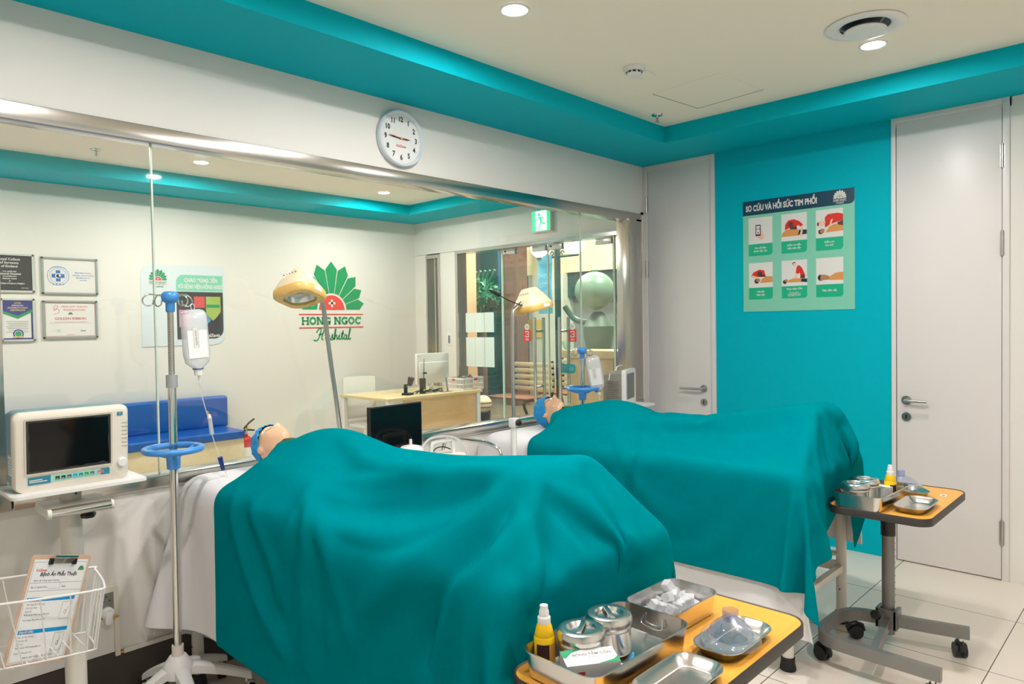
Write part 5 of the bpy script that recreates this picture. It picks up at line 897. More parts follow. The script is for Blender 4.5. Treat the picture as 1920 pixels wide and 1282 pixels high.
57,0,1,-1,0,0,1,0,0,0,0,0,0,-1,1,0,0,0,1,0,0,1,2,1,2,1,2,1,1,1,0,-1,-1,-1,-3,-2,-1,-1,-1,-1,-1,0,0,0,0,-1,1,0,-1,0,0,0,0,0,1,0,
57,0,0,0,1,0,-1,0,0,0,0,1,0,0,-1,1,0,0,0,0,1,1,1,2,1,2,2,1,1,1,-1,0,-2,-2,-1,-1,-2,-1,-1,-1,0,-1,0,-1,0,1,-1,0,1,-1,0,0,0,0,0,0,
57,0,0,0,0,-1,1,0,0,0,0,0,0,0,0,0,0,0,1,1,0,1,1,1,2,2,0,2,1,0,0,-1,-1,-1,-3,0,-2,-1,-1,-1,-1,0,0,0,0,0,-1,0,0,1,0,0,0,-1,0,0,
55,1,-1,1,0,0,0,0,0,0,0,0,0,0,0,0,0,1,-1,1,1,1,2,1,2,-1,0,3,-1,1,1,-1,-2,-3,0,-1,1,-2,-1,-1,0,0,-1,0,0,-1,1,0,0,0,0,-1,0,1,0,0,
55,-1,1,0,-1,1,0,0,0,0,0,-1,1,0,0,0,0,0,1,-1,2,2,0,-2,-4,6,7,-3,-1,2,1,0,-3,-2,0,-4,0,2,-1,-1,0,-1,0,0,-1,1,0,0,-1,0,0,1,0,0,0,0,
53,1,0,-1,1,0,0,0,0,0,0,0,-1,0,1,0,0,0,0,2,-1,-11,-5,4,16,4,-3,1,3,-1,1,-1,-3,-4,-16,-6,23,-6,3,2,-2,0,0,0,0,0,-1,0,1,0,-1,0,0,0,0,0,
52,0,0,1,0,0,0,0,0,0,0,0,0,0,0,0,0,0,1,-5,-9,3,2,3,-6,-5,22,5,2,-1,-4,2,-3,-12,-1,-9,-19,39,-8,-1,2,2,0,0,0,-1,1,0,0,-1,1,0,0,0,0,0,
136,43,42,40,39,41,40,41,41,42,41,39,34,29,26,20,15,18,10,6,10,11,11,10,8,9,10,9,10,10,10,13,19,25,29,-30,-33,-17,-2,-13,-25,-26,-26,-28,-28,-28,-27,-25,-24,-26,-31,-31,-30,-30,-32,-37,
35,0,1,2,1,-2,1,-1,0,-1,1,1,4,4,1,3,0,-1,2,1,0,0,0,0,0,0,0,0,0,0,0,-2,-6,-5,5,-2,2,7,0,-5,0,1,-1,0,0,0,1,1,-1,-3,1,0,0,-1,-4,0,
34,1,0,2,1,0,-1,1,-1,0,-1,2,2,2,3,3,2,0,0,2,0,-1,1,0,0,0,0,0,0,0,0,0,-9,-4,2,0,-4,10,3,-3,0,0,-1,0,0,1,1,0,-2,-1,-1,1,-1,-3,-1,-2,
34,0,0,0,3,2,-1,-1,1,-1,0,-1,2,2,4,3,3,1,0,0,0,1,0,0,0,0,0,0,0,0,0,0,1,-17,2,-11,13,14,-5,-3,1,-1,0,0,0,1,1,-2,-1,0,0,0,-2,-3,-1,-3,
29,4,2,-1,0,3,2,-1,-1,1,0,0,-1,3,3,3,2,0,3,1,0,-1,0,1,0,0,0,0,0,0,0,0,0,-11,-24,17,17,-3,-1,-1,1,-1,0,0,0,1,0,-1,-1,-1,1,-2,-2,-2,-3,0,
28,0,2,2,1,1,3,1,0,-1,0,0,0,1,3,2,6,0,0,1,1,1,0,0,0,0,0,0,0,0,0,0,0,1,-14,13,0,-2,-3,0,0,-1,0,0,1,1,-1,-1,-2,1,-1,-2,-3,-2,-2,-1,
31,-2,0,1,2,1,1,4,0,0,-1,0,0,0,1,4,4,4,1,1,0,0,-1,1,0,0,0,0,0,0,0,0,-2,1,0,0,2,-4,-1,0,-2,0,-1,1,2,0,-2,-1,0,0,-3,-3,-2,-3,-1,3,
31,1,-1,1,-1,1,1,1,4,0,0,-1,0,0,0,2,5,5,1,1,0,1,0,-1,1,0,0,0,0,0,0,-1,0,1,-1,1,0,-1,-3,-1,-1,0,0,1,1,-2,-1,-1,1,-2,-2,-3,-4,-1,3,0,
31,0,0,0,0,0,0,2,1,4,0,0,-1,0,0,1,3,6,4,0,1,-1,1,0,0,0,0,0,0,0,0,1,-5,4,-4,3,2,-2,-4,0,-1,-1,1,2,-1,0,-2,0,-1,-3,-4,-3,-3,5,2,-7,
27,3,1,0,0,0,0,0,1,2,4,0,0,-1,0,0,1,5,5,3,1,0,-1,1,0,0,0,0,0,-1,1,0,0,0,-10,10,1,-3,-3,-1,0,-2,4,-1,0,-2,0,0,-3,-4,-4,-3,5,0,-7,-2,
19,4,4,3,1,0,0,0,0,1,2,4,0,0,-1,0,0,3,8,2,1,1,0,-1,1,0,0,0,0,-1,1,0,0,-4,5,-3,-1,1,-4,0,-2,1,2,1,-2,-1,0,-2,-4,-5,-3,3,2,-7,-5,-3,
13,2,4,4,5,2,2,-2,1,0,1,2,5,0,-1,-1,0,0,6,8,1,-1,1,0,1,-1,0,1,0,-1,0,-1,1,-2,4,-2,-3,-2,-2,1,-2,3,1,-1,-1,-1,-1,-4,-7,-2,2,1,-10,-8,-3,-3,
10,1,1,2,4,5,4,5,-2,0,0,1,2,5,1,-1,-1,0,2,0,9,4,-4,0,-2,5,0,1,-12,10,-12,7,7,-6,-23,31,-3,-4,0,-11,7,5,-1,-1,-2,1,-4,-8,-2,-4,3,-13,-4,1,-1,0,
10,0,0,1,0,2,4,5,7,1,1,0,0,1,6,1,-1,-1,-1,10,-11,15,-6,0,-2,4,-6,3,-5,-3,0,-5,11,-9,9,3,-1,-22,15,7,5,0,-1,-3,2,-4,-9,-5,-5,5,-14,1,1,-1,-1,0,
10,0,0,0,0,0,1,1,4,7,4,2,1,1,0,7,1,-1,-2,6,6,-19,16,-5,-5,4,3,-1,-4,-6,5,11,-6,-4,3,-2,-28,33,-6,3,2,6,-2,0,-3,-10,-8,-3,2,-9,1,-2,-4,-1,0,-2,
6,0,0,0,1,1,0,1,1,0,5,6,5,3,2,0,7,2,-1,-10,9,7,-8,-12,7,6,4,-2,-1,-3,15,-4,-8,-3,7,-4,3,-2,-3,-1,2,-2,8,-1,-12,-10,0,-2,-6,-2,-2,0,0,-1,-1,0,
2,0,0,0,1,0,1,0,0,3,-1,3,2,6,6,5,2,8,-2,-21,9,14,7,7,-12,-2,6,-4,1,6,2,-4,-8,0,11,-9,1,1,-5,2,-1,3,-11,-5,-8,-1,-4,-3,-1,0,0,-1,1,0,0,1,
4,0,0,0,-1,0,0,0,0,0,1,-1,3,1,2,5,6,3,2,4,-14,3,20,10,-2,-9,5,-4,5,7,-6,-8,1,2,3,-4,1,0,-3,3,6,-20,-7,-8,2,-4,0,0,1,-1,0,1,-1,1,0,0,
3,0,2,0,0,1,-1,0,0,0,0,0,0,0,1,-1,-1,2,1,22,3,-14,-4,27,6,-11,3,-2,9,2,-10,-3,-2,9,-3,-3,4,-4,0,11,-27,-2,-9,-1,0,2,0,0,-1,1,0,0,0,0,0,-1,
0,0,-1,1,0,0,0,0,1,-1,1,0,-1,1,0,2,2,-4,-3,1,19,12,-10,-4,30,-2,-6,9,0,-4,-15,9,7,2,0,-13,8,-4,7,-24,-5,-8,0,2,1,0,-1,1,0,0,0,-1,1,-1,1,0,
-3,1,0,0,0,0,0,0,0,0,0,0,1,-1,1,0,2,2,1,-4,-5,11,16,-5,6,23,-9,-1,12,-23,15,-5,4,7,-12,0,10,-7,-17,-10,-2,0,0,0,0,2,0,-1,1,-1,1,0,0,0,0,0,
-1,0,0,0,0,0,0,1,-1,1,-1,1,0,0,0,-1,0,0,1,3,-3,-5,3,13,-1,14,19,2,-15,10,-4,-6,-5,15,6,1,-3,-23,-13,-1,-2,-1,1,0,5,0,0,0,-1,1,-1,1,0,1,0,1,
0,-1,1,-1,1,-1,1,0,0,0,0,0,-1,1,0,0,0,0,1,-1,1,-1,-3,-1,5,3,14,-1,0,-1,-2,-2,0,-4,5,5,4,-13,-4,-2,-3,-2,-2,2,9,2,0,1,0,0,1,0,0,1,2,1,
0,0,0,0,0,0,0,-1,1,0,0,0,0,0,-1,1,0,0,0,0,0,0,1,-2,-1,0,-6,4,-2,1,-3,0,-1,3,-1,0,-1,8,14,4,2,-2,-4,0,-6,2,1,0,1,0,0,2,2,1,0,3,
0,0,0,0,0,0,0,0,0,-1,1,0,0,0,0,0,0,0,-1,0,0,1,-1,0,0,-4,-5,3,3,-3,1,-1,1,-1,1,-1,-4,4,-1,11,9,9,6,-7,-16,-3,4,3,3,-1,-1,-3,0,-2,-1,-2,
-1,1,-1,1,0,0,0,0,0,0,0,-1,1,0,0,0,0,0,1,0,-1,-2,-1,0,-1,-2,-3,5,-5,0,1,1,0,0,0,2,-6,3,0,-12,-2,6,-4,4,16,-7,-4,-2,-1,7,0,1,-3,5,2,-2,
0,0,0,0,-1,1,0,0,0,0,0,0,0,0,0,0,0,0,-1,-1,0,-1,1,-4,2,-4,-1,6,-5,2,-1,0,1,0,-1,4,-8,0,8,-2,-7,-9,6,6,-9,15,-1,-2,-3,-6,5,0,1,-6,2,4,
0,0,0,0,0,0,-1,1,0,0,0,0,0,-1,1,0,-1,1,0,-2,0,1,-8,7,-3,-4,0,6,-3,2,-2,0,-1,0,1,1,-6,3,-3,13,-6,-1,-2,-4,6,-9,7,2,1,-1,-6,0,1,3,-4,0,
0,0,0,0,0,0,0,0,-1,1,0,0,0,0,0,-1,1,0,-2,2,-2,-7,6,0,-4,-2,2,3,-3,3,-3,1,0,0,0,0,-5,1,0,0,15,-10,2,1,-2,-2,-5,3,2,1,0,-1,-2,-3,4,-2,
0,-1,1,0,0,0,0,0,0,0,-1,1,-1,1,-1,1,0,0,3,-5,-6,2,3,-2,-3,-1,2,2,-1,2,-3,0,0,0,0,0,-3,0,3,-6,8,9,-11,6,-6,1,0,-4,0,4,1,0,0,0,-5,1,
0,0,0,-1,1,0,0,0,0,0,0,0,0,0,0,0,-1,1,-4,0,-1,1,2,-3,-4,1,1,2,-2,2,-1,0,0,0,0,0,-4,-1,3,1,-7,16,-2,-10,7,-1,-2,1,-2,-4,5,1,0,-1,-1,-1,
0,0,0,0,0,-1,1,-1,1,-1,1,0,0,-1,1,-1,1,-1,2,-5,-2,3,0,-5,-1,0,4,0,-2,2,-2,0,0,1,-1,0,-1,-2,1,3,-6,3,14,-8,-1,-2,1,-2,2,-1,-4,4,0,1,0,-1,
0,0,0,0,0,0,0,0,0,0,0,-1,1,0,0,0,0,0,-3,0,-1,2,-2,-5,1,0,5,-2,-1,2,-2,0,0,0,-1,1,-2,-1,-1,3,-1,-8,15,4,-8,2,-1,-1,-1,2,-1,-4,3,1,0,-1,
0,0,0,0,0,0,0,0,0,0,0,0,0,0,-1,1,0,-1,2,-4,-1,2,-4,-3,1,2,3,-4,0,2,-2,1,0,0,-3,3,-1,0,-4,4,1,-5,4,2,0,1,-1,1,-2,1,1,-2,-1,1,0,0,
-1,1,0,0,0,0,0,0,0,0,0,0,-1,1,0,0,0,0,-1,-2,1,0,-6,2,0,1,2,-3,-1,2,-1,-1,0,0,-1,2,0,0,-3,0,4,-4,-3,6,3,-2,1,1,-1,-2,1,2,-2,-1,1,0,
0,0,0,0,0,0,0,0,-1,1,-1,1,0,0,0,0,0,0,0,-2,-1,-1,-3,4,-3,2,1,-4,1,1,-2,1,0,-1,0,1,0,1,-3,-1,1,1,-5,13,-6,1,0,-1,2,-1,-1,1,0,-1,1,-1,
0,0,0,0,0,0,0,0,0,0,0,0,0,0,0,0,0,0,-1,-1,0,-3,2,1,-3,1,2,-4,1,0,-1,-1,1,-1,0,1,1,0,-3,-2,0,3,9,-6,0,0,0,0,0,0,0,0,0,0,-1,0,
1,-1,0,0,0,0,0,0,1,-1,0,0,1,-1,1,-1,0,0,0,0,-1,-4,8,-8,1,1,1,-6,3,1,-3,1,-1,0,1,1,0,-1,-2,-2,0,6,6,-9,6,-2,0,0,0,0,-1,0,0,0,0,0,
0,0,0,0,0,0,0,0,0,0,1,-1,0,0,0,0,0,0,0,0,0,1,0,-6,2,0,1,-5,2,1,-3,-3,2,0,3,0,0,-1,-2,-1,1,7,-2,0,0,0,0,0,-1,1,-1,0,1,0,-1,0,
0,0,0,0,0,1,-1,0,0,0,0,0,0,0,0,0,0,1,-1,0,0,4,-4,-4,2,-1,1,-5,3,0,-1,-3,1,0,3,0,1,-4,-1,-1,2,10,-9,7,-4,0,0,0,0,0,0,-1,0,0,0,1,
0,1,-1,1,-1,0,0,1,-1,1,-1,1,-1,1,-1,1,-1,0,0,2,0,5,-11,3,-1,-1,0,-4,5,-1,6,0,-9,2,0,-1,0,-2,1,0,4,-4,7,-4,0,0,0,0,0,0,0,0,0,0,0,0,
0,0,0,0,1,-1,1,-1,1,-1,0,0,0,0,0,0,1,-1,1,1,2,0,-7,3,-2,0,0,-3,2,0,4,1,-5,1,0,-2,0,-3,0,3,3,-1,2,-4,2,0,-1,0,0,0,1,-1,0,0,0,-1,
1,-1,1,-1,0,0,0,0,0,0,1,-1,1,-1,1,-1,0,1,-1,3,1,0,-4,0,-2,-1,0,4,-2,-2,4,3,-5,1,-1,-4,0,-3,2,4,1,3,-3,0,-2,0,1,0,0,-1,0,0,0,0,0,0,
0,1,-1,1,-1,1,-1,1,-1,1,-1,1,-1,1,-1,1,-1,0,1,2,2,-1,-2,-1,-1,-2,-1,8,-5,-2,5,0,-2,2,3,-10,0,-5,9,4,-2,3,-11,6,-3,0,0,0,0,0,0,0,0,0,0,0,
0,0,1,-1,1,-1,1,-1,1,-1,1,-1,1,-1,1,-1,1,0,1,3,1,-2,-1,-1,-2,-3,-1,8,-3,-3,4,2,-2,1,0,-9,-1,1,10,1,-2,-7,7,-5,-1,1,0,0,0,0,-1,1,-1,0,0,0,
1,-1,0,1,-1,1,-1,1,-1,1,-1,1,-1,1,-1,1,-1,-1,5,3,0,-2,-1,-1,-2,-3,-3,9,-2,-4,6,0,-1,1,-1,-10,0,3,9,2,-1,-4,-1,-4,1,0,0,-1,0,0,1,-1,0,0,0,0,
0,1,-1,0,1,-1,1,-1,1,-1,1,-1,1,-1,1,0,0,0,-4,8,4,-5,0,-1,-1,-3,-3,6,1,-6,7,1,-3,-1,0,-9,1,7,6,1,0,0,-7,-3,1,0,-1,1,0,0,-1,1,0,0,-1,0,
1,-1,1,-1,0,1,-1,1,-1,1,-1,1,-1,1,-1,0,1,-1,2,-4,10,-1,-1,-2,-1,-3,-7,9,5,-8,6,0,-2,-8,4,-11,5,11,6,-1,0,-6,-8,3,0,0,0,0,0,-1,1,-1,0,0,1,-1,
0,1,-1,1,-1,0,0,0,1,-1,1,-1,1,-1,1,0,-1,1,-1,0,-2,5,4,-2,-1,-1,-7,2,16,-8,0,-1,-2,3,-9,-6,7,9,0,0,-6,-8,3,3,-1,-1,1,0,-1,1,0,0,0,-1,0,1,
1,-1,1,-1,1,-1,1,-1,0,1,-1,1,-1,1,-1,0,1,0,-1,1,-2,0,6,1,-1,-1,-6,-3,16,-3,-3,1,-1,7,-20,2,8,10,-5,-10,-3,2,4,-2,-1,1,0,0,0,0,0,-1,0,1,-1,0,
0,1,-1,1,-1,1,-1,1,-1,0,1,-1,1,-1,1,0,-1,0,0,0,0,1,2,3,2,-2,-5,-8,14,2,-3,-1,1,-3,-15,12,10,3,-10,-7,0,2,1,-1,1,-1,0,-1,1,0,-1,1,0,-1,1,-1,
1,-1,1,-1,1,-1,1,-1,1,-1,0,1,-1,1,-1,0,1,-1,0,0,-2,1,5,0,4,1,-3,-7,4,11,-6,-1,8,-12,-3,8,6,-4,-14,1,0,2,0,-1,0,0,-1,1,0,-1,1,-1,0,0,0,1,
0,1,-1,1,-1,1,-1,1,0,0,-1,0,1,-1,1,0,-1,1,0,-1,0,1,2,4,-1,6,-3,-7,0,11,-3,-1,8,-20,10,7,3,-18,-3,2,1,1,-1,-1,-1,1,0,0,-1,1,-1,1,-1,1,0,-1,
1,-1,1,-1,1,-1,1,0,-1,1,0,0,-1,1,0,-1,1,-1,0,0,0,-2,3,4,3,0,7,-7,-9,11,0,0,-2,0,5,6,-17,-8,5,-1,1,0,-1,0,0,-1,1,-1,1,-1,1,0,0,0,-1,1,
0,1,-1,1,-1,1,0,-1,1,-1,1,-1,1,0,-1,1,0,0,-1,0,0,1,0,1,3,3,0,8,-11,4,2,0,0,-1,9,-14,-9,4,-3,0,2,0,0,-2,1,0,0,0,0,0,0,-1,1,-1,1,-1,
1,-1,1,-1,1,0,-1,1,-1,1,-1,1,-1,0,1,-1,0,0,1,-1,-1,-1,1,1,2,3,3,2,2,-6,4,-1,0,8,-11,-7,1,-3,0,1,1,0,0,-1,-1,1,-1,1,-1,1,-1,1,-1,1,-1,1,
0,1,-1,1,-1,0,1,-1,1,-1,1,-1,1,0,-1,1,0,0,-1,1,0,1,1,-2,0,0,3,2,3,-3,1,-2,1,-1,-2,-3,-2,0,-1,1,1,0,-1,-1,1,-1,1,-1,1,-1,1,-1,1,-1,1,-1,
1,-1,1,-1,1,0,-1,1,-1,1,-1,1,0,-1,1,-1,0,0,0,-1,0,-2,2,1,0,0,-1,1,1,-1,0,0,1,1,0,-2,-1,0,1,0,-1,-1,0,0,-1,1,-1,1,-1,1,-1,1,-1,1,-1,1,
0,1,-1,1,-1,0,1,-1,1,-1,1,0,-1,1,-1,1,0,-1,0,0,0,1,1,-1,-2,-1,-1,-2,-2,1,0,1,1,0,1,1,0,-1,-1,0,1,2,-1,0,0,-1,1,-1,1,-1,1,-1,1,-1,1,-1,
1,-1,1,-1,1,-1,0,1,-1,1,-1,0,1,-1,1,-1,0,0,0,-2,-1,1,1,1,0,0,-5,-7,2,-4,1,0,2,6,-3,4,0,1,1,1,0,-1,-1,0,0,1,-1,1,-1,1,-1,1,-1,1,-1,1,
0,1,-1,1,-1,1,-1,0,1,-1,1,-1,0,1,-1,1,-1,1,-2,3,-1,1,-1,0,-1,-13,-6,11,-12,-1,1,1,-1,1,13,-6,11,-1,-3,-1,2,3,-1,-1,0,0,0,0,1,-1,1,-1,1,-1,1,-1,
0,0,1,-1,1,-1,1,-1,0,1,-1,1,-1,0,1,-1,1,-1,3,-3,4,-3,-8,-7,-15,11,21,-18,-14,5,2,-1,-2,4,11,12,-20,16,5,-1,-4,0,0,0,0,-1,1,-1,0,1,-1,1,-1,1,-1,1,
1,-1,0,0,0,1,-1,1,-1,0,1,-1,1,-1,0,1,-1,1,-3,4,-8,-21,-8,4,29,13,-25,-14,7,-5,6,-4,-1,-4,-14,12,34,-26,12,11,5,-4,-3,-1,0,1,-1,1,-1,0,0,0,0,0,0,0,
0,1,-1,1,-1,0,0,0,0,0,0,0,0,1,-1,0,1,-1,-1,-15,-16,0,2,5,-4,-4,25,12,-6,-9,-16,7,-5,-13,1,-6,4,39,-21,1,6,11,2,-1,0,-1,1,-1,1,-1,1,-1,1,-1,1,-1)),
'teal_b2': (56, 64, 0.0006, (
-3228,19,0,10,32,38,40,12,-5,45,37,29,11,40,37,41,45,47,47,47,47,47,47,47,47,46,47,45,34,30,38,19,45,-25,-47,5,32,37,-7,-33,-49,-49,-39,28,37,48,8,-7,-21,4,20,18,14,-4,18,19,
-35,16,15,-10,-14,-4,-2,28,3,-16,-7,11,4,-10,3,-3,0,0,0,0,0,0,0,-1,0,0,0,1,6,-1,-6,1,6,2,0,8,3,-4,-3,-1,-2,-3,42,6,-1,-23,-4,3,16,19,-5,-1,-21,14,2,-1,
-24,-10,18,11,-15,-9,0,-2,28,-31,10,3,10,-8,7,-6,-4,0,1,0,-1,0,0,0,0,0,0,0,6,6,-12,3,5,2,0,8,3,-8,-7,0,2,10,34,4,-7,1,8,-9,3,-6,-7,-6,9,10,-3,5,
-2,-18,-10,17,7,-18,3,-15,-2,25,-13,-1,15,3,-10,0,-1,-1,-1,0,1,0,0,0,-1,0,0,0,0,5,-6,6,1,-5,14,4,-1,-13,-2,3,-2,51,0,0,3,2,-14,0,11,-28,11,-8,18,-3,8,5,
26,-20,-22,-9,16,-10,-5,3,-5,9,0,-9,3,6,-7,-1,4,0,0,0,0,0,-1,1,0,-1,0,0,1,1,-3,5,-2,1,14,3,3,-2,-4,-17,31,24,-1,-1,-3,-15,-19,19,-29,34,-14,20,3,10,4,-2,
44,-8,-20,-25,-11,24,-31,11,4,-15,3,-1,0,-3,2,5,-1,1,0,0,0,0,0,0,-1,0,0,1,-1,0,7,3,-8,4,15,2,5,-6,-7,-4,36,7,0,1,-18,-44,23,-17,32,9,18,1,2,1,-3,-4,
41,2,0,-16,-27,-13,18,-27,7,4,-11,-2,-6,4,1,4,-1,0,0,0,0,0,1,0,1,0,-1,-2,0,-1,7,2,-5,6,18,-3,3,-8,-12,29,16,1,3,-18,-45,38,-12,24,18,-1,3,-4,3,-4,-7,1,
42,-1,-1,3,-6,-23,-24,9,-12,-1,1,-7,-4,10,-10,5,-2,0,0,0,0,0,0,0,1,0,-2,0,-1,-1,8,1,-4,12,12,-2,-1,-8,-5,31,11,-1,-10,-49,43,-11,16,20,0,-4,-5,9,-6,-6,4,5,
27,9,4,6,2,-3,-17,-29,-6,2,-6,-6,-5,-3,2,1,0,1,0,0,0,0,0,0,1,-1,2,-2,-1,-2,7,3,-3,16,-1,6,-5,-17,23,26,-3,-11,-35,38,-12,3,30,-2,-3,-4,5,-8,0,7,2,-12,
-30,19,18,23,8,6,4,-6,-29,-20,5,-9,-9,-8,7,-3,3,0,0,0,0,0,0,0,0,2,-2,3,-3,8,-5,5,-2,19,5,-5,-9,-6,32,7,-13,-16,27,-22,3,37,-5,-3,-1,1,-5,4,0,-11,-22,-16,
-32,2,8,-2,15,17,15,14,7,-17,-26,4,-21,-5,3,-5,3,-1,0,0,0,0,0,0,0,0,2,-3,4,-2,4,0,5,4,7,6,-13,10,26,-13,-2,9,-34,21,35,-6,-2,0,0,-1,0,-20,-17,-14,-4,3,
-44,-1,0,1,2,4,6,10,21,19,3,-20,15,-39,-2,2,1,1,0,0,0,0,0,0,-1,1,0,3,-1,2,5,-6,8,-6,1,15,-20,37,2,4,-4,-30,29,25,-5,1,1,1,-2,-7,-15,-10,-7,5,8,7,
-47,1,-1,1,0,0,4,4,-1,7,13,17,-14,29,-35,-1,0,1,1,0,0,0,0,0,0,0,1,0,2,0,4,1,0,-2,8,3,4,27,-1,-18,-13,30,15,-2,1,-1,-1,-4,-23,-12,4,16,14,7,5,2,
-31,-1,-1,-2,0,-1,-2,-3,-1,-1,0,1,11,-2,22,-6,-1,-2,-1,-1,1,0,0,0,0,0,0,1,-1,1,1,5,-7,19,-2,0,25,7,-22,2,22,9,0,-2,-3,-3,-1,-13,9,14,4,1,0,1,0,-1,
46,-1,0,1,-1,0,0,-1,-1,-2,-2,-3,-6,-15,-16,-4,2,2,-5,-2,-4,-3,-2,-1,-1,-1,0,0,1,-1,-2,1,11,2,8,-1,22,-7,6,16,-1,-6,-8,-7,-7,-2,2,18,4,-8,-6,-4,-5,-6,-5,-5,
40,-1,-1,-3,-1,-3,-3,-3,-4,-5,-6,-7,-4,-1,2,0,-1,1,2,0,0,0,-2,-2,-2,-2,-2,-2,0,0,-1,4,4,4,0,5,4,8,7,-12,-9,-5,-2,5,8,5,-4,-29,-15,-7,-4,-3,0,1,1,1,
23,-2,-3,-2,-3,-1,-3,-3,-3,-3,-1,0,1,-1,2,-2,-1,0,2,0,1,1,1,0,1,0,-1,0,-2,-1,-1,0,1,0,1,0,1,3,-3,-5,4,6,6,2,-4,-7,-7,3,0,-3,-5,-5,-6,-6,-5,-3,
11,-2,-1,-1,-2,-1,-2,-1,-1,0,0,1,-2,-1,2,0,-1,0,2,2,0,-1,0,1,-1,0,1,-1,0,1,0,-2,0,0,-1,0,-3,0,4,6,-3,-4,-3,-6,-2,4,4,12,2,-1,0,-2,-2,-4,-3,-2,
5,0,-1,-1,0,-2,0,-1,0,0,0,-4,-2,9,-3,-1,0,2,-1,0,2,0,1,-1,0,1,-1,0,1,-2,1,0,-1,0,0,-1,1,-3,4,-2,2,0,-2,0,0,-2,5,-1,2,2,1,0,0,0,-2,-3,
3,-1,0,0,-1,-1,0,0,0,-3,-3,1,10,-7,1,1,0,-1,3,2,-2,0,0,0,0,0,0,0,-1,1,0,0,-1,-1,1,0,-1,-1,5,7,-9,0,1,2,3,1,-6,-14,0,4,5,4,0,1,0,-1,
2,0,-1,-1,0,1,-1,-2,-3,-1,4,9,-8,3,-2,-1,0,1,1,0,1,0,0,0,0,-1,1,0,0,0,-1,0,0,0,0,-1,0,0,-2,8,12,-11,-4,-2,-1,1,-4,10,-8,-6,-2,3,4,2,1,1,
1,0,0,0,-1,-1,-2,-2,0,7,5,-7,2,-3,1,0,-1,1,0,1,1,1,-1,0,0,0,0,0,0,0,-1,0,-1,1,-1,1,-1,-1,2,-8,5,21,-7,-9,-2,-1,3,-6,9,-2,-6,-4,1,3,2,0,
1,-1,0,0,0,-2,-3,1,8,2,-6,0,-1,2,-2,0,1,-1,1,1,0,1,0,0,0,0,-1,1,0,-1,-1,0,1,-1,1,-1,0,0,0,5,-10,-3,23,0,-12,0,-3,-5,0,8,2,-5,-4,-1,3,2,
0,1,-1,-1,-2,-2,2,8,1,-6,1,-1,0,-1,1,0,-1,1,0,0,1,0,1,-1,1,0,0,-1,1,0,-2,1,0,0,0,0,0,-1,0,2,0,-4,-9,22,5,-13,-2,2,-6,-3,6,5,-3,-4,-1,2,
1,-1,0,-2,-2,1,8,1,-7,2,-2,0,0,1,0,0,0,-1,0,1,1,1,0,1,-1,0,0,0,0,-1,-1,1,-1,1,-1,1,0,-1,-1,2,2,-4,3,-13,20,2,-9,2,-1,-3,-5,3,5,-2,-2,0,
0,0,-1,-2,0,7,1,-5,1,-3,0,1,0,1,0,-1,0,1,0,1,0,1,0,1,-1,0,0,0,-1,1,-2,1,0,0,0,-1,0,0,-1,2,2,-4,0,7,-17,19,-2,-9,3,1,-1,-3,2,4,-3,-1,
0,-1,-1,-1,6,2,-4,-1,-3,1,0,1,1,0,0,0,0,-1,1,-1,2,0,1,0,0,0,0,0,0,0,-1,-1,1,-1,1,0,-1,0,3,-4,6,-1,-7,5,10,-21,17,6,-7,-4,0,-2,-4,2,2,-1,
0,-1,-2,4,3,-2,-2,-3,1,0,2,0,1,-1,0,-1,0,1,-1,1,0,1,1,1,0,-1,0,0,0,-1,-1,1,0,0,-1,1,0,-3,3,2,0,3,-5,-5,3,5,-18,19,8,-5,-4,-2,-1,-3,2,0,
0,-1,0,4,0,-3,-3,0,1,2,0,1,-1,0,0,0,0,-1,1,0,0,0,1,1,1,1,-2,0,0,0,-1,0,-1,1,0,0,-1,0,-3,7,0,1,-2,-3,0,4,1,-24,21,13,-8,-3,-2,-1,-1,0,
0,-1,2,1,-1,-2,-1,0,1,1,1,-1,0,0,-1,1,0,0,-1,1,0,1,0,0,2,0,0,-1,0,0,-1,0,0,-1,1,-1,1,-1,-1,-4,12,0,-3,-1,0,1,2,-5,-20,18,17,-8,-5,-2,-1,1,
-1,1,1,1,-2,-3,0,1,1,1,0,0,0,0,0,-1,0,0,1,-1,1,0,1,0,1,1,1,-2,1,-1,-2,0,1,0,-1,1,0,0,-1,-2,0,13,-3,-5,1,-4,7,4,-14,-15,18,14,-6,-6,-1,-1,
0,-1,2,0,-2,-1,0,0,2,0,0,0,0,0,0,0,-1,0,0,1,-1,1,0,1,1,1,1,-1,-2,1,-1,0,-1,1,0,0,-1,0,2,-3,-4,10,9,-10,-2,-5,5,8,0,-18,-7,18,9,-5,-6,-1,
0,1,0,0,-2,-1,0,1,1,1,0,0,0,-1,0,0,0,0,-1,0,1,-1,1,1,0,1,1,3,-4,-15,15,-1,0,-1,1,-1,1,0,-1,5,0,-6,11,-4,-2,7,-9,3,5,-6,-16,2,16,4,-6,-3,
0,0,0,0,-1,0,0,-1,1,1,0,0,-2,2,-1,0,0,0,1,-1,0,1,0,0,1,-1,0,-2,-18,24,-3,-1,1,0,0,0,-1,0,3,-3,-12,5,12,9,-9,-7,-6,7,10,-1,-11,-9,7,11,0,-5,
0,0,0,0,1,0,-2,-1,0,1,1,0,2,-1,-1,0,0,-1,0,0,0,0,0,1,0,-1,-2,-11,14,-1,5,-3,-1,1,-1,-1,0,1,-4,-5,-1,-4,8,0,12,-3,4,-13,11,3,-5,-11,0,9,4,-4,
0,0,-1,0,2,0,0,-2,-3,2,2,0,1,0,-2,1,-1,1,-1,1,0,0,0,-2,0,-5,-7,-1,16,1,-3,2,1,-1,-3,-1,0,2,-9,-3,3,6,-5,19,-9,2,-6,2,4,2,1,-9,-6,6,5,-2,
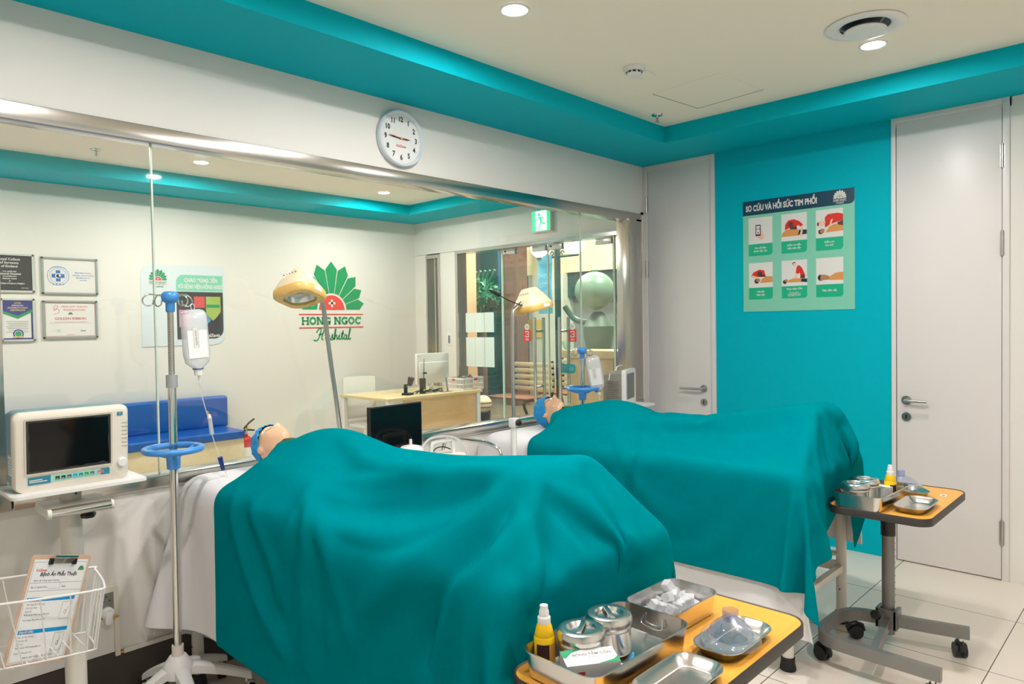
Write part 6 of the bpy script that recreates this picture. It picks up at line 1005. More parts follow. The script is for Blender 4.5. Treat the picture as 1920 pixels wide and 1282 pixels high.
0,0,-1,-1,3,2,0,-1,-5,-2,3,2,-1,1,-1,1,-1,0,0,0,0,-1,0,0,-1,1,-7,13,-7,2,5,-2,-1,1,-4,1,0,-5,-6,0,6,-1,4,11,-16,-5,4,8,2,2,2,-5,-6,2,6,-1,
0,1,-1,-3,2,5,1,0,-3,-8,2,3,1,-2,2,-1,-1,1,0,0,0,0,0,-2,-2,2,9,-12,7,-2,-1,2,1,-9,5,1,-2,-15,6,5,4,3,4,-10,18,-4,-6,1,0,0,1,0,-6,-2,5,0,
0,0,1,-3,-2,4,5,1,0,-5,-9,4,4,2,-2,-2,1,0,0,0,-1,0,-1,-3,2,-5,-4,17,-6,-2,2,1,-2,8,-2,-2,-19,16,2,-4,2,5,-4,8,-10,0,3,8,-8,1,1,0,-4,-2,3,1,
0,0,1,0,-4,-1,4,5,2,1,-9,-7,5,3,1,-3,2,-2,1,-1,0,0,-1,-3,-1,1,1,-4,7,2,-1,0,0,-3,4,-1,13,-14,-7,8,3,0,3,-6,-5,4,4,4,-7,0,1,0,0,-3,2,0,
0,0,0,3,-3,-5,0,4,5,4,3,-12,-7,5,4,-2,2,-2,0,-1,0,-1,0,-2,-2,0,2,2,0,0,2,1,-2,1,-2,-1,-3,-5,8,5,2,1,-3,-3,13,-3,0,-5,-9,4,0,1,1,5,-6,0,
0,0,-1,2,2,-3,-5,-1,3,5,4,6,-12,-6,8,-4,2,-1,-1,-3,0,2,1,0,-6,1,2,4,0,1,1,-2,1,2,2,-3,-14,9,4,2,2,-1,0,4,-13,4,12,-14,-5,5,0,1,6,0,-5,1,
1,-1,-1,-1,5,2,-3,-5,-4,1,5,5,7,-7,-13,14,-9,3,-1,-3,0,1,0,3,-4,-1,3,1,1,0,-1,1,1,0,-6,-1,8,-5,6,1,1,0,4,-8,-2,11,-9,-12,5,3,-2,4,8,-4,-5,2,
0,1,-1,-3,1,5,1,-1,-3,-6,-3,2,7,6,2,-18,12,-1,-3,-2,-1,0,2,1,-2,-3,4,2,-1,1,0,1,-1,-1,3,-2,-6,8,1,3,1,0,-1,-14,16,-3,-17,4,10,-9,1,10,3,-6,-4,3,
0,1,1,-2,-5,2,7,1,1,0,-5,-6,-6,1,3,19,-20,-2,2,2,1,0,1,3,0,0,1,0,0,-1,0,-2,2,2,-3,-2,6,0,5,3,1,-3,-19,23,-5,-19,3,13,-11,-4,11,9,-4,-8,-2,3,
0,0,2,1,-3,-6,2,6,1,0,5,0,-4,-5,10,-8,10,-14,-5,3,0,0,0,2,2,1,2,-1,0,-1,0,-1,-1,0,-3,-1,6,5,5,1,-10,-7,12,-13,-1,-1,16,-13,-4,8,10,-1,-7,-6,3,3,
0,1,0,1,2,-3,-7,1,6,2,-3,3,6,2,-16,7,3,5,-10,-4,-1,1,0,1,2,3,2,1,-3,1,-2,-1,1,-2,5,-3,-4,13,-3,-2,2,2,-12,6,-8,13,-14,-3,6,11,1,-7,-8,1,2,2,
0,0,0,2,1,2,-3,-7,-2,5,4,-4,-2,1,5,0,-2,4,3,-6,-2,-4,1,2,3,4,-3,-1,2,0,-1,0,1,-8,-8,10,12,-4,0,-4,-5,2,2,-3,10,-15,-2,8,12,0,-9,-6,-1,1,4,1,
0,-1,2,-1,2,1,3,-2,-6,-5,3,7,-1,-3,3,-2,1,0,0,1,1,-2,-5,3,9,-5,0,0,-5,0,1,0,-5,2,9,4,-6,0,-1,-6,5,-11,6,8,-12,6,7,7,-5,-9,-3,0,0,3,2,-1,
0,0,-1,2,-1,1,1,4,1,-4,-7,-2,7,2,-3,1,0,-1,1,0,-1,3,-1,-6,3,10,-8,0,3,-5,2,1,1,5,2,-9,0,3,-7,3,-9,7,6,-9,11,2,0,-8,-4,-1,0,-1,3,3,0,0,
-1,-1,1,0,1,0,0,0,2,4,0,-5,-7,3,4,0,-1,1,1,1,-1,-1,1,1,-6,2,9,-10,3,4,-3,1,3,-3,-1,-4,8,-11,4,-7,9,5,-10,7,-7,-3,0,2,0,1,0,1,2,1,-1,0,
0,-2,-3,1,2,2,0,0,0,0,2,3,1,-6,0,0,2,-2,0,0,0,0,1,0,2,-6,1,7,-5,1,2,1,-2,3,-10,12,-13,4,-4,9,2,-11,8,-4,0,5,-4,-2,-1,0,1,2,2,-1,0,0,
0,0,-1,-4,-2,1,3,1,1,1,0,0,1,0,0,0,0,1,0,0,-1,0,-1,0,0,2,-5,1,4,0,1,0,1,-4,8,-13,5,1,6,-4,-8,6,0,0,0,-6,1,0,1,1,1,1,-1,0,-1,-1,
1,2,-1,-1,-2,-3,-2,0,1,0,2,1,0,2,0,0,1,0,1,0,0,-1,-1,0,0,0,2,-1,0,0,2,0,0,3,-6,4,1,-1,-6,-1,4,0,1,-2,-2,0,1,0,0,1,0,0,0,0,1,2,
0,3,2,2,0,0,-1,-1,-2,-1,-2,0,0,1,-1,2,-1,0,0,0,-1,0,1,0,0,0,0,1,-1,1,0,1,0,-1,2,1,-3,-1,1,1,-1,0,0,0,-2,0,-1,1,0,-1,0,0,1,0,1,-1,
0,0,2,1,1,0,0,0,0,-1,0,-1,-1,0,0,-1,0,0,1,0,-1,1,1,0,0,1,0,-1,1,-1,0,-1,0,1,0,-1,1,0,0,0,0,1,-2,0,0,-1,0,0,0,0,0,0,-1,0,-2,0,
1,-2,0,-1,0,1,0,0,0,1,0,0,0,0,0,1,-1,2,0,0,-2,0,1,1,1,-2,3,0,-1,-1,-1,0,0,-3,2,-1,-1,3,1,0,1,-1,0,-1,-1,0,0,-1,1,0,0,0,0,0,1,0,
0,0,-1,1,0,0,0,0,0,0,0,0,0,-1,1,0,2,0,1,-1,-1,0,0,-1,-1,6,-1,1,-4,0,0,-1,-3,6,-7,8,3,-8,1,1,1,1,0,-2,-1,0,0,1,-1,0,0,0,0,0,0,0,
0,0,0,0,0,-1,0,0,0,0,1,0,0,0,0,1,1,1,-1,0,-2,0,0,1,4,-2,1,-6,6,-3,0,-3,0,-4,14,-11,1,10,-6,-1,0,2,-1,-1,-1,1,0,0,-1,0,1,0,-1,0,0,0,
1,0,0,-1,0,-1,0,-1,0,0,-1,1,0,1,1,1,0,0,0,0,-2,1,0,4,-2,-2,-2,5,-3,1,0,5,-9,-1,-2,16,-6,-6,8,-2,-1,0,0,-2,0,0,0,-2,1,0,1,0,0,-1,0,0,
-1,1,0,0,0,1,0,1,0,0,0,-1,0,-1,1,0,0,0,-5,-3,9,-2,2,-3,0,1,2,1,-5,4,-1,0,3,-2,-5,-2,13,-1,-8,7,-3,-1,0,-1,-2,0,0,2,1,1,-2,-1,0,0,-1,0,
1,-1,0,0,1,0,0,0,0,0,-1,0,1,-1,0,0,0,-3,2,13,2,2,-3,-4,-4,-3,-5,-1,6,-1,0,-2,4,8,-17,-2,3,12,-1,-8,9,-5,-1,-1,2,1,0,0,-2,-2,-1,0,0,1,1,0,
2,-1,-1,0,-1,1,0,0,0,0,1,0,-1,1,-1,2,-1,1,12,2,2,0,0,2,-18,-15,6,3,2,0,1,1,8,-22,19,-21,2,-3,17,6,-10,10,-4,-2,-2,-1,0,-1,0,1,1,1,1,0,0,0,
-7,2,1,1,1,-1,1,0,1,0,1,0,0,0,2,-1,4,9,1,0,1,-1,-5,-17,1,15,-5,-2,-2,-2,-4,1,-10,-3,-4,25,-24,2,0,5,9,2,4,-1,-1,0,0,0,2,0,0,0,1,0,1,0,
-3453,32,40,35,21,10,0,-33,-31,29,20,-30,-46,-20,33,31,42,7,-1,0,0,0,0,0,0,0,0,0,-1,-1,0,2,0,-1,0,-2,-1,1,2,1,0,0,0,-1,0,-1,0,0,2,0,0,-1,-1,-1,0,1,
2,-29,-7,5,11,7,8,33,0,-41,16,14,4,-15,-8,2,-12,10,0,0,0,0,0,0,0,0,0,0,1,-1,-2,2,-2,-1,-1,-9,-14,14,12,1,0,0,-1,1,0,0,0,1,-1,0,-1,1,0,0,1,0,
29,-21,-34,-8,8,10,3,-7,50,-24,-10,18,8,-5,-25,6,-1,0,3,0,0,0,0,0,0,0,0,0,0,-10,-10,14,2,-6,-11,-25,-12,22,23,8,0,5,1,0,-1,0,1,0,-2,0,1,-1,1,1,0,-1,
43,-8,-22,-38,-9,14,-13,31,11,11,-32,17,16,3,-24,1,-2,-1,2,0,0,0,0,0,0,0,-1,0,-4,-3,-7,12,6,8,-25,-9,2,12,7,-13,1,13,1,0,0,1,-1,-1,1,0,-1,1,1,1,-1,0,
33,9,-3,-19,-44,-7,8,6,4,37,-19,-14,20,4,-9,1,-6,-4,1,2,0,0,0,0,0,-2,-1,-5,3,13,-3,10,9,-8,-10,2,10,2,-9,-20,15,-17,10,1,0,0,0,0,0,0,1,1,-1,-1,0,0,
3,19,17,4,-14,-52,28,-35,2,23,24,-26,10,3,3,-5,1,-8,0,3,0,0,0,-3,-2,1,-3,9,14,-1,-5,3,13,-12,-2,2,9,0,-22,17,-17,-11,6,-1,3,3,-1,0,1,0,-1,0,0,0,0,-1,
-16,7,16,23,14,-9,-56,43,-53,2,35,10,-12,3,1,-6,0,-3,-4,4,1,-1,-3,-2,-1,6,8,16,-1,-8,0,-5,9,-5,2,-1,9,-2,-4,15,-11,-12,-12,-16,12,7,1,0,-1,0,1,-1,0,0,-1,0,
-12,-6,-1,13,28,18,0,-62,50,-56,1,41,-15,20,-8,-14,5,-2,-4,2,-1,0,-2,8,10,-7,10,1,2,-6,2,-7,7,-5,5,-1,9,-4,11,-4,-2,-1,-36,5,12,-7,3,0,0,0,0,0,-1,0,0,1,
29,-12,-6,3,-14,10,21,11,-54,37,-48,-1,40,-3,1,-11,-2,-1,-1,-5,1,2,11,8,6,3,-17,1,8,-6,7,-10,3,3,-2,4,9,-10,2,-1,-13,-12,4,39,-33,-2,1,0,0,0,0,-1,1,-1,1,1,
42,9,-5,-27,-10,-7,-2,18,14,-27,15,-35,-5,28,9,-12,-4,-1,4,-3,6,9,8,1,-3,4,-6,-16,6,18,-6,-13,-2,10,1,-1,8,0,-1,-22,-14,5,48,-20,-16,-8,-1,4,0,0,-1,1,0,0,0,1,
36,-1,3,5,2,-2,-7,-15,0,4,-9,3,-25,-8,36,-13,-11,4,7,7,7,2,-2,-3,-2,-2,12,-15,-10,20,0,-9,-9,4,6,3,10,-4,-14,-24,9,44,-2,-24,1,-13,-5,4,0,-1,1,-1,2,9,9,8,
17,-1,1,3,4,2,3,5,8,-3,-3,-7,-5,-19,-11,17,-4,9,7,3,-2,-3,-3,-1,-2,2,-3,14,-23,8,19,-15,-11,-11,3,26,4,-2,-37,6,39,11,-38,-5,2,3,-6,-7,4,1,11,12,12,5,3,-1,
13,0,-1,-1,1,4,6,9,-3,6,7,5,-10,3,-15,1,0,3,-3,-5,-4,-2,-1,0,3,-2,5,-7,13,-25,18,9,-22,-10,18,18,-4,-26,-7,37,18,-48,-1,5,7,8,1,-1,8,13,2,0,-8,-10,-14,-6,
33,-1,-1,-1,-1,-1,-2,-8,-2,-2,-2,1,17,-2,15,-2,-4,-9,-8,-4,-2,-1,-1,-1,-1,6,-2,7,-10,8,-11,14,-23,33,2,2,-12,-22,24,16,-43,7,9,8,6,4,2,8,-4,-18,-11,-7,-3,1,7,2,
20,2,0,0,-1,1,0,1,2,2,4,3,3,9,3,1,-1,0,-1,-1,-4,-4,-5,-4,-4,-6,3,-2,4,-6,-2,-6,25,-3,14,-11,-32,16,18,-27,11,11,8,4,4,0,0,-16,-8,9,2,0,2,1,0,-1,
27,-1,2,3,3,2,3,3,2,2,2,1,1,-1,-1,2,0,-2,0,0,0,1,1,-1,-1,-1,-2,-1,0,2,1,0,-4,5,-1,1,3,-5,-10,8,5,1,-2,-1,-1,0,-1,-1,-8,-11,-11,-9,-9,-8,-7,-5,
42,2,1,1,1,0,1,0,0,1,-1,1,-1,0,0,1,0,0,0,-1,0,0,-1,1,-1,1,0,0,1,1,2,-1,-2,-1,0,2,2,3,-2,-3,-3,0,0,-1,-2,-1,1,4,1,0,0,-2,-3,-4,-5,-6,
47,1,0,0,0,1,-1,1,0,-1,1,-1,1,0,0,0,-1,0,0,0,0,0,0,0,0,0,-1,1,0,0,0,1,0,-1,0,-1,-1,2,0,0,0,-2,0,0,0,0,0,0,1,0,1,0,0,1,0,0,
49,-1,1,-1,1,-1,1,-1,1,0,-1,1,-1,0,0,0,1,-1,0,0,0,-1,1,0,0,0,0,0,0,-1,0,0,0,1,0,-1,1,-1,1,0,0,0,-1,1,0,0,-1,1,-1,1,-1,0,1,-1,1,0,
48,1,-1,1,-1,1,-1,1,-1,0,1,-1,0,0,1,0,0,-1,-1,0,1,0,0,0,0,0,0,0,-1,1,0,0,0,-1,1,0,-1,0,0,0,1,0,1,-1,0,0,0,-2,1,0,1,1,-1,0,0,0,
49,-1,1,-1,1,-1,1,-1,0,1,-1,0,0,1,-1,0,0,1,0,-1,0,0,0,-1,1,0,0,0,0,0,0,0,0,0,-1,1,0,0,-1,0,-2,3,0,0,0,0,0,0,0,0,0,-1,1,1,-1,0,
48,1,-1,1,-1,1,-1,1,0,-1,0,0,1,-1,1,0,0,-1,0,1,-1,0,0,0,0,-1,1,-1,1,0,0,0,0,0,0,0,0,0,0,-3,2,-3,3,2,-1,0,0,0,0,0,0,0,0,0,0,0,
49,-1,1,-1,1,-1,1,-1,0,0,0,1,-1,1,-1,1,-1,1,0,-1,0,0,-1,1,0,0,0,0,0,0,0,-1,0,1,0,0,0,-1,1,0,-3,1,-3,2,4,-1,0,0,0,0,-1,1,0,0,0,1,
48,1,0,0,-1,1,-1,0,0,1,0,-1,1,-1,1,-1,1,-1,0,0,0,0,0,0,0,0,0,0,0,0,0,0,0,0,0,-1,1,0,-1,1,0,-2,0,-2,1,4,-1,0,0,-1,1,0,0,0,0,0,
49,0,-1,1,0,-1,0,0,1,-1,0,1,-1,1,-1,1,-1,1,-1,0,0,0,0,0,-1,1,-1,1,0,0,0,0,0,-1,1,0,-1,0,1,0,0,-1,-1,-1,-2,3,2,0,0,1,-1,0,0,0,0,0,
49,-1,1,-1,0,0,1,0,-1,1,0,-1,1,-1,1,-1,1,-1,1,0,-1,0,0,-1,1,0,0,0,-1,0,1,0,0,0,0,0,0,0,-1,1,0,0,-1,0,-2,-4,6,1,0,0,1,-1,0,0,1,-1,
48,1,-1,1,0,0,-1,0,1,-1,0,1,-1,1,-1,1,-1,1,0,-1,0,0,0,0,0,0,0,0,0,0,0,-1,1,0,-1,1,0,-1,1,0,-1,1,0,-1,0,-3,-2,4,2,0,0,0,0,0,0,0,
49,-1,1,-1,0,0,1,0,-1,1,0,-1,1,-1,1,-1,1,0,-1,1,0,-1,0,0,-1,0,1,0,0,0,0,0,0,0,0,0,0,-1,0,0,1,0,0,-1,1,0,-6,1,3,1,1,1,-1,0,0,1,
49,0,-1,1,0,0,-1,0,1,-1,1,0,-1,1,-1,1,0,-1,1,-1,0,0,0,0,0,0,0,-1,1,0,0,0,-1,1,0,-1,1,0,-1,0,1,0,0,0,-1,1,1,-7,1,4,0,1,1,-1,0,0,
48,1,0,-1,0,0,1,0,-1,1,-1,1,0,-1,1,-1,0,1,-1,1,0,0,-1,0,0,-1,1,0,0,0,0,0,0,-1,1,0,-1,0,0,0,0,0,1,0,0,-1,0,2,-5,0,3,0,1,1,-1,0,
49,-1,0,1,0,0,-1,0,1,-1,1,-1,0,1,-1,1,-1,0,1,-1,0,0,1,-1,0,0,-1,1,0,0,0,-1,1,0,0,0,0,0,0,-2,2,-1,1,0,0,0,-1,0,1,-4,1,1,1,1,1,0,
49,0,0,-1,0,0,1,0,-1,1,-1,1,0,-1,1,-1,1,0,-1,1,0,0,-1,0,0,0,-1,1,0,0,0,0,0,0,-1,1,0,0,0,0,-2,2,-1,2,-1,0,0,-1,0,1,-2,1,0,0,1,0,
48,0,1,0,0,0,-1,0,1,-1,1,-1,1,0,-1,1,-1,0,1,0,-1,0,0,1,-1,0,0,-2,1,-2,3,0,0,0,0,0,0,-1,0,1,0,0,-1,0,0,0,1,0,-1,1,-2,1,0,1,0,0,
49,0,-1,0,0,1,0,0,0,0,-1,1,-1,1,0,-1,1,0,-1,0,1,0,0,-1,0,0,0,1,-8,4,1,2,-1,1,0,0,-1,1,0,-1,-5,4,2,-2,2,0,-1,1,-1,1,1,-2,1,-1,1,1,
49,0,0,0,0,-1,0,1,-1,1,0,-1,1,-1,0,1,-1,0,1,0,0,0,0,0,0,-1,0,-4,4,-3,0,3,0,0,-1,0,1,0,-1,-2,-1,-4,8,-1,-1,2,0,-1,1,-1,1,-1,0,2,-1,0,
48,0,0,1,0,0,0,-1,0,0,1,0,-1,1,0,-1,1,0,0,0,-1,0,0,0,0,-1,-3,-2,1,0,0,2,1,-3,3,0,-1,1,-3,-1,2,3,-5,4,1,0,1,1,0,-1,0,1,-1,0,0,0,
49,0,0,-1,0,0,0,1,0,-1,0,0,1,-1,0,1,-1,0,0,0,1,0,0,0,0,-1,-2,3,-3,0,-6,-3,2,4,5,-1,0,-1,-3,1,2,-1,-1,3,0,0,1,0,0,0,0,0,0,0,0,1,
49,0,0,0,0,0,0,-1,0,1,-1,1,-1,1,0,-1,1,0,0,0,0,0,0,-1,-1,0,1,-3,3,0,-2,0,-1,2,-5,2,3,-8,4,2,2,1,0,-3,1,1,1,0,1,0,-1,0,0,0,1,-1,
49,-1,0,0,0,0,0,0,1,-1,0,0,1,-1,0,1,-1,0,0,0,0,0,0,-1,1,-2,-3,5,-2,1,2,-1,-1,-1,-2,-1,-5,8,1,0,1,0,-1,1,0,0,0,0,0,0,0,1,0,-1,0,1,
48,1,0,0,-1,1,0,-1,0,0,0,0,0,1,0,-1,1,0,0,0,0,-1,0,-1,0,0,1,-4,4,0,0,1,0,-3,2,-1,-1,0,0,2,0,-1,1,0,0,0,0,1,0,0,0,-1,0,0,1,-1,
49,0,-1,0,1,-1,0,1,-1,0,0,-1,1,0,0,1,-1,0,0,0,0,1,-1,-1,-1,1,0,1,0,-1,0,0,0,1,-3,0,2,-2,2,1,1,0,-1,-2,1,1,0,0,0,0,0,0,1,0,-1,1,
49,-1,1,0,-1,0,0,0,0,0,0,0,-1,1,1,-1,1,0,0,-4,2,0,1,0,-2,0,1,2,-2,-2,-1,0,4,-2,2,0,-4,3,1,0,0,-1,-1,2,0,0,-1,1,-1,1,1,0,-1,0,0,1,
48,1,-1,0,1,0,0,0,-1,0,1,0,-2,-1,1,1,0,0,-1,-2,1,2,0,0,-1,0,1,0,0,1,0,-1,-2,2,-1,-1,2,-1,1,1,-1,0,0,0,0,-1,1,-1,1,1,-1,0,0,0,1,-1,
49,-1,1,0,-1,0,0,0,1,0,-2,0,2,-1,-2,0,1,1,-1,-1,0,1,0,1,0,-1,1,-1,1,0,-1,1,-1,0,0,0,0,1,1,-1,1,-1,0,-1,1,0,-1,1,1,-1,0,0,0,1,-1,1,
48,1,-1,0,1,0,0,-1,0,0,1,0,-2,0,0,-3,0,-3,2,3,0,0,2,1,-1,1,0,-1,0,-1,1,0,0,1,0,-1,0,1,-6,-2,-3,6,1,2,-1,0,2,0,0,-1,1,0,1,-1,1,-1,
49,0,0,0,-1,0,0,1,-1,0,0,0,1,0,-2,1,-2,1,-3,1,-1,3,0,1,0,0,0,0,-3,3,-1,0,-1,1,0,0,1,-7,-4,3,7,0,0,0,1,-1,1,0,-1,1,0,0,0,0,0,1,
49,-1,1,-1,1,-1,0,0,1,0,-1,0,-1,0,1,1,-2,0,1,-1,-3,1,2,1,1,-1,-1,-1,2,-4,-1,4,0,-2,0,3,-9,-5,13,1,-2,-1,3,-2,0,3,-2,0,1,0,0,0,0,1,-1,0,
48,1,-1,1,-1,1,0,-1,0,0,1,-1,1,-1,1,-1,1,-1,0,1,-2,-5,0,5,1,0,0,0,-4,0,-1,-3,1,3,0,-7,-5,17,-1,0,0,1,-3,1,1,-1,1,0,0,0,0,1,-1,0,1,0,
49,-1,1,-1,1,-1,0,1,-1,0,0,1,-1,1,-1,0,0,0,0,1,0,-4,-5,-1,7,1,1,0,-4,-1,3,-3,4,-7,3,-11,17,-1,-2,1,2,-3,0,2,-1,0,1,0,0,0,0,0,1,-1,0,0,
49,0,-1,1,-1,1,-1,0,0,0,0,0,1,-1,1,0,0,0,0,0,0,0,-2,-6,0,4,-2,4,0,-2,1,-3,1,-6,-5,15,0,-3,3,1,-3,1,2,-1,0,0,0,0,0,0,0,0,0,1,0,0,
48,0,1,-1,1,-1,1,-1,1,0,-1,0,0,0,0,0,0,0,0,0,0,0,1,-1,-7,3,2,-7,8,0,-6,3,-9,10,2,2,-4,3,0,-1,1,0,-1,1,0,0,0,0,0,1,0,0,-1,0,0,0,
49,0,-1,1,-1,1,-1,1,0,-1,1,0,-1,1,0,0,1,0,0,1,1,0,1,1,2,-7,5,3,-5,3,1,-2,1,-2,-1,-4,3,-1,-1,0,0,-1,1,-1,0,1,-1,1,0,-1,0,0,1,0,0,0,
49,1,0,-1,1,-1,1,0,-1,1,0,-1,1,0,0,1,-1,1,1,1,1,2,1,2,1,3,-4,3,3,-2,0,-1,-2,-1,-4,1,-1,-2,-1,-1,-1,0,0,0,0,-1,1,-1,0,1,0,0,0,0,-1,0,
52,-1,1,0,0,0,0,-1,1,0,0,1,-1,0,0,0,1,0,1,0,2,1,2,2,1,2,2,0,-1,2,-1,-1,-2,-3,0,-2,-2,-1,-1,-1,0,0,0,-1,0,0,0,0,0,-1,1,-1,0,0,1,0,
55,0,-1,0,0,0,0,1,0,-1,0,0,1,0,0,0,1,0,1,1,0,2,1,1,3,0,2,1,1,-1,0,-2,0,-2,-2,-1,-2,-1,-1,-1,0,-1,0,0,-1,1,-1,1,0,0,-1,1,0,-1,0,0,
57,0,0,0,-1,1,0,-1,0,1,0,0,0,0,0,1,-1,1,0,1,2,0,2,2,1,2,1,0,1,0,-1,-1,-2,-1,-1,-2,-1,-1,-1,0,-1,0,-1,0,0,0,0,-1,0,0,0,0,0,1,-1,0,
58,0,0,0,1,-1,0,1,0,0,0,0,0,0,0,0,0,1,0,1,1,1,1,2,1,2,0,1,1,0,-1,0,-2,-1,-2,-1,-2,0,-1,-1,-1,0,0,0,0,-1,0,0,0,0,0,0,0,0,0,0,
59,0,0,0,0,1,-1,0,0,0,0,0,0,0,0,0,1,0,1,0,1,2,1,1,2,0,2,1,1,-5,2,-1,-2,0,-1,-1,-1,-2,0,-1,0,0,-1,0,0,0,0,0,0,0,0,0,-1,0,1,-1,
58,0,1,0,0,0,0,0,0,0,0,0,0,0,0,0,0,1,0,1,1,1,2,1,0,3,1,1,-1,-2,0,-2,-2,-5,5,-1,-1,0,-1,0,-1,-1,0,0,0,0,0,0,0,-1,0,0,1,-1,0,1,
58,0,-1,1,-1,0,1,0,0,0,-1,0,0,1,0,0,1,-1,2,0,1,2,0,1,3,1,1,2,-5,2,-2,1,-5,0,-4,2,1,-3,1,0,-1,0,0,-1,0,0,0,0,0,1,-1,0,0,0,0,0,
55,0,1,0,0,0,0,0,-1,0,1,0,0,-1,1,0,0,1,-1,1,2,2,1,2,2,-4,0,5,-3,4,-3,-1,2,-8,-3,4,-2,0,-3,2,1,-1,0,0,0,-1,0,0,0,0,0,0,0,1,-1,0,
53,1,-1,0,0,0,0,0,1,-1,0,0,0,0,0,0,1,0,-3,-2,-1,-1,3,4,5,-3,7,-8,11,-1,-1,-1,0,1,-10,-10,13,0,-2,-4,2,1,-1,0,0,0,0,0,0,-1,1,0,0,-1,1,0,
51,-1,1,-1,1,0,0,-1,0,1,0,0,0,0,0,1,-1,-3,-3,0,-1,1,2,4,-2,3,-4,5,2,2,1,-1,3,-11,10,-14,-6,-5,18,0,-4,3,0,0,-1,1,-1,0,0,1,-1,0,0,1,-1,0,
48,1,-1,1,0,0,-1,1,0,0,0,0,0,0,0,0,-2,-5,3,0,1,2,6,1,-17,11,12,1,-1,-1,1,-1,-8,-4,-12,17,-25,-4,-15,27,13,0,1,-1,0,-1,1,0,0,-1,1,0,0,-1,1,0,
439,37,35,36,36,35,35,37,35,17,24,28,26,26,14,17,19,22,23,23,23,24,23,24,24,24,24,25,27,27,15,-3,16,-3,-10,9,10,-8,-20,-17,-15,-13,-16,-37,-38,-18,-26,-38,-26,-42,-47,-44,-42,-35,-43,-46,
33,2,1,-1,0,1,1,-3,1,9,-3,0,1,0,3,-2,0,1,0,0,0,-1,1,-1,0,0,0,-1,-1,1,0,1,3,0,1,1,-2,-1,1,0,1,-1,-12,-3,4,-1,-1,2,-10,-5,2,2,9,-6,-4,0,
29,3,3,1,-1,0,-2,-1,0,2,8,-1,1,0,4,-1,-1,-1,0,0,0,1,-1,1,-1,0,0,0,-1,-2,2,2,2,-1,1,1,0,-2,-2,2,-3,-3,-11,3,7,-6,-9,3,-9,5,5,8,-7,-6,1,0,
25,3,3,4,1,0,-7,5,-6,9,3,1,0,1,3,-1,0,0,0,0,0,-1,1,-1,0,0,0,0,-1,0,-1,3,1,-7,9,1,-2,-10,2,6,1,-14,2,2,-1,-7,0,-6,4,4,7,-7,-7,1,1,2,
21,2,4,3,5,-1,3,-5,5,-2,3,2,1,-1,2,-1,2,0,0,0,0,1,-1,0,1,0,-1,1,0,-3,0,0,-3,4,6,-1,-4,-6,5,4,-12,-1,3,1,0,-5,-4,2,1,5,-10,-5,2,1,2,1,
20,1,1,4,3,7,1,1,-1,-1,0,3,2,-1,0,3,0,1,0,0,0,-1,0,1,-1,0,1,-2,-3,1,4,0,-8,7,4,-1,-3,1,2,-7,-4,0,1,1,-3,-4,3,-2,-4,-7,2,2,2,1,1,1,
19,0,1,1,3,3,11,-4,3,0,-1,1,1,2,1,3,0,0,0,-1,0,1,0,-1,0,0,-1,-6,1,4,2,2,-5,5,1,1,-4,0,1,-18,4,7,-1,2,-7,1,-2,-3,1,-2,-1,2,0,2,0,0,
19,0,0,-2,-1,5,5,13,-7,5,0,0,2,2,0,4,-2,0,0,1,0,-1,0,-1,-2,2,-3,1,-2,2,3,2,-2,3,-1,1,-4,2,-11,-3,-1,0,10,-6,-4,1,-2,0,1,0,0,-1,1,0,0,-1,
13,2,0,-3,4,0,2,6,14,-7,5,1,0,3,0,3,1,0,0,0,0,-1,0,-2,-3,-1,7,-2,-3,0,3,4,-2,2,1,-1,-4,0,-7,-1,6,3,-9,-8,3,1,-2,1,0,-1,-1,2,0,-1,-4,-5,
1,2,3,7,1,0,1,1,6,13,-4,4,2,1,3,1,1,1,0,-1,-1,-1,-4,-2,3,-2,2,7,-2,-6,2,6,1,-2,0,1,-4,-3,-5,7,4,-8,-13,3,6,-3,1,-1,-1,0,1,-2,-3,-6,-4,-3,
7,-1,1,1,1,1,2,1,0,6,11,0,4,4,2,2,3,-1,-1,-2,-4,-1,0,3,1,0,-4,5,4,-6,1,4,3,1,-1,-2,-6,-3,2,7,-7,-15,1,5,-5,4,0,-1,1,0,-4,-6,-5,-2,-1,1,
8,1,-1,1,0,0,0,0,1,0,6,9,3,6,5,4,1,-4,-4,-1,2,1,2,1,0,0,0,-5,8,-2,-7,6,6,-3,1,-3,-10,3,9,-4,-16,-3,8,0,0,-2,0,0,-4,-5,-5,-1,0,0,1,-1,
9,0,0,0,-1,1,-1,0,1,0,-1,4,4,4,12,4,-1,-1,2,3,2,0,1,-1,0,0,-2,3,-5,9,-6,-2,8,1,-1,-9,-1,4,2,-17,-6,12,0,-2,-3,-3,-1,-4,-4,-3,2,0,-1,0,-1,0,
7,0,1,-1,1,0,0,1,0,0,1,-1,5,3,1,6,4,5,5,2,1,1,0,1,0,-2,0,-3,4,-2,4,-5,0,-13,8,-1,2,5,-14,-5,11,-3,-4,-4,-3,-2,-1,-2,-1,2,-2,-1,0,1,0,0,
-6,0,0,0,0,-1,1,0,0,0,0,1,1,3,3,3,-2,-6,7,6,6,6,5,4,3,3,1,0,-1,4,2,0,-24,14,-26,20,16,-10,-15,8,-5,-7,-6,-4,-4,-2,1,9,2,-3,0,-1,-1,-1,-1,-1,
-5,0,0,1,0,1,0,0,1,1,1,0,-1,0,0,-1,0,0,-3,-2,0,1,2,4,3,5,4,3,1,1,3,-8,6,-9,5,-17,16,2,1,-11,-7,-2,-1,2,5,3,1,-10,-3,0,-1,0,0,-1,1,0,
-2,0,0,0,1,0,0,1,-1,1,-1,1,0,0,-1,0,2,-1,-4,0,-1,-2,-1,-2,1,-1,0,3,3,0,2,0,-3,1,1,1,0,1,-1,-3,3,2,3,2,-2,-4,-5,-1,0,0,0,0,0,0,0,0,
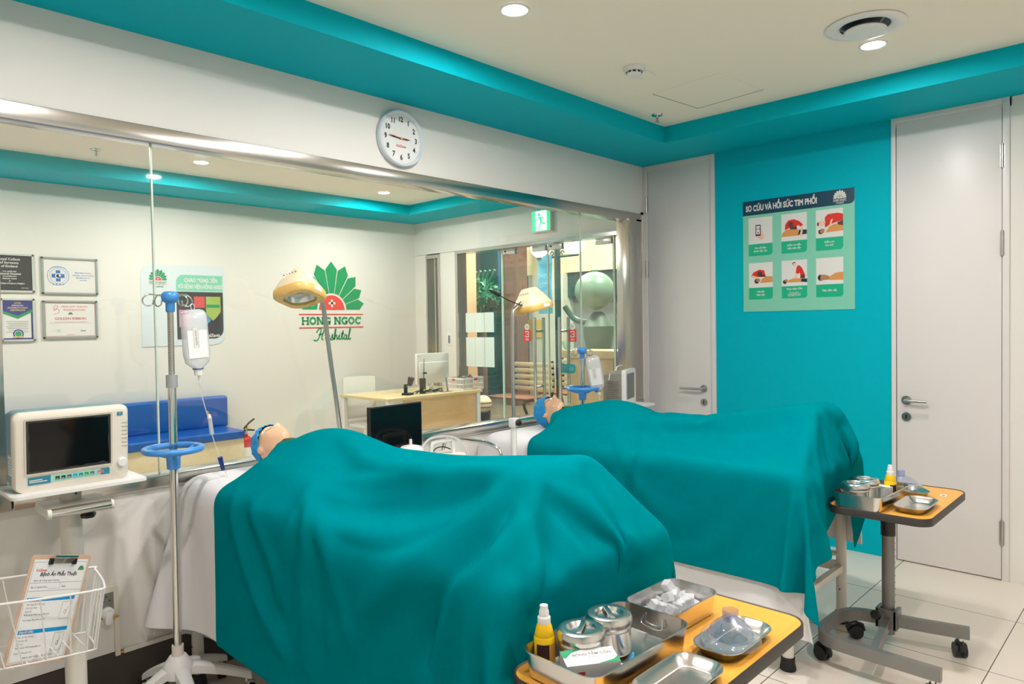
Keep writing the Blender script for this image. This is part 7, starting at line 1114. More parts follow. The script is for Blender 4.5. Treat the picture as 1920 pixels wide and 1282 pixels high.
-1,0,0,1,-1,0,1,-1,1,-1,1,-1,1,-1,0,1,-1,0,-4,-4,0,2,0,0,-1,0,0,-1,0,1,-2,0,0,1,1,-1,-1,1,4,3,-2,-1,-1,-4,-2,3,1,2,0,0,0,0,0,0,-1,0,
-1,0,1,-1,0,1,-1,1,-1,1,-1,0,0,0,0,0,1,-5,1,1,-4,-1,0,0,0,0,0,0,0,0,-1,0,3,-2,0,-1,-1,2,3,-1,1,0,-1,0,0,-2,2,0,0,0,0,0,0,0,0,0,
-1,1,-1,0,1,-1,1,-1,1,-1,0,1,-1,0,0,0,0,0,-7,-2,2,0,0,0,0,0,0,0,0,-1,1,0,-2,0,1,0,0,-2,4,6,-3,-1,0,2,1,1,-3,-3,0,0,1,0,-1,0,0,0,
0,-1,0,1,-1,1,-1,1,-1,0,1,-1,0,0,1,0,-1,-1,-2,-3,-1,0,0,0,0,0,0,0,-1,1,0,0,-1,1,-1,1,0,-1,-1,4,6,-3,-2,-1,0,0,-1,1,0,0,-1,0,1,0,0,0,
-1,0,1,-1,1,-1,0,0,0,0,0,0,0,1,-1,0,1,-2,-3,-1,-1,-1,0,0,0,0,0,0,0,0,1,-1,-1,0,0,1,-2,0,1,-4,3,10,-1,-4,-1,0,0,0,0,0,0,0,0,0,0,0,
-1,1,-1,1,-1,0,1,-1,0,0,0,0,0,0,0,0,1,-1,-2,-2,-2,-2,1,0,0,0,0,0,0,0,2,-3,0,0,1,-1,1,-2,1,3,-7,-1,11,2,-4,0,-1,-1,1,0,0,0,0,0,0,0,
0,-1,1,-1,0,1,-1,0,0,1,-1,0,1,-1,1,0,0,0,-3,-3,-1,0,-2,1,0,0,0,0,0,1,0,-2,1,0,-1,0,1,-1,0,1,1,-4,-5,10,5,-4,0,-1,-1,0,1,0,0,0,0,0,
-1,1,-1,0,1,-1,0,0,1,-1,1,0,-1,1,-1,1,0,-1,-2,-1,-2,-2,0,-1,1,0,0,0,0,0,1,-2,0,0,0,1,0,-1,-1,2,1,-1,1,-8,7,4,-3,2,-1,0,-1,0,1,0,0,0,
0,-1,0,1,-1,0,0,1,-1,1,-1,0,1,-1,1,-1,0,1,-2,-2,-2,-1,-2,0,1,0,0,0,0,0,1,-2,1,0,0,-1,1,0,-1,1,2,-3,0,4,-9,4,5,-1,1,0,0,-1,-1,1,-1,1,
-1,0,1,-1,0,0,1,-1,1,-1,0,1,-1,1,-1,1,0,0,-1,-3,-1,-2,-1,-1,0,1,0,0,0,1,-1,-2,1,0,0,1,-1,-2,5,-3,3,0,-4,4,4,-9,1,4,0,0,0,1,0,-1,1,-2,
-1,1,-1,1,0,0,-1,1,-1,1,0,-1,1,-1,1,0,0,0,0,-2,-3,0,-2,-1,-1,1,0,0,0,0,0,0,0,0,0,-1,1,-4,2,3,0,2,-2,-5,4,2,-6,2,3,1,0,0,0,0,0,1,
0,-1,1,-1,0,1,0,-1,1,-1,0,1,-1,1,-1,0,1,0,-1,-1,-1,-3,0,-2,-2,0,2,0,0,0,1,-2,0,0,0,1,-1,0,-4,6,1,1,-1,-2,-1,3,1,-7,2,3,1,0,0,0,0,0,
0,0,-1,0,1,-1,0,1,-1,1,0,-1,1,-1,1,0,-1,1,0,-2,-2,0,-2,-1,-1,-2,1,2,-1,0,0,-1,1,0,0,-1,0,0,-1,-4,9,0,0,0,0,-2,1,1,-5,1,2,1,0,0,0,0,
-1,0,1,0,-1,1,0,-1,1,-1,1,0,-1,1,-1,0,1,0,0,-1,-1,-2,-1,-1,-2,-2,0,1,1,1,-1,-1,0,0,0,1,0,-1,0,-3,1,8,-1,-2,1,-2,0,1,1,-5,2,0,2,0,0,0,
0,0,0,0,0,-1,1,0,-1,1,-1,0,1,-1,1,0,0,0,0,-1,-1,-1,-1,-2,-1,-1,-3,2,3,-3,2,-1,0,0,0,-1,-1,1,1,-1,-5,9,2,-2,-1,-2,2,-1,0,2,-4,3,-2,2,0,0,
0,0,-1,1,0,0,-1,1,0,-1,1,0,-1,1,-1,1,0,0,0,-1,0,-1,-1,-1,-2,-1,-2,-4,4,15,-16,1,1,-1,0,1,-1,0,0,5,1,-6,7,-3,-2,5,-4,1,-1,1,-1,-1,1,-1,2,0,
-1,1,0,-1,1,0,0,-1,1,0,-1,1,0,-1,1,-1,1,0,0,0,-2,0,-1,-1,-1,0,1,4,13,-31,6,7,-2,1,0,1,-5,0,3,-4,-10,7,10,3,-5,-1,0,0,1,0,1,-2,2,-1,0,0,
0,0,0,0,0,0,0,0,-1,1,0,-1,1,0,-1,1,0,0,0,0,0,-1,0,0,-2,1,5,9,-17,2,-8,10,0,3,-6,-5,-2,1,-4,-3,-1,-5,15,-2,8,-4,1,-1,1,-1,1,-1,0,1,-1,1,
0,0,0,0,0,0,0,0,0,-1,0,1,-1,1,0,-1,1,0,0,0,-1,1,-1,2,1,6,7,0,-18,-5,-9,-3,3,-4,12,-1,-6,6,-7,-2,2,6,-8,20,-7,2,-1,-1,1,0,0,1,-2,1,0,0,
0,0,0,0,0,0,0,0,0,0,0,0,0,-1,1,0,0,0,0,0,0,0,1,2,3,0,5,-12,15,-18,-13,-14,3,5,21,-6,-2,-6,-3,0,5,-2,4,15,-7,-3,1,1,1,-1,0,1,-1,0,0,1,
0,0,0,1,-1,0,0,1,0,0,-1,-1,1,0,0,-1,2,-1,0,0,1,1,0,3,3,-1,-8,13,-20,13,-13,-5,-6,24,-29,3,13,-14,4,3,2,6,16,-22,11,-1,-2,2,-1,0,0,-1,1,0,-1,0,
1,-1,1,-1,0,1,0,-1,0,0,1,0,-1,0,-1,2,-1,0,0,0,2,2,2,4,-2,5,5,-22,17,-25,9,4,11,-21,23,-1,-39,12,4,-2,3,16,-17,13,-8,1,0,2,-1,0,-2,1,0,-1,1,0,
0,0,0,0,1,-1,0,1,0,0,0,-1,0,0,0,1,-2,3,-2,1,3,1,1,4,2,-1,-2,9,-18,7,-4,2,-2,12,-16,-11,15,-10,-7,5,5,-4,14,-10,0,0,1,1,-2,0,1,-1,0,0,0,0,
0,1,-1,1,-1,0,1,-1,0,1,0,1,-1,-1,0,1,-2,2,-2,6,1,0,1,3,2,0,-2,-3,-11,6,8,-3,2,-5,-14,-1,-1,-3,5,4,3,9,-10,-3,5,0,1,-2,1,-1,0,0,0,1,-1,0,
1,-1,1,-1,0,1,-1,0,1,-1,0,1,1,0,-2,0,0,1,2,14,-5,-4,-1,-1,7,-1,-2,-7,4,1,4,4,-9,-10,10,-6,-16,6,2,3,4,-4,1,6,-6,1,2,-2,-1,0,0,0,0,-1,1,-1,
0,1,-1,0,1,-1,0,1,-1,0,1,-1,1,1,1,-5,8,-4,8,6,-2,-4,-2,-2,5,0,-2,-15,-2,1,2,8,9,0,-23,-3,8,-3,4,3,3,-5,10,-9,0,3,-1,-1,0,-1,1,0,-1,1,-1,0,
1,-1,1,0,-1,0,1,-1,1,0,-1,1,-1,0,2,4,-15,7,14,4,-1,-3,-4,-2,2,5,-8,0,-6,7,3,-9,2,-9,3,-2,-5,5,1,6,4,0,-2,-9,5,0,-1,-1,0,2,-1,-1,1,-1,0,0,
0,1,-1,0,1,0,-1,1,-1,0,1,-1,1,0,-1,-4,20,6,-1,-5,0,-4,-3,-4,-1,0,-1,5,0,3,-3,1,-8,-1,-4,-3,3,-1,18,11,3,-8,-32,17,-2,-4,-1,2,0,0,-1,0,0,-1,1,-1,
1,-1,1,0,-1,1,0,-1,1,0,-1,1,-1,1,-2,3,-8,18,8,-3,3,-5,-4,-5,-1,-2,-7,2,17,-14,3,-2,-19,10,-3,-1,6,18,17,-4,-21,-14,16,-13,5,-1,1,-1,0,-1,1,1,-1,0,-1,0,
0,1,-1,1,0,-1,1,0,-1,1,0,-1,1,-1,3,-3,-2,-5,12,8,7,-3,-5,-6,0,-5,-6,-10,6,22,-2,-8,2,-17,13,-3,11,24,-24,-4,4,4,-17,9,-7,1,0,0,-1,1,-1,-1,0,0,0,0,
1,0,0,-1,1,0,-1,1,0,-1,1,0,-1,1,-1,1,1,-5,-2,6,6,17,-2,-13,-7,-8,12,-4,-3,-9,11,8,6,-12,-19,27,23,-29,3,-7,-7,3,3,-4,4,-1,-1,0,1,-1,0,0,0,0,0,-1,
1,-1,1,0,-1,1,0,0,0,0,-1,1,0,0,0,0,0,0,-1,-1,-1,11,19,-4,-26,8,-8,11,13,2,-14,-13,-6,9,16,17,-31,2,0,-8,5,-12,7,7,-6,1,0,0,0,0,0,0,-1,0,0,1,
0,1,-1,1,0,-1,1,-1,1,0,0,0,0,-1,1,0,0,1,0,0,1,-5,4,23,-3,-22,17,-5,-7,12,-5,11,-10,17,6,-35,0,9,-13,3,-10,8,7,-10,5,-1,0,-1,0,0,-1,0,1,0,-1,0,
1,-1,1,-1,1,0,-1,1,-1,1,0,0,0,1,-1,-1,1,0,-1,-2,3,1,-3,1,22,-3,-19,28,-16,-5,15,-6,18,-23,-6,-8,17,-19,4,-8,10,5,-13,7,-3,1,-1,1,0,-1,1,0,-1,0,1,-1,
1,0,-1,1,-1,1,0,-1,1,-1,1,-1,1,-1,1,0,-1,1,0,2,0,0,1,-3,-2,22,-4,-11,20,-10,-3,4,-12,7,-16,21,-24,5,-6,11,2,-13,9,-3,-1,0,1,0,-1,1,-1,0,1,-1,0,1,
0,1,0,0,0,-1,1,0,0,0,0,0,0,0,0,0,-1,0,0,-2,3,2,1,1,-1,-5,20,-3,-8,6,-4,1,2,-10,12,-22,6,1,8,-6,-10,7,0,-1,1,-1,0,-1,1,-1,1,0,-1,1,-1,0,
1,0,0,-1,1,0,0,0,0,0,-1,1,-1,1,-1,1,-1,0,0,0,0,2,1,2,0,0,-5,5,2,-1,1,0,-2,5,-12,5,1,-1,-7,-3,5,0,1,-2,0,0,0,1,-1,1,-1,0,1,-1,1,0,
1,-1,1,0,0,0,0,0,-1,1,0,0,0,0,0,0,0,0,-2,1,3,-2,0,-1,1,0,2,-1,-1,1,-1,1,1,-2,2,-1,-3,-2,1,2,0,-2,0,0,-1,1,-1,0,0,0,1,-1,0,1,-1,0,
1,0,0,0,0,0,0,0,0,0,0,0,0,0,0,0,1,-1,0,-1,1,-1,-1,0,-1,-1,-1,-1,0,-1,2,0,0,1,0,0,1,0,0,0,0,1,-1,0,0,-1,0,0,1,-1,0,1,-1,0,1,-1,
1,0,0,0,0,0,0,0,1,-1,0,0,0,0,0,-1,0,-1,-1,1,1,1,-3,-2,-1,3,-9,0,4,0,-4,1,3,-3,4,-1,0,3,2,0,0,1,-1,-1,0,0,1,-1,0,0,0,0,0,0,0,0,
1,1,-1,0,0,0,0,0,0,0,1,-1,0,0,0,0,-2,-1,-1,1,2,-2,1,1,2,-13,2,-1,4,-18,5,4,-8,17,-6,10,3,-7,0,2,1,1,0,-1,0,0,0,0,0,1,-1,0,1,-1,0,1,
1,0,0,0,0,0,0,0,0,0,0,0,1,-1,0,-1,-1,-1,1,0,2,2,-2,-2,-13,6,0,10,-18,-7,3,-2,1,-10,29,-9,1,12,-5,-1,1,1,0,-1,0,0,0,0,0,0,0,0,0,0,0,0,
1,0,0,0,0,0,0,0,0,0,0,0,0,0,0,-1,0,-1,0,0,2,-2,-1,-9,9,3,3,-8,-20,3,-2,9,-9,4,-6,25,-3,-8,12,-2,-2,1,0,-1,0,0,0,1,-1,0,1,-1,0,1,-1,0,
1,0,0,0,0,0,0,0,0,0,0,0,0,0,0,0,-1,1,5,1,-10,3,-2,9,0,-10,-9,-3,-11,13,-7,-1,10,-6,-3,4,15,2,-11,12,-3,0,-2,0,0,0,0,0,0,0,0,0,0,0,0,0,
1,-1,1,0,0,0,0,0,0,0,-1,1,-1,1,0,0,0,4,-7,-17,-5,0,7,7,-3,5,1,-27,19,-2,-3,0,8,16,-28,-5,17,15,-2,-14,17,-6,0,0,-1,1,-1,0,1,-1,0,1,-1,0,1,-1,
1,0,0,0,-1,1,-1,1,-1,1,0,0,0,0,0,-1,1,-5,-17,-4,-2,-1,0,-1,26,-3,-29,-4,3,2,5,1,22,-18,22,-27,-5,1,29,9,-19,18,-6,-1,1,-1,1,0,-1,1,-1,0,1,-1,0,1,
0,1,-1,0,1,-1,1,-1,1,-1,1,-1,1,0,0,0,-7,-17,3,-1,-2,1,8,17,-16,-13,21,12,4,1,1,-2,-28,-13,-6,22,-29,1,-3,22,17,0,5,-1,-1,1,-1,0,0,0,1,-1,0,1,-1,0))
}
# soft folds pressed into the drapes: height, width and the line each runs along
FOLDS = {
'teal_b1': [
(0.014, 0.02, [(-3.628, -0.593, 0.888), (-3.654, -0.662, 0.76), (-3.654, -0.742, 0.634), (-3.657, -0.878, 0.513), (-3.655, -0.988, 0.427)]),
(-0.01, 0.022, [(-3.633, -0.673, 0.883), (-3.657, -0.782, 0.749), (-3.654, -0.895, 0.619), (-3.657, -0.996, 0.513)]),
(0.01, 0.02, [(-3.631, -0.738, 0.885), (-3.654, -0.843, 0.795), (-3.657, -0.954, 0.684)]),
(0.011, 0.02, [(-3.555, -0.973, 0.951), (-3.652, -1.028, 0.847), (-3.655, -0.968, 0.704), (-3.655, -0.892, 0.516)]),
(-0.01, 0.022, [(-3.599, -1.024, 0.909), (-3.656, -1.063, 0.79), (-3.654, -1.029, 0.636), (-3.657, -1.02, 0.487)]),
(0.017, 0.018, [(-3.558, -0.984, 0.949), (-3.651, -1.131, 0.851), (-3.657, -1.131, 0.695), (-3.657, -1.119, 0.445)]),
(-0.01, 0.02, [(-3.599, -1.073, 0.909), (-3.655, -1.191, 0.794), (-3.656, -1.214, 0.645), (-3.654, -1.219, 0.492)]),
(0.011, 0.022, [(-3.56, -1.021, 0.943), (-3.654, -1.233, 0.841), (-3.655, -1.318, 0.71), (-3.658, -1.378, 0.58)]),
(0.016, 0.03, [(-3.464, -1.052, 0.972), (-3.42, -1.192, 0.989), (-3.401, -1.367, 1.016), (-3.392, -1.59, 1.061), (-3.357, -1.741, 1.094)]),
(-0.034, 0.045, [(-3.534, -1.159, 0.943), (-3.51, -1.318, 0.949), (-3.501, -1.491, 0.975), (-3.474, -1.627, 1.014), (-3.429, -1.733, 1.068)]),
(0.018, 0.035, [(-3.381, -1.769, 1.096), (-3.487, -1.772, 1.013), (-3.559, -1.722, 0.946), (-3.625, -1.676, 0.892), (-3.655, -1.606, 0.824), (-3.657, -1.456, 0.711)]),
(-0.022, 0.032, [(-3.517, -1.675, 0.982), (-3.581, -1.591, 0.925), (-3.633, -1.511, 0.886), (-3.645, -1.381, 0.869), (-3.643, -1.245, 0.871)]),
(-0.03, 0.026, [(-3.388, -1.818, 1.083), (-3.489, -1.84, 1.012), (-3.558, -1.826, 0.946), (-3.623, -1.802, 0.894), (-3.654, -1.779, 0.84), (-3.654, -1.738, 0.753), (-3.655, -1.705, 0.64)]),
(0.014, 0.024, [(-3.356, -1.826, 1.079), (-3.437, -1.871, 1), (-3.546, -1.894, 0.951), (-3.625, -1.868, 0.891), (-3.654, -1.826, 0.846), (-3.655, -1.789, 0.768), (-3.656, -1.776, 0.651)]),
(0.01, 0.025, [(-3.347, -1.822, 1.083), (-3.422, -1.887, 0.973), (-3.543, -1.999, 0.876)]),
(-0.008, 0.03, [(-3.321, -1.858, 1.029), (-3.402, -1.934, 0.925), (-3.452, -1.992, 0.849)]),
(0.012, 0.016, [(-3.597, -1.983, 0.834), (-3.603, -1.983, 0.746), (-3.605, -1.983, 0.67)]),
(-0.01, 0.016, [(-3.57, -1.99, 0.815), (-3.581, -1.986, 0.74)]),
(0.008, 0.016, [(-3.549, -2.011, 0.857), (-3.554, -1.991, 0.805)]),
(0.01, 0.03, [(-3.281, -0.773, 1.074), (-3.261, -0.876, 1.054), (-3.311, -1.129, 1.035), (-3.391, -1.452, 1.04)])],
'teal_b2': [
(0.012, 0.028, [(-1.617, -1.067, 0.976), (-1.529, -1.234, 0.992), (-1.478, -1.449, 1.017), (-1.474, -1.702, 1.063), (-1.458, -1.859, 1.098)]),
(-0.016, 0.035, [(-1.656, -1.131, 0.921), (-1.568, -1.33, 0.935), (-1.576, -1.565, 0.969), (-1.569, -1.763, 1.011)]),
(0.014, 0.022, [(-1.623, -1.071, 0.971), (-1.798, -1.087, 0.88), (-1.894, -1.094, 0.775), (-1.899, -1.063, 0.652)]),
(-0.014, 0.022, [(-1.711, -1.089, 0.902), (-1.887, -1.148, 0.834), (-1.894, -1.119, 0.714), (-1.9, -1.108, 0.595)]),
(0.01, 0.022, [(-1.771, -1.154, 0.872), (-1.894, -1.183, 0.797), (-1.894, -1.162, 0.645), (-1.899, -1.183, 0.522)]),
(-0.008, 0.02, [(-1.883, -0.785, 0.836), (-1.799, -0.792, 0.906), (-1.724, -0.866, 0.95)]),
(0.008, 0.02, [(-1.893, -0.835, 0.809), (-1.826, -0.885, 0.884), (-1.725, -0.964, 0.948)]),
(0.01, 0.03, [(-1.854, -1.256, 0.861), (-1.858, -1.49, 0.859), (-1.864, -1.744, 0.855), (-1.872, -1.935, 0.849)]),
(0.012, 0.016, [(-1.482, -1.873, 1.086), (-1.611, -1.926, 0.973), (-1.695, -1.975, 0.849)]),
(-0.012, 0.014, [(-1.494, -1.902, 1.064), (-1.517, -1.938, 0.952), (-1.563, -1.987, 0.829)]),
(0.012, 0.014, [(-1.463, -1.9, 1.081), (-1.433, -1.947, 0.952), (-1.472, -1.993, 0.815)]),
(-0.01, 0.014, [(-1.412, -1.92, 1.047), (-1.396, -1.972, 0.94), (-1.377, -1.994, 0.8)]),
(0.01, 0.014, [(-1.372, -1.926, 1.054), (-1.328, -1.988, 0.933), (-1.328, -2.015, 0.805)]),
(0.012, 0.018, [(-1.756, -1.989, 0.824), (-1.672, -1.989, 0.622)]),
(-0.01, 0.018, [(-1.854, -1.991, 0.805), (-1.825, -1.996, 0.602), (-1.851, -2.023, 0.434)]),
(0.009, 0.022, [(-1.883, -1.966, 0.788), (-1.881, -1.973, 0.61), (-1.881, -1.973, 0.412)])],
}
# ------------------------------------------------------------------ beds, sheets, drapes
TABLE_SIDE = {'teal_b1': (-3.68, -2.86), 'teal_b2': (-1.69, -.97), 'sheet_b1': (-3.68, -2.86), 'sheet_b2': (-1.69, -.97)}
def cloth(name, key, m, thick=.0015):
    nx, ny, q, vals = CLOTH[key]
    a = np.cumsum(np.cumsum(np.array(vals, dtype=np.int64).reshape(3, ny, nx), 1), 2).transpose(1, 2, 0) * q
    fs = [(j * nx + i, j * nx + i + 1, (j + 1) * nx + i + 1, (j + 1) * nx + i) for j in range(ny - 1) for i in range(nx - 1)]
    c = a.reshape(-1, 3); base = np.array([(c[:, 0].min() + c[:, 0].max()) / 2, (c[:, 1].min() + c[:, 1].max()) / 2, c[:, 2].min()])
    me = bpy.data.meshes.new(name); me.from_pydata((c - base).tolist(), [], fs); me.materials.append(m)
    o = bpy.data.objects.new(name, me); COL.objects.link(o); o.location = base
    md = o.modifiers.new('smooth', 'SUBSURF'); md.levels = 1; md.render_levels = 1
    dg = bpy.context.evaluated_depsgraph_get(); me2 = bpy.data.meshes.new_from_object(o.evaluated_get(dg)); me2.name = name
    o.modifiers.clear(); o.data = me2; bpy.data.meshes.remove(me); me = me2
    n = len(me.vertices); co = np.empty(n * 3); no = np.empty(n * 3)
    me.vertices.foreach_get('co', co); me.vertices.foreach_get('normal', no); co = co.reshape(-1, 3) + base; no = no.reshape(-1, 3)
    if (no[:, 2] * (co[:, 2] > co[:, 2].max() - .2)).sum() < 0: no = -no
    off = np.zeros(n)
    for amp, sig, pts in FOLDS.get(key, ()):
        P = np.array([tuple(p) for p in spline(pts, 6)]); d2 = np.full(n, 9.); tt = np.zeros(n)
        for k in range(len(P) - 1):
            e = P[k + 1] - P[k]; u = np.clip(((co - P[k]) @ e) / max(e @ e, 1e-9), 0, 1); g = ((co - P[k] - u[:, None] * e) ** 2).sum(1); w = g < d2
            d2[w] = g[w]; tt[w] = (k + u[w]) / (len(P) - 1)
        off += amp * np.exp(-d2 / (2 * sig * sig)) * np.clip(np.minimum(tt * 5 + .25, (1 - tt) * 4 + .5), 0, 1)
    co = co + no * off[:, None]
    x0, x1 = TABLE_SIDE.get(key, (9, 9)); wz = np.clip((.92 - co[:, 2]) / .13, 0, 1) * np.clip((co[:, 0] - x0) / .04, 0, 1) * (co[:, 0] < x1); co[:, 1] += wz * np.maximum(-1.979 - co[:, 1], 0)   # hangs behind the table
    co = co - base
    me.vertices.foreach_set('co', co.ravel()); me.polygons.foreach_set('use_smooth', [True] * len(me.polygons)); me.update()
    md = o.modifiers.new('thickness', 'SOLIDIFY'); md.thickness = thick; md.offset = 1
    md = o.modifiers.new('smooth', 'SUBSURF'); md.levels = 1; md.render_levels = 1
    return o
def bed(x, y, top, label):
    t = thing('treatment_bed', label, 'bed', (x, y, 0), group='white framed treatment beds')
    W, L = .66, 1.84
    b = MB(); b.box(-W / 2, W / 2, -L / 2, L / 2, top - .10, top - .014, WPL, .03, seg=4); b.build('mattress', t)
    b = MB(); zf = top - .115
    b.box(-W / 2, W / 2, -L / 2, L / 2, zf - .012, zf + .01, WMET, .004)
    lx = .322; ly = .885
    for sx in (-1, 1): b.box(sx * lx - .016, sx * lx + .016, -ly, ly, .255, .30, WMET, .004); b.box(sx * lx - .022, sx * lx + .022, -ly, ly, .33, .345, WMET, .003)
    for sy in (-1, 1): b.box(-lx, lx, sy * ly - .015, sy * ly + .015, .255, .29, WMET, .004)
    for sx in (-1, 1): b.box(sx * lx - .01, sx * lx + .01, -.02, .02, .30, zf, WMET)
    b.build('frame', t)
    for sx in (-1, 1):
        for sy in (-1, 1):
            b = MB(); b.cyl((sx * lx, sy * ly, .05), (sx * lx, sy * ly, zf), .024, WMET, seg=18); b.cyl((sx * (lx) - .0245, sy * ly, .17), (sx * lx - .022, sy * ly, .17), .004, DARK, seg=8)
            l = b.build('leg', t)
            b = MB(); b.lathe([(.0, 0), (.033, 0), (.034, .008), (.029, .03), (.029, .055), (.024, .056)], RUBBER, 20, c=(sx * lx, sy * ly, 0)); b.build('rubber_foot', l)
    return t
bed(-3.265, -1.0, .875, 'white treatment bed carrying the nearer draped mannequin')
bed(-1.49, -1.0, .84, 'white treatment bed by the teal wall carrying the farther draped mannequin')
for k, n, l in (('sheet_b1', 'bed_sheet', 'white cotton sheet hanging from the head corner of the nearer bed'), ('sheet_b2', 'bed_sheet', 'white cotton sheet on the farther bed, its hem below the green drape')):
    tag(cloth(n, k, SHEET), l, 'bed sheet', 'white bed sheets')
for k, n, l in (('teal_b1', 'surgical_drape', 'large teal surgical drape over the nearer mannequin, in the middle of the room'), ('teal_b2', 'surgical_drape', 'large teal surgical drape over the farther mannequin, beside the teal wall')):
    tag(cloth(n, k, TEALC), l, 'surgical drape', 'teal surgical drapes')

# ------------------------------------------------------------------ mannequin: one continuous body
def head_mesh():
    bm = bmesh.new(); bmesh.ops.create_icosphere(bm, subdivisions=6, radius=1)
    G = lambda p, c, s: math.exp(-((p[0] - c[0]) / s[0]) ** 2 - ((p[1] - c[1]) / s[1]) ** 2)
    for v in bm.verts:
        x, y, z = v.co                      # y: crown, -y: chin, z: face
        X, Y, Z = x * .073, y * .105, z * .088
        if y < 0:                           # jaw narrows
            X *= 1 - .30 * y * y; Z += 0
        if z > 0:
            Z = .083 * z / max(1e-6, math.sqrt(x * x + z * z)) * max(0., 1 - abs(y) ** 3) ** .5 * min(1., .35 + z * 1.2) if z > .001 else Z
            d = .017 * G((X, Y), (0, -.026), (.015, .014))            # nose
            d += .010 * G((X, Y), (0, -.008), (.010, .020))
            for s in (-1, 1):
                d += .006 * G((X, Y), (s * .014, -.028), (.009, .009))  # nostrils
                d -= .0085 * G((X, Y), (s * .029, .008), (.015, .011))   # eye sockets
                d += .0055 * G((X, Y), (s * .029, .008), (.011, .006))   # lids
                d += .005 * G((X, Y), (s * .03, .026), (.018, .008))    # brows
                d += .005 * G((X, Y), (s * .042, -.022), (.016, .018))  # cheeks
            d += .007 * G((X, Y), (0, -.054), (.017, .0045)) + .007 * G((X, Y), (0, -.063), (.014, .005))
            d -= .004 * G((X, Y), (0, -.0585), (.018, .002))
            d += .011 * G((X, Y), (0, -.084), (.018, .014))             # chin
            Z += d * min(1, z * 2.2)
        else: Z *= 1.0
        v.co = (X, Y, Z)
    return bm
def mannequin_mesh():
    b = MB(); b.addbm(head_mesh(), SKIN, Matrix.Translation((0, .155, .10)))
    for s in (-1, 1): b.ell((s * .074, .150, .088), (.009, .020, .016), SKIN)
    b.lathe([(.050, -.03), (.046, .05), (.048, .12)], SKIN, 24, M=Matrix.Translation((0, -.03, .072)) @ Matrix.Rotation(-PI / 2, 4, 'X'))
    b.ell((0, -.16, .055), (.125, .12, .048), SKIN); b.ell((0, -.33, .062), (.11, .20, .055), SKIN); b.ell((0, -.58, .055), (.12, .15, .048), SKIN)
    for s in (-1, 1):
        b.tube([(s * .12, -.12, .055), (s * .145, -.33, .045), (s * .15, -.56, .04)], [.036, .032, .026], SKIN, 14); b.ell((s * .15, -.62, .04), (.024, .06, .018), SKIN)
        hx = .03 + s * .08; tx = .11 + s * .05
        b.tube([(hx, -.62, .06), (hx * .6 + tx * .4, -.98, .055), (tx, -1.28, .05)], [.052, .044, .032], SKIN, 14)
        b.tube([(tx, -1.30, .05), (tx, -1.34, .11), (tx + s * .004, -1.355, .165)], [.032, .03, .02], SKIN, 12)
    o = b.build('tmp')
    r = o.modifiers.new('r', 'REMESH'); r.mode = 'VOXEL'; r.voxel_size = .0052; r.use_smooth_shade = True
    sm = o.modifiers.new('s', 'SMOOTH'); sm.factor = .4; sm.iterations = 2
    dg = bpy.context.evaluated_depsgraph_get(); me = bpy.data.meshes.new_from_object(o.evaluated_get(dg))
    bpy.data.objects.remove(o); me.name = 'mannequin_body'; me.materials.clear(); me.materials.append(SKIN); return me
BODY = mannequin_mesh()
from mathutils.bvhtree import BVHTree
FACE = BVHTree.FromPolygons([v.co for v in BODY.vertices], [tuple(p.vertices) for p in BODY.polygons])
def mannequin(loc, rz, label, ext=.50):
    t = bpy.data.objects.new('training_mannequin', BODY); COL.objects.link(t); t.location = loc; t.rotation_euler = (0, 0, rz)
    tag(t, label, 'mannequin', 'draped training mannequins')
    # blue bouffant cap round the back of the head
    vs = []; fs = []; n = 64; rows = 22
    rnd = mnoise.noise
    for j in range(rows + 1):
        for i in range(n):
            a = 2 * PI * i / n; th = (PI * ext - .42 * max(0, math.sin(a)) ** 1.5) * j / rows
            d = Vector((math.sin(th) * math.cos(a), math.cos(th), math.sin(th) * math.sin(a)))
            w = rnd(d * 5.) * .006 + .0022 * math.sin(a * 22 + 3 * rnd(d * 3)) * (j / rows) ** 1.5
            k = 1.06 + .10 * math.sin(PI * j / rows) ** 1.2 - (.02 if j == rows else 0)
            vs.append(((.075 * k + w) * d.x, (.108 * k + w) * d.y, (.089 * k + w) * d.z))
    for j in range(rows):
        for i in range(n):
            fs.append((j * n + i, j * n + (i + 1) % n, (j + 1) * n + (i + 1) % n, (j + 1) * n + i))
    b = MB(); b.add(vs, fs, CAPB, Matrix.Translation((0, .16, .10)))
    o = b.build('surgical_cap', t, 60); o['label'] = 'blue nonwoven surgical cap'
    md = o.modifiers.new('thickness', 'SOLIDIFY'); md.thickness = .0012
    # dark green gown collar round the neck
    b = MB(); loops = []
    for j, (y, rx, rz_) in enumerate(((.055, .064, .062), (.03, .069, .066), (.0, .085, .066), (-.05, .13, .062), (-.12, .165, .075))):
        loops.append([(rx * math.cos(2 * PI * i / 40), y + .006 * math.sin(i * 1.3), .072 + .008 + rz_ * math.sin(2 * PI * i / 40) * (1. if math.sin(2 * PI * i / 40) > 0 else .8)) for i in range(40)])
    b.loft(loops, DGREEN, False, False); o = b.build('gown_collar', t, 60); o['label'] = 'dark green collar'
    md = o.modifiers.new('thickness', 'SOLIDIFY'); md.thickness = .0012
    # closed eyes: lash lines and brows laid on the face
    for s in (-1, 1):
        for nm, pts, rad in (('eyelash', [(.017, .004), (.029, .001), (.041, .005)], .0011), ('eyebrow', [(.014, .027), (.027, .032), (.044, .027)], .0016)):
            P = []
            for x_, y_, z_ in spline([(s * p[0], p[1] + .155, 0) for p in pts], 5):
                hit = FACE.ray_cast(Vector((x_, y_, 1.)), Vector((0, 0, -1)))[0]
                P.append(hit + Vector((0, 0, .0003)))
            b = MB(); b.tube(P, rad, mat('brow_brown', srgb(74, 48, 36), .6), 6); b.build(nm, t)
    return t
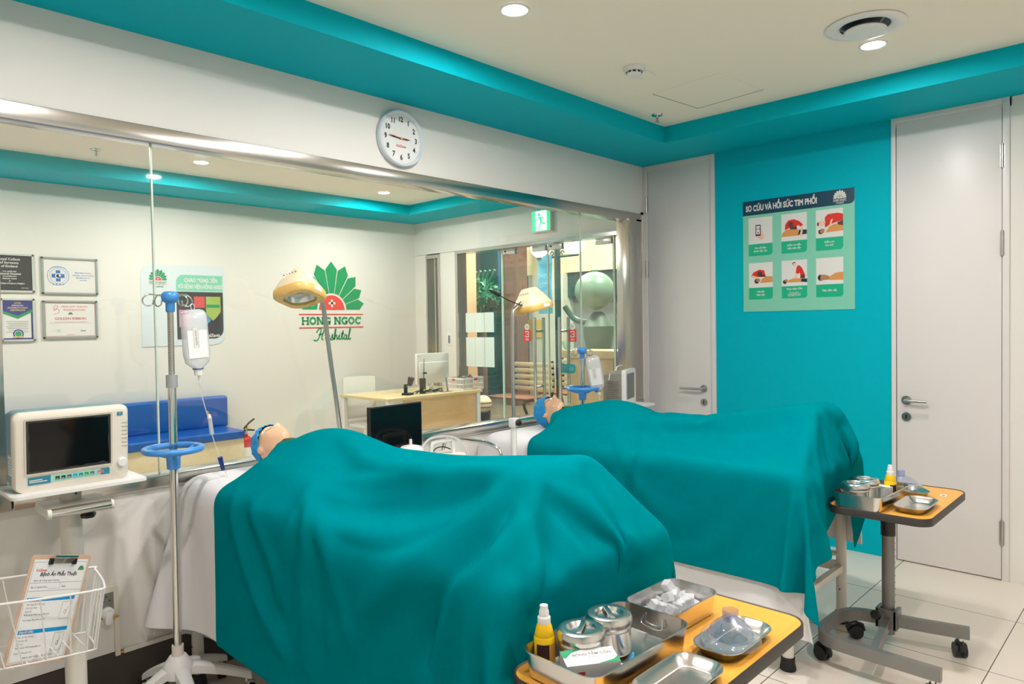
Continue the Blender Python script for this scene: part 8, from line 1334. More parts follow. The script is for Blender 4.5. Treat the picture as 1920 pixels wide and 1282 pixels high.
mannequin((-3.285, -.41, .888), .03, 'mannequin with blue cap lying on the nearer bed beside the tall drip stand')
mannequin((-1.48, -.44, .853), .0, 'mannequin with blue cap lying on the farther bed near the window', .56)

# ------------------------------------------------------------------ overbed tables
def overbed_table(x, y, w, d, top, label, full=True):
    t = thing('overbed_table', label, 'table', (x, y, 0), group='overbed tables at the bed ends')
    b = MB(); b.loft([rr(w - .012, d - .012, .055, 8, top - .028), rr(w - .012, d - .012, .055, 8, top)], TABW); b.build('table_top', t)
    b = MB(); b.loft([rr(w - .012, d - .012, .055, 8, top + .0005), rr(w - .004, d - .004, .059, 8, top + .003), rr(w, d, .06, 8, top), rr(w, d, .06, 8, top - .03), rr(w - .02, d - .02, .05, 8, top - .032)], EDGE, False, False); b.build('edge_band', t)
    if not full: px_, py_ = .0, .0
    else: px_, py_ = .055, .06
    b = MB(); b.cyl((px_, py_, .05), (px_, py_, top - .10), .027, GREYM, seg=22)
    for k in range(11): b.cyl((px_ + .006, py_ - .0272, .20 + k * .03), (px_ + .006, py_ - .0265, .20 + k * .03), .0035, DARK, seg=8)
    b.build('post', t)
    b = MB(); b.cyl((px_, py_, top - .19), (px_, py_, top - .033), .031, DARK, seg=22); b.box(px_ + .02, px_ + .06, py_ - .02, py_ + .02, top - .10, top - .033, DARK, .005); b.build('collar', t)
    b = MB(); b.box(px_ - .16, px_ + .16, py_ - .03, py_ + .03, top - .034, top - .029, GREYM); b.build('mounting_plate', t)
    # U shaped base on four castors
    ax, bx = .02, -.32                                   # the two arms
    yb, yf = .14, -.36
    z = .115
    def bar(pts, name):
        P = spline(pts, 6) if len(pts) > 2 else [Vector(p) for p in pts]
        loops = []
        for i, p in enumerate(P):
            tt = (P[min(i + 1, len(P) - 1)] - P[max(i - 1, 0)]).normalized(); n = Vector((-tt.y, tt.x, 0))
            loops.append([p + n * .014 + Vector((0, 0, .026)), p - n * .014 + Vector((0, 0, .026)), p - n * .014 - Vector((0, 0, .026)), p + n * .014 - Vector((0, 0, .026))])
        b = MB(); b.loft(loops, GREYM); return b
    bar([(.123, -.247, z), (.075, -.05, z), (.045, .10, z), (.015, .19, z), (-.06, .235, z), (-.17, .243, z), (-.28, .238, z), (-.345, .19, z), (-.362, .10, z), (-.368, -.05, z), (-.375, -.25, z)], '').build('base_frame', t)
    bar([(-.352, .0, z - .004), (.045, .06, z - .004)], '').build('cross_bar', t)
    b = MB(); b.box(px_ - .04, px_ + .04, py_ - .045, py_ - .028, .08, .17, GREYM, .004); b.box(px_ - .04, px_ + .04, py_ + .028, py_ + .045, .08, .17, GREYM, .004); b.box(px_ - .04, px_ - .028, py_ - .045, py_ + .045, .08, .17, GREYM, .003); b.build('post_bracket', t)
    if full == 'lever':
        b = MB(); b.box(-.205, -.165, -.10, -.06, top - .06, top - .033, WPL, .004); b.cyl((-.165, -.085, top - .062), (-.145, -.085, top - .066), .008, RED, seg=12); b.build('tilt_lever', t)
    b = MB(); b.cyl((px_ - .04, py_ + .03, .15), (px_ - .075, py_ + .03, .15), .010, GREYM); b.lathe([(.0, 0), (.022, 0), (.024, .008), (.018, .018), (.0, .02)], DARK, 8, M=Matrix.Translation((px_ - .075, py_ + .03, .15)) @ Matrix.Rotation(-PI / 2, 4, 'Y')); b.build('clamp_knob', t)
    for X, Y, r in ((.115, -.215, .5), (.03, .185, 2.2), (-.30, .215, 1.2), (-.373, -.22, .2)):
        R = Matrix.Translation((X, Y, 0)) @ Matrix.Rotation(r, 4, 'Z')
        b = MB(); b.cyl((0, 0, .06), (0, 0, .09), .008, CHROME, M=R)
        for s in (-1, 1): b.cyl((.012, s * .006, .031), (.012, s * .024, .031), .031, DARK, seg=24, M=R)
        b.tube([(-.022, 0, .035), (-.016, 0, .058), (.005, 0, .068), (.03, 0, .06), (.046, 0, .04)], .014, DARK, 8, M=R); b.build('castor', t)
    return t
TT = .695
overbed_table(-3.265, -2.19, .76, .41, TT, 'overbed table with ice tray at the foot of the nearer bed')
overbed_table(-1.325, -2.187, .66, .40, TT, 'overbed table by the white door at the foot of the farther bed', 'lever')

# ------------------------------------------------------------------ trays and what they hold
TRAYM = mat('tray_steel', (.74, .72, .69), .22, 1., var=.05, scale=5)
def tray(x, y, rz, w, d, h, label, name='steel_tray', flare=.012, grp='stainless steel trays', lip=.004):
    t = thing(name, label, 'tray', (x, y, TT + .0035), rz, grp)
    w0, d0 = w - 2 * flare, d - 2 * flare; r = .028
    b = MB(); b.loft([rr(w0, d0, r, 6, 0), rr(w - 2 * lip, d - 2 * lip, r + flare * .6, 6, h - .002), rr(w, d, r + flare, 6, h), rr(w, d, r + flare, 6, h - .002)], TRAYM, True, False)
    b.loft([rr(w - 2 * lip, d - 2 * lip, r + flare * .6, 6, h), rr(w0 - .002, d0 - .002, r, 6, .0025), rr(w0 - .012, d0 - .012, r - .006, 6, .0015)], TRAYM, False, True)
    b.loft([rr(w - 2 * lip, d - 2 * lip, r + flare * .6, 6, h), rr(w, d, r + flare, 6, h)], TRAYM, False, False)
    b.build('pan', t, 40); return t
def deep_handles(t, w, h):
    for s in (-1, 1):
        b = MB(); b.tube(spline([(s * (w / 2 - .012), -.028, h * .78), (s * (w / 2 - .02), -.03, h * .45), (s * (w / 2 - .022), 0, h * .38), (s * (w / 2 - .02), .03, h * .45), (s * (w / 2 - .012), .028, h * .78)], 5), .0022, CHROME, 8); b.build('drop_handle', t)
# nearer table
big1 = tray(-3.437, -2.135, -.02, .392, .225, .062, 'deep steel tray holding canisters on the nearer table'); deep_handles(big1, .392, .062)
ice1 = tray(-3.118, -2.112, -.03, .245, .165, .058, 'deep steel tray full of clear ice cubes on the nearer table', name='ice_tray')
mask1 = tray(-3.160, -2.310, .0, .24, .125, .024, 'shallow steel tray holding a breathing mask at the front of the nearer table', flare=.02)
low1 = tray(-3.432, -2.318, .0, .235, .13, .024, 'empty shallow steel tray at the front of the nearer table', flare=.02)
big2 = tray(-1.478, -2.12, -.05, .37, .21, .06, 'deep steel tray holding canisters on the farther table'); deep_handles(big2, .37, .06)
low2 = tray(-1.478, -2.295, .0, .255, .13, .024, 'empty shallow steel tray on the farther table', flare=.02)
mask2 = tray(-1.225, -2.210, .6, .17, .13, .024, 'small shallow steel tray under the breathing mask on the farther table', flare=.02)
def canister(x, y, z, label, rz=0., r=.053, h=.072):
    t = thing('steel_canister', label, 'canister', (x, y, z), rz, 'steel cotton canisters')
    b = MB(); b.lathe([(r * .7, 0), (r * .97, .003), (r, .01), (r, h - .016), (r * 1.03, h - .014), (r * 1.03, h - .010), (r, h - .008), (r, h)], TRAYM, 40, cap1=False); b.build('body', t, 40)
    b = MB(); b.lathe([(r * 1.06, h - .004), (r * 1.08, h), (r * 1.07, h + .013), (r * .99, h + .020), (r * .84, h + .0225), (r * .66, h + .0215), (r * .52, h + .013), (.0, h + .012)], TRAYM, 40, cap0=False); l = b.build('lid', t, 40)
    b = MB(); b.box(-r * .68, r * .68, -.006, .006, h + .0195, h + .0235, TRAYM, .0018); b.build('lid_bar', l)
    b = MB(); b.tube([(r * 1.02, -.008, h - .02), (r * 1.16, 0, h - .008), (r * 1.02, .008, h - .02)], .0015, CHROME, 6); b.build('clasp', t); return t
Z0 = TT + .006
canister(-3.508, -2.108, Z0, 'steel lidded canister in the nearer tray, beside the yellow bottle', .5)
canister(-3.395, -2.105, Z0, 'steel lidded canister in the nearer tray, beside the ice tray', .9)
canister(-1.575, -2.085, Z0, 'steel lidded canister in the farther tray, against the green drape', 2.2)
canister(-1.463, -2.09, Z0, 'steel lidded canister in the farther tray, beside the cotton box', 2.0)
def bottle(x, y, z, rz, label):
    t = thing('antiseptic_bottle', label, 'bottle', (x, y, z), rz, 'yellow antiseptic bottles')
    b = MB(); b.lathe([(.020, 0), (.024, .004), (.0245, .072), (.022, .076), (.0225, .079), (.018, .098), (.0145, .106), (.0, .106)], YELL, 32); b.build('body', t, 40)
    b = MB(); b.lathe([(.0150, .103), (.0152, .118), (.0148, .119), (.0118, .121), (.0114, .133), (.0095, .136), (.0095, .146), (.0, .147)], WPL, 28); b.build('cap', t, 40)
    b = MB(); n = 20
    for lo, hi, z0, z1, m in ((-.9, .35, .026, .062, BROWNL), (.35, 1.5, .012, .062, mat('label_amber', srgb(240, 172, 70), .5))):
        b.loft([[(.02505 * math.cos(a), .02505 * math.sin(a), zz) for a in [lo + (hi - lo) * i / n for i in range(n + 1)]] for zz in (z0, z1)], m, False, False, close=False)
    b.build('label', t); return t
bottle(-3.566, -2.045, Z0, -2.3, 'yellow antiseptic bottle with white cap in the nearer tray')
bottle(-1.372, -2.165, Z0, -2.0, 'yellow antiseptic bottle with white cap in the farther tray')
def cotton_box(x, y, z, rz, label, tilt=0.):
    t = thing('cotton_box', label, 'box', (x, y, z), rz, 'alcohol cotton boxes'); t.rotation_euler = (tilt, 0, rz)
    L, D, Hh = .122, .06, .056
    b = MB(); b.box(-L / 2, L / 2, -D / 2, D / 2, 0, Hh, PWHITE, .0008)
    F = Matrix.Translation((0, 0, Hh)); h = .0005
    b.flat([(-L / 2, -D / 2 + .034), (-L / 2, D / 2), (-L / 2 + .05, D / 2), (-L / 2 + .022, D / 2 - .012), (-L / 2 + .006, D / 2 - .03)], h, LOGOG, F); b.flat([(L / 2, -D / 2 + .022), (L / 2 - .012, -D / 2 + .01), (L / 2 - .05, -D / 2), (L / 2, -D / 2)], h, LOGOG, F)
    b.text('BÔNG TẨM CỒN', .0115, .006, .008, h, INKG, F, bold=.0001); b.text('70% Alcohol', .005, .006, -.004, h, INKG, F)
    F = frame((0, -D / 2, Hh / 2), (1, 0, 0), (0, 0, 1)); b.flat([(-.02, -Hh / 2), (.056, -Hh / 2), (.056, .0)], h, LOGOG, F); b.rect(-.05, -.02, .004, .012, h, PRED, F)
    F = frame((L / 2, 0, Hh / 2), (0, 1, 0), (0, 0, 1)); b.text('BÔNG TẨM CỒN', .0068, 0, .006, h, INKG, F); b.text('Alcohol Swabs', .004, 0, -.003, h, INKG, F); b.rect(-.012, .012, -.018, -.012, h, INKG, F)
    b.build('carton', t, 0); return t
cotton_box(-3.556, -2.168, Z0 + .008, -.60, 'white and green carton of alcohol cotton lying in the nearer tray', .10)
cotton_box(-1.402, -2.115, Z0 + .0, 1.2, 'white and green carton of alcohol cotton behind the farther yellow bottle', 0)
t = thing('alcohol_swab', 'small white and blue swab packet lying in the nearer tray', 'swab packet', (-3.468, -2.200, Z0 + .001), .35)
b = MB(); b.cbox((0, 0, .002), (.075, .045, .004), PWHITE, .001); b.build('sachet', t)
b = MB(); b.cyl((.02, -.01, .009), (.075, .0, .009), .005, PBLUE, seg=12); b.cyl((.075, .0, .009), (.082, .001, .009), .003, WPL, seg=10); b.build('blue_tube', t)
def mask(x, y, z, rz, label, tilt=0., k_=(1.35, 1.3, .88)):
    t = thing('breathing_mask', label, 'breathing mask', (x, y, z), rz, 'clear breathing masks'); t.rotation_euler = (tilt, 0, rz); t.scale = k_
    n = 36; tear = lambda a: 1 - .22 * max(0, math.cos(a)) ** 3 * 0 + .22 * max(0, math.cos(a)) ** 4
    ringp = lambda sc, z_, ox=0.: [(sc * .050 * tear(2 * PI * i / n) * math.cos(2 * PI * i / n) + ox, sc * .042 * math.sin(2 * PI * i / n) * (1 - .18 * max(0, math.cos(2 * PI * i / n))), z_) for i in range(n)]
    b = MB(); b.tube([Vector(p) for p in ringp(1.05, .014)], .013, CLEAR, 12, closed=True); b.build('cushion', t, 60)
    b = MB(); b.loft([ringp(1.0, .020), ringp(.98, .032), ringp(.88, .046, -.002), ringp(.66, .060, -.004), ringp(.36, .070, -.006)], MASKB, False, False); b.build('dome', t, 60)
    b = MB(); b.lathe([(.0135, .066), (.0135, .096), (.0155, .096), (.0155, .066)], MASKB, 24, c=(-.006, 0, 0), cap0=False, cap1=False); b.build('connector', t, 40)
    b = MB(); b.cyl((.058, .01, .018), (.074, .016, .034), .004, CLEAR, seg=10); b.build('valve', t); return t
mask(-3.163, -2.305, TT + .007, .5, 'clear breathing mask in the tray at the front of the nearer table')
mask(-1.250, -2.190, TT + .020, -.7, 'clear breathing mask propped on the small tray of the farther table', -.2, (1.1, 1.1, .95))
random.seed(11)
b = MB(); b.box(-.012, .012, -.012, .012, -.012, .012, ICE, .0016, seg=1); ice0 = b.build('ice_cube'); tag(ice0, 'clear acrylic ice cube heaped in the deep tray on the nearer table', 'ice cube', 'acrylic ice cubes')
first = True
cells = [(i, j, 0) for i in range(-3, 4) for j in range(-2, 3)] + [(i, j, 1) for i in range(-2, 3) for j in range(-1, 2)] + [(0, 0, 2), (-1, 0, 2), (1, .4, 2), (0, .6, 3)]
for (i, j, k) in cells:
    o = ice0 if first else ice0.copy()
    if not first: COL.objects.link(o)
    first = False
    o.location = (-3.118 + .0245 * i + random.uniform(-.002, .002) + (.005 if k else 0), -2.112 + .0245 * j + random.uniform(-.002, .002), Z0 + .0135 + k * .0215)
    o.rotation_euler = (random.uniform(-.5, .5), random.uniform(-.5, .5), random.uniform(-.8, .8))
t = thing('table_tag', 'small white sticker on the front right of the farther table', 'sticker', (-1.16, -2.325, TT + .0015), .1)
b = MB(); b.cbox((0, 0, 0), (.05, .025, .001), PWHITE); b.rect(-.008, .008, -.006, .006, .0007, INKG); b.build('paper_tag', t, 0)
# ------------------------------------------------------------------ drip stands
def castor(b, x, y, a, m=DARK, s=1.):
    R = Matrix.Translation((x, y, 0)) @ Matrix.Rotation(a, 4, 'Z')
    b.cyl((0, 0, .045 * s), (0, 0, .075 * s), .007, CHROME, M=R)
    for k in (-1, 1): b.cyl((.01, k * .004, .025 * s), (.01, k * .016, .025 * s), .025 * s, m, seg=20, M=R)
    b.tube([(-.016, 0, .03 * s), (-.01, 0, .05 * s), (.012, 0, .056 * s), (.034, 0, .04 * s)], .010, CHROME, 8, M=R)
def star_base(t, tips, zc, zt, rc, wid, name='base'):
    b = MB(); b.lathe([(rc, zc - .06), (rc * 1.05, zc - .02), (rc * .8, zc), (rc * .55, zc + .02), (.0, zc + .021)], WPL, 28)
    for x, y in tips:
        d = Vector((x, y, 0)); L = d.length; d.normalize(); n = Vector((-d.y, d.x, 0)); loops = []
        for k in range(7):
            u = k / 6; p = d * (rc * .5 + (L - rc * .5) * u); zz = (zc - .012) + (zt - zc + .012) * (u ** 1.4); w = wid * (1 - .35 * u); hh = .042 - .014 * u
            loops.append([p + n * w + Vector((0, 0, zz - hh)), p + n * w + Vector((0, 0, zz - .008)), p + n * w * .6 + Vector((0, 0, zz)), p - n * w * .6 + Vector((0, 0, zz)), p - n * w + Vector((0, 0, zz - .008)), p - n * w + Vector((0, 0, zz - hh))])
        b.loft(loops, WPL)
    b.build(name, t, 40)
    for x, y in tips:
        b = MB(); castor(b, x * .94, y * .94, math.atan2(y, x) + .8); b.build('castor', t)
def drip_stand(x, y, top, wz, sleeve, label, tips, hooks, zc=.19, lean=(0, 0)):
    t = thing('drip_stand', label, 'drip stand', (x, y, 0), 0, 'drip stands'); t.rotation_euler = (lean[0], lean[1], 0)
    star_base(t, tips, zc, .10, .055, .026)
    b = MB(); b.cyl((0, 0, zc), (0, 0, zc + .06), .022, IVORY, seg=20); b.cyl((0, 0, zc + .06), (0, 0, sleeve), .0155, CHROME, seg=22); b.build('lower_pole', t)
    b = MB(); b.cyl((0, 0, sleeve - .012), (0, 0, sleeve + .038), .0215, mat('sleeve_grey', srgb(178, 180, 182), .35, .4), seg=24); b.build('sleeve', t)
    b = MB(); b.cyl((0, 0, sleeve + .03), (0, 0, top - .04), .0115, SATIN, seg=20)
    for k in range(int((top - .1 - sleeve) / .01)): b.cbox((-.0085, -.0078, sleeve + .055 + k * .01), (.004, .004 if k % 5 else .009, .0012), INK, M=None)
    b.build('upper_pole', t)
    b = MB(); b.tube([(.102 * math.cos(k * PI / 20), .102 * math.sin(k * PI / 20), wz) for k in range(40)], .0125, BLUEP, 12, closed=True)
    for k in range(3): b.tube(spline([(.098 * math.cos(k * 2.1 + .3), .098 * math.sin(k * 2.1 + .3), wz - .002), (.06 * math.cos(k * 2.1 + .3), .06 * math.sin(k * 2.1 + .3), wz - .018), (.02 * math.cos(k * 2.1 + .3), .02 * math.sin(k * 2.1 + .3), wz - .028)], 4), .009, BLUEP, 8)
    b.lathe([(.0, -.012), (.030, -.018), (.026, -.035), (.0245, -.075), (.021, -.078), (.0, -.078)], BLUEP, 24, c=(0, 0, wz)); b.build('handwheel', t)
    b = MB(); b.lathe([(.014, -.07), (.017, -.066), (.017, -.035), (.030, -.026), (.033, -.012), (.032, .002), (.022, .010), (.0, .011)], BLUEP, 12, c=(0, 0, top - .008)); b.build('hook_head', t, 50)
    for a, L in hooks:
        c, s = math.cos(a), math.sin(a); g = lambda r, z, w=0.: (c * r - s * w, s * r + c * w, top - .016 + z)
        b = MB(); b.tube(spline([g(.02, 0), g(L * .7, .004), g(L, .006), g(L + .018, -.006), g(L + .022, -.024), g(L + .008, -.038), g(L - .012, -.032), g(L - .016, -.016)], 6), .0028, CHROME, 8); b.build('hook', t)
    return t
drip_stand(-3.722, -.255, 1.645, 1.032, 1.285, 'tall drip stand with blue handwheel in front of the glass by the monitor', [(.25, -.10), (.24, .13), (-.05, .21), (-.185, .0), (-.03, -.27)], [(PI * .96, .075), (PI * .62, .06), (-.05, .06), (-.9, .05)], zc=.20, lean=(0, .006))
drip_stand(-1.065, -.2, 1.335, 1.064, 1.225, 'short drip stand behind the head of the farther bed', [(.2, -.08), (.2, .09), (-.0, .17), (-.2, .06), (-.02, -.22)], [(PI * .9, .06), (PI * .5, .05), (-.25, .05), (-1.2, .05)], zc=.19)
def drip_bag(x, y, z, rz, label, tilt, tube_pts, chamber):
    """z is the hanging loop; the body hangs below"""
    t = thing('infusion_bag', label, 'infusion bag', (x, y, z), rz, 'hanging infusion bags'); t.rotation_euler = (0, tilt, rz)
    b = MB(); L = lambda w, d, r, zz: rr(w, d, r, 5, zz)
    b.loft([L(.05, .012, .005, -.022), L(.082, .028, .012, -.028), L(.096, .042, .018, -.040), L(.100, .046, .02, -.07), L(.103, .048, .02, -.20), L(.090, .044, .02, -.235), L(.050, .036, .016, -.252), L(.036, .034, .0165, -.258)], BAGM)
    b.build('bottle', t, 50)
    b = MB(); b.tube(spline([(0, 0, .0), (.007, 0, -.008), (.004, 0, -.024), (-.004, 0, -.024), (-.007, 0, -.008)], 4, True), .0018, BAGM, 6, closed=True); b.build('hanging_loop', t)
    b = MB(); b.lathe([(.019, -.256), (.019, -.262), (.0165, -.263), (.016, -.285), (.0, -.286)], WPL, 22); b.build('cap', t)
    b = MB(); b.lathe([(.0205, -.257), (.0205, -.261)], NAVY, 22, cap0=True, cap1=True); b.build('seal_ring', t)
    b = MB(); b.box(-.040, .036, -.0262, -.0245, -.215, -.105, mat('label_white', srgb(240, 238, 236), .5)); F = frame((-.008, -.0265, -.135), (0, 0, -1), (1, 0, 0)); b.rect(-.04, .04, -.011, .011, 0, PWHITE, F); b.rect(-.038, .038, -.0095, -.0088, .0003, INKG, F); b.rect(-.038, .038, .0088, .0095, .0003, INKG, F); b.text('DỊCH TRUYỀN', .0085, 0, 0, .0003, INK, F); b.build('label', t, 0)
    b = MB(); b.tube(spline(tube_pts, 8), .0022, TUBEM, 8); b.cyl((0, 0, -.285), (.002, 0, -.325), .0045, WPL, r2=.002, seg=12); b.build('drip_tube', t)
    if chamber:
        (cx, cy, cz), (dx, dy, dz), (ex, ey, ez) = chamber
        b = MB(); b.cyl((cx, cy, cz + .04), (cx + .004, cy, cz - .03), .0085, TUBEM, seg=16); b.cyl((cx - .001, cy, cz + .052), (cx, cy, cz + .036), .005, WPL, r2=.009, seg=14); b.cyl((cx - .006, cy, cz + .066), (cx - .002, cy, cz + .045), .003, mat('orange_tip', srgb(236, 150, 60), .4), seg=8); b.build('drip_chamber', t)
        b = MB(); b.cyl((dx - .004, dy, dz + .028), (dx + .005, dy, dz - .028), .010, NAVY, r2=.0075, seg=16); b.build('connector', t)
    return t
drip_bag(-3.630, -.262, 1.600, 0., 'clear infusion bag with white label hanging from the tall drip stand', -.06, [(0, 0, -.29), (.004, 0, -.36), (.022, .0, -.46), (.030, 0, -.52), (.052, -.01, -.64), (.075, -.02, -.72), (.085, -.03, -.78)], ((.028, 0, -.50), (.055, -.012, -.655), (0, 0, 0)))
drip_bag(-1.035, -.255, 1.300, -.75, 'clear infusion bag hanging tilted from the short drip stand', -.16, [(0, 0, -.285), (.0, 0, -.36), (.004, 0, -.42)], None)

# ------------------------------------------------------------------ patient monitors
def monitor_on_stand():
    t = thing('monitor_stand', 'white wheeled monitor stand with wire basket at the left of the room', 'monitor stand', (-4.075, -.27, 0))
    star_base(t, [(.22, -.16), (.17, .20), (-.16, .21), (-.31, -.07), (-.05, -.36)], .16, .10, .075, .038)
    b = MB(); b.cyl((0, 0, .15), (0, 0, .885), .034, WMET, seg=28); b.build('column', t)
    b = MB(); b.cyl((0, 0, .875), (0, 0, .90), .036, IVORY, seg=28); b.cyl((0, 0, .895), (0, 0, .962), .034, WMET, seg=28); b.cyl((.008, -.034, .93), (.008, -.0345, .93), .004, DARK, seg=10); b.build('neck', t)
    b = MB(); b.loft([rr(.41, .25, .02, 5, .958, .005, -.02), rr(.41, .25, .02, 5, .968, .005, -.02)], WPL)
    b.build('shelf', t)
    b = MB(); z = .875
    b.box(-.10, .10, -.105, .04, z, z + .032, WMET, .008); b.build('handle_block', t)
    b = MB(); b.cyl((-.088, -.118, z + .016), (.092, -.118, z + .016), .0165, CHROME, seg=24); b.cyl((-.1, -.118, z + .016), (-.088, -.118, z + .016), .018, WMET); b.cyl((.092, -.118, z + .016), (.1, -.118, z + .016), .018, WMET); b.build('handle', t)
    b = MB(); b.cyl((.035, -.07, z), (.035, -.07, z - .015), .008, DARK); b.lathe([(.0, -.03), (.022, -.028), (.026, -.018), (.02, -.01), (.0, -.008)], DARK, 6, c=(.035, -.07, z)); b.build('height_knob', t)
    # wire basket
    b = MB(); rim = [(-.30, -.27, .685), (-.02, -.285, .655), (.025, -.255, .657), (.048, -.08, .66), (.03, -.052, .665), (-.28, -.05, .70), (-.32, -.07, .70), (-.325, -.25, .69)]
    bot = [(-.25, -.24, .47), (-.03, -.25, .45), (.0, -.23, .45), (.012, -.1, .45), (.0, -.075, .45), (-.24, -.075, .48), (-.27, -.09, .48), (-.27, -.22, .475)]
    b.tube(spline(rim, 4, True), .004, WPL, 8, closed=True); b.tube(spline(bot, 4, True), .003, WPL, 8, closed=True)
    R, Bt = spline(rim, 12, True), spline(bot, 12, True)
    for i in range(0, len(R), 3):
        b.tube([R[i], Bt[i]], .0022, WPL, 6)
    for k in range(1, 7):
        xx = -.27 + k * .04; b.tube([(xx, -.245, .462), (xx, -.08, .462)], .002, WPL, 6)
    b.build('wire_basket', t)
    # clipboard leaning in the basket
    c = thing('clipboard', 'clipboard with a printed surgery form standing in the wire basket', 'clipboard', (0, 0, 0))
    TL, TR, BR = Vector((-4.236, -.468, .790)), Vector((-4.039, -.360, .718)), Vector((-4.141, -.397, .395))
    u = (TR - TL); w = .232; u.normalize(); v = (TR - BR); v = (v - u * v.dot(u)).normalized(); hgt = .34
    c.location = TR - v * hgt - u * w / 2
    F = frame((0, 0, 0), u, v)
    b = MB(); W2 = w / 2
    b.loft([rr(w, hgt, .012, 4, -.0025, 0, hgt / 2), rr(w, hgt, .012, 4, 0, 0, hgt / 2)], mat('masonite', srgb(214, 178, 152), .5, var=.08, scale=60), M=F); b.build('board', c)
    b = MB(); x0, x1, y0, y1 = -W2 + .010, W2 - .010, .012, hgt - .014; h = .0008
    b.rect(x0, x1, y0, y1, h, PAPER, F)
    g = h + .0004; box = lambda a0, a1, c0, c1: [b.ribbon(p, .0008, g, INKG, F) for p in ([(a0, c0), (a1, c0)], [(a1, c0), (a1, c1)], [(a1, c1), (a0, c1)], [(a0, c1), (a0, c0)])]
    box(x0 + .004, x1 - .004, y0 + .004, y1 - .008)
    b.text('Bệnh Án Phẫu Thuật', .0165, .0, y1 - .047, g, INK, F, bold=.0004, shear=.15); b.text('KidZania', .011, x0 + .036, y1 - .034, g, LOGOR, F, bold=.0002)
    lotus(b, x1 - .022, y1 - .036, .013, g, F, LOGOG, LOGOR)
    b.text('Bệnh viện Hồng Ngọc KidZania', .0075, x0 + .016, y1 - .066, g, INKG, F, 'LEFT', shear=.15); b.ribbon([(x0 + .006, y1 - .073), (x1 - .006, y1 - .073)], .0008, g, INKG, F); b.ribbon([(x0 + .006, y1 - .098), (x1 - .006, y1 - .098)], .0008, g, INKG, F)
    b.text('Bác sĩ ngoại khoa:', .0085, x0 + .012, y1 - .086, g, INKG, F, 'LEFT', shear=.15); b.ribbon([(x0 + .075, y1 - .091), (x0 + .112, y1 - .091)], .0006, g, INKG, F); b.text('Ngày:', .0085, .03, y1 - .086, g, INKG, F, shear=.15); b.ribbon([(.014, y1 - .073), (.014, y1 - .098)], .0008, g, INKG, F)
    for k, (yy, head, ls) in enumerate(((y1 - .118, '[Người nhận]', ('Tên: Nguyễn Chế Long', 'Giới tính: Nam', 'Tuổi: 28', 'Phẫu thuật: Phẫu thuật ghép gan', 'Tình trạng: Đang hôn mê sâu')), (y0 + .098, '[Người hiến]', ('Tên: Lê Thu Hương', 'Giới tính: Nữ', 'Tuổi: 25', 'Phẫu thuật: Phẫu thuật ghép gan', 'Tuýp ý: Nhóm gan trái')))):
        b.rect(x0 + .010, x1 - .018, yy - .012, yy, g, PBLUE, F); b.text(head, .0095, x0 + .014, yy - .006, g + .0003, PWHITE, F, 'LEFT', bold=.0003, shear=.15)
        for j, l in enumerate(ls): b.text(l, .0070, x0 + .014, yy - .021 - j * .0105 - (.005 if j == 4 else 0), g, INKG, F, 'LEFT', shear=.15)
        box(x1 - .062, x1 - .024, yy - .072, yy - .018); b.ring(x1 - .043, yy - .05, .005, .0065, g, PPINK if k == 0 else INKG, F, 0, 2 * PI, 16, .8); b.ribbon([(x1 - .043, yy - .06), (x1 - .04, yy - .046), (x1 - .034, yy - .034)], .001, g, INKG, F)
    b.text('Bệnh viện Hồng Ngọc KidZania', .0085, 0, y0 + .014, g, INKG, F, shear=.15); b.build('form_sheet', c, 0)
    b = MB(); b.cyl((-.045, hgt - .004, .012), (.045, hgt - .004, .012), .0055, CHROME, seg=14, M=F); b.loft([[(-.045, hgt - .008, .012), (.045, hgt - .008, .012), (.045, hgt - .026, .004), (-.045, hgt - .026, .004)], [(-.045, hgt - .006, .010), (.045, hgt - .006, .010), (.045, hgt - .026, .002), (-.045, hgt - .026, .002)]], CHROME, M=F)
    for s in (-1, 1): b.box(s * .046 - .006, s * .046 + .006, hgt - .03, hgt - .010, .0, .010, DARK, .002, M=F)
    b.build('clip', c)
    # the monitor itself
    m = thing('patient_monitor', 'patient monitor with dark screen and coloured keys on the wheeled stand', 'patient monitor', (-4.084, -.355, .9685)); m.rotation_euler = (.07, 0, .0)
    Wm, Hm = .345, .262
    L = lambda ox, w, hh, r, y: [(px + ox, y, pz + hh / 2) for px, pz, _ in rr(w, hh, r, 6)]
    b = MB(); b.loft([L(0, Wm - .03, Hm - .02, .02, .15), L(0, Wm - .012, Hm - .004, .02, .13), L(0, Wm - .004, Hm, .02, .03)], mat('monitor_teal', srgb(110, 148, 156), .45)); b.box(-Wm / 2 + .001, -Wm / 2 + .0035, .045, .085, .05, .115, PAPER)
    for k in range(6): b.box(-Wm / 2 + .0005, -Wm / 2 + .0032, .05, .08, .057 + k * .009, .059 + k * .009, INKG)
    b.build('case', m)
    b = MB(); b.loft([L(0, Wm, Hm + .002, .022, .035), L(0, Wm + .002, Hm + .004, .024, .02), L(0, Wm + .002, Hm + .004, .024, .008), L(0, Wm - .010, Hm - .008, .02, .0), L(-.018, .262, .195, .004, -.0005) if False else L(0, Wm - .02, Hm - .018, .016, -.001)], IVORY)
    for k in range(7): b.box(Wm / 2 - .022, Wm / 2 - .002, -.0025, .001, .118 + k * .014, .1195 + k * .014, mat('groove', srgb(178, 172, 160), .5))
    b.build('bezel', m, 40)
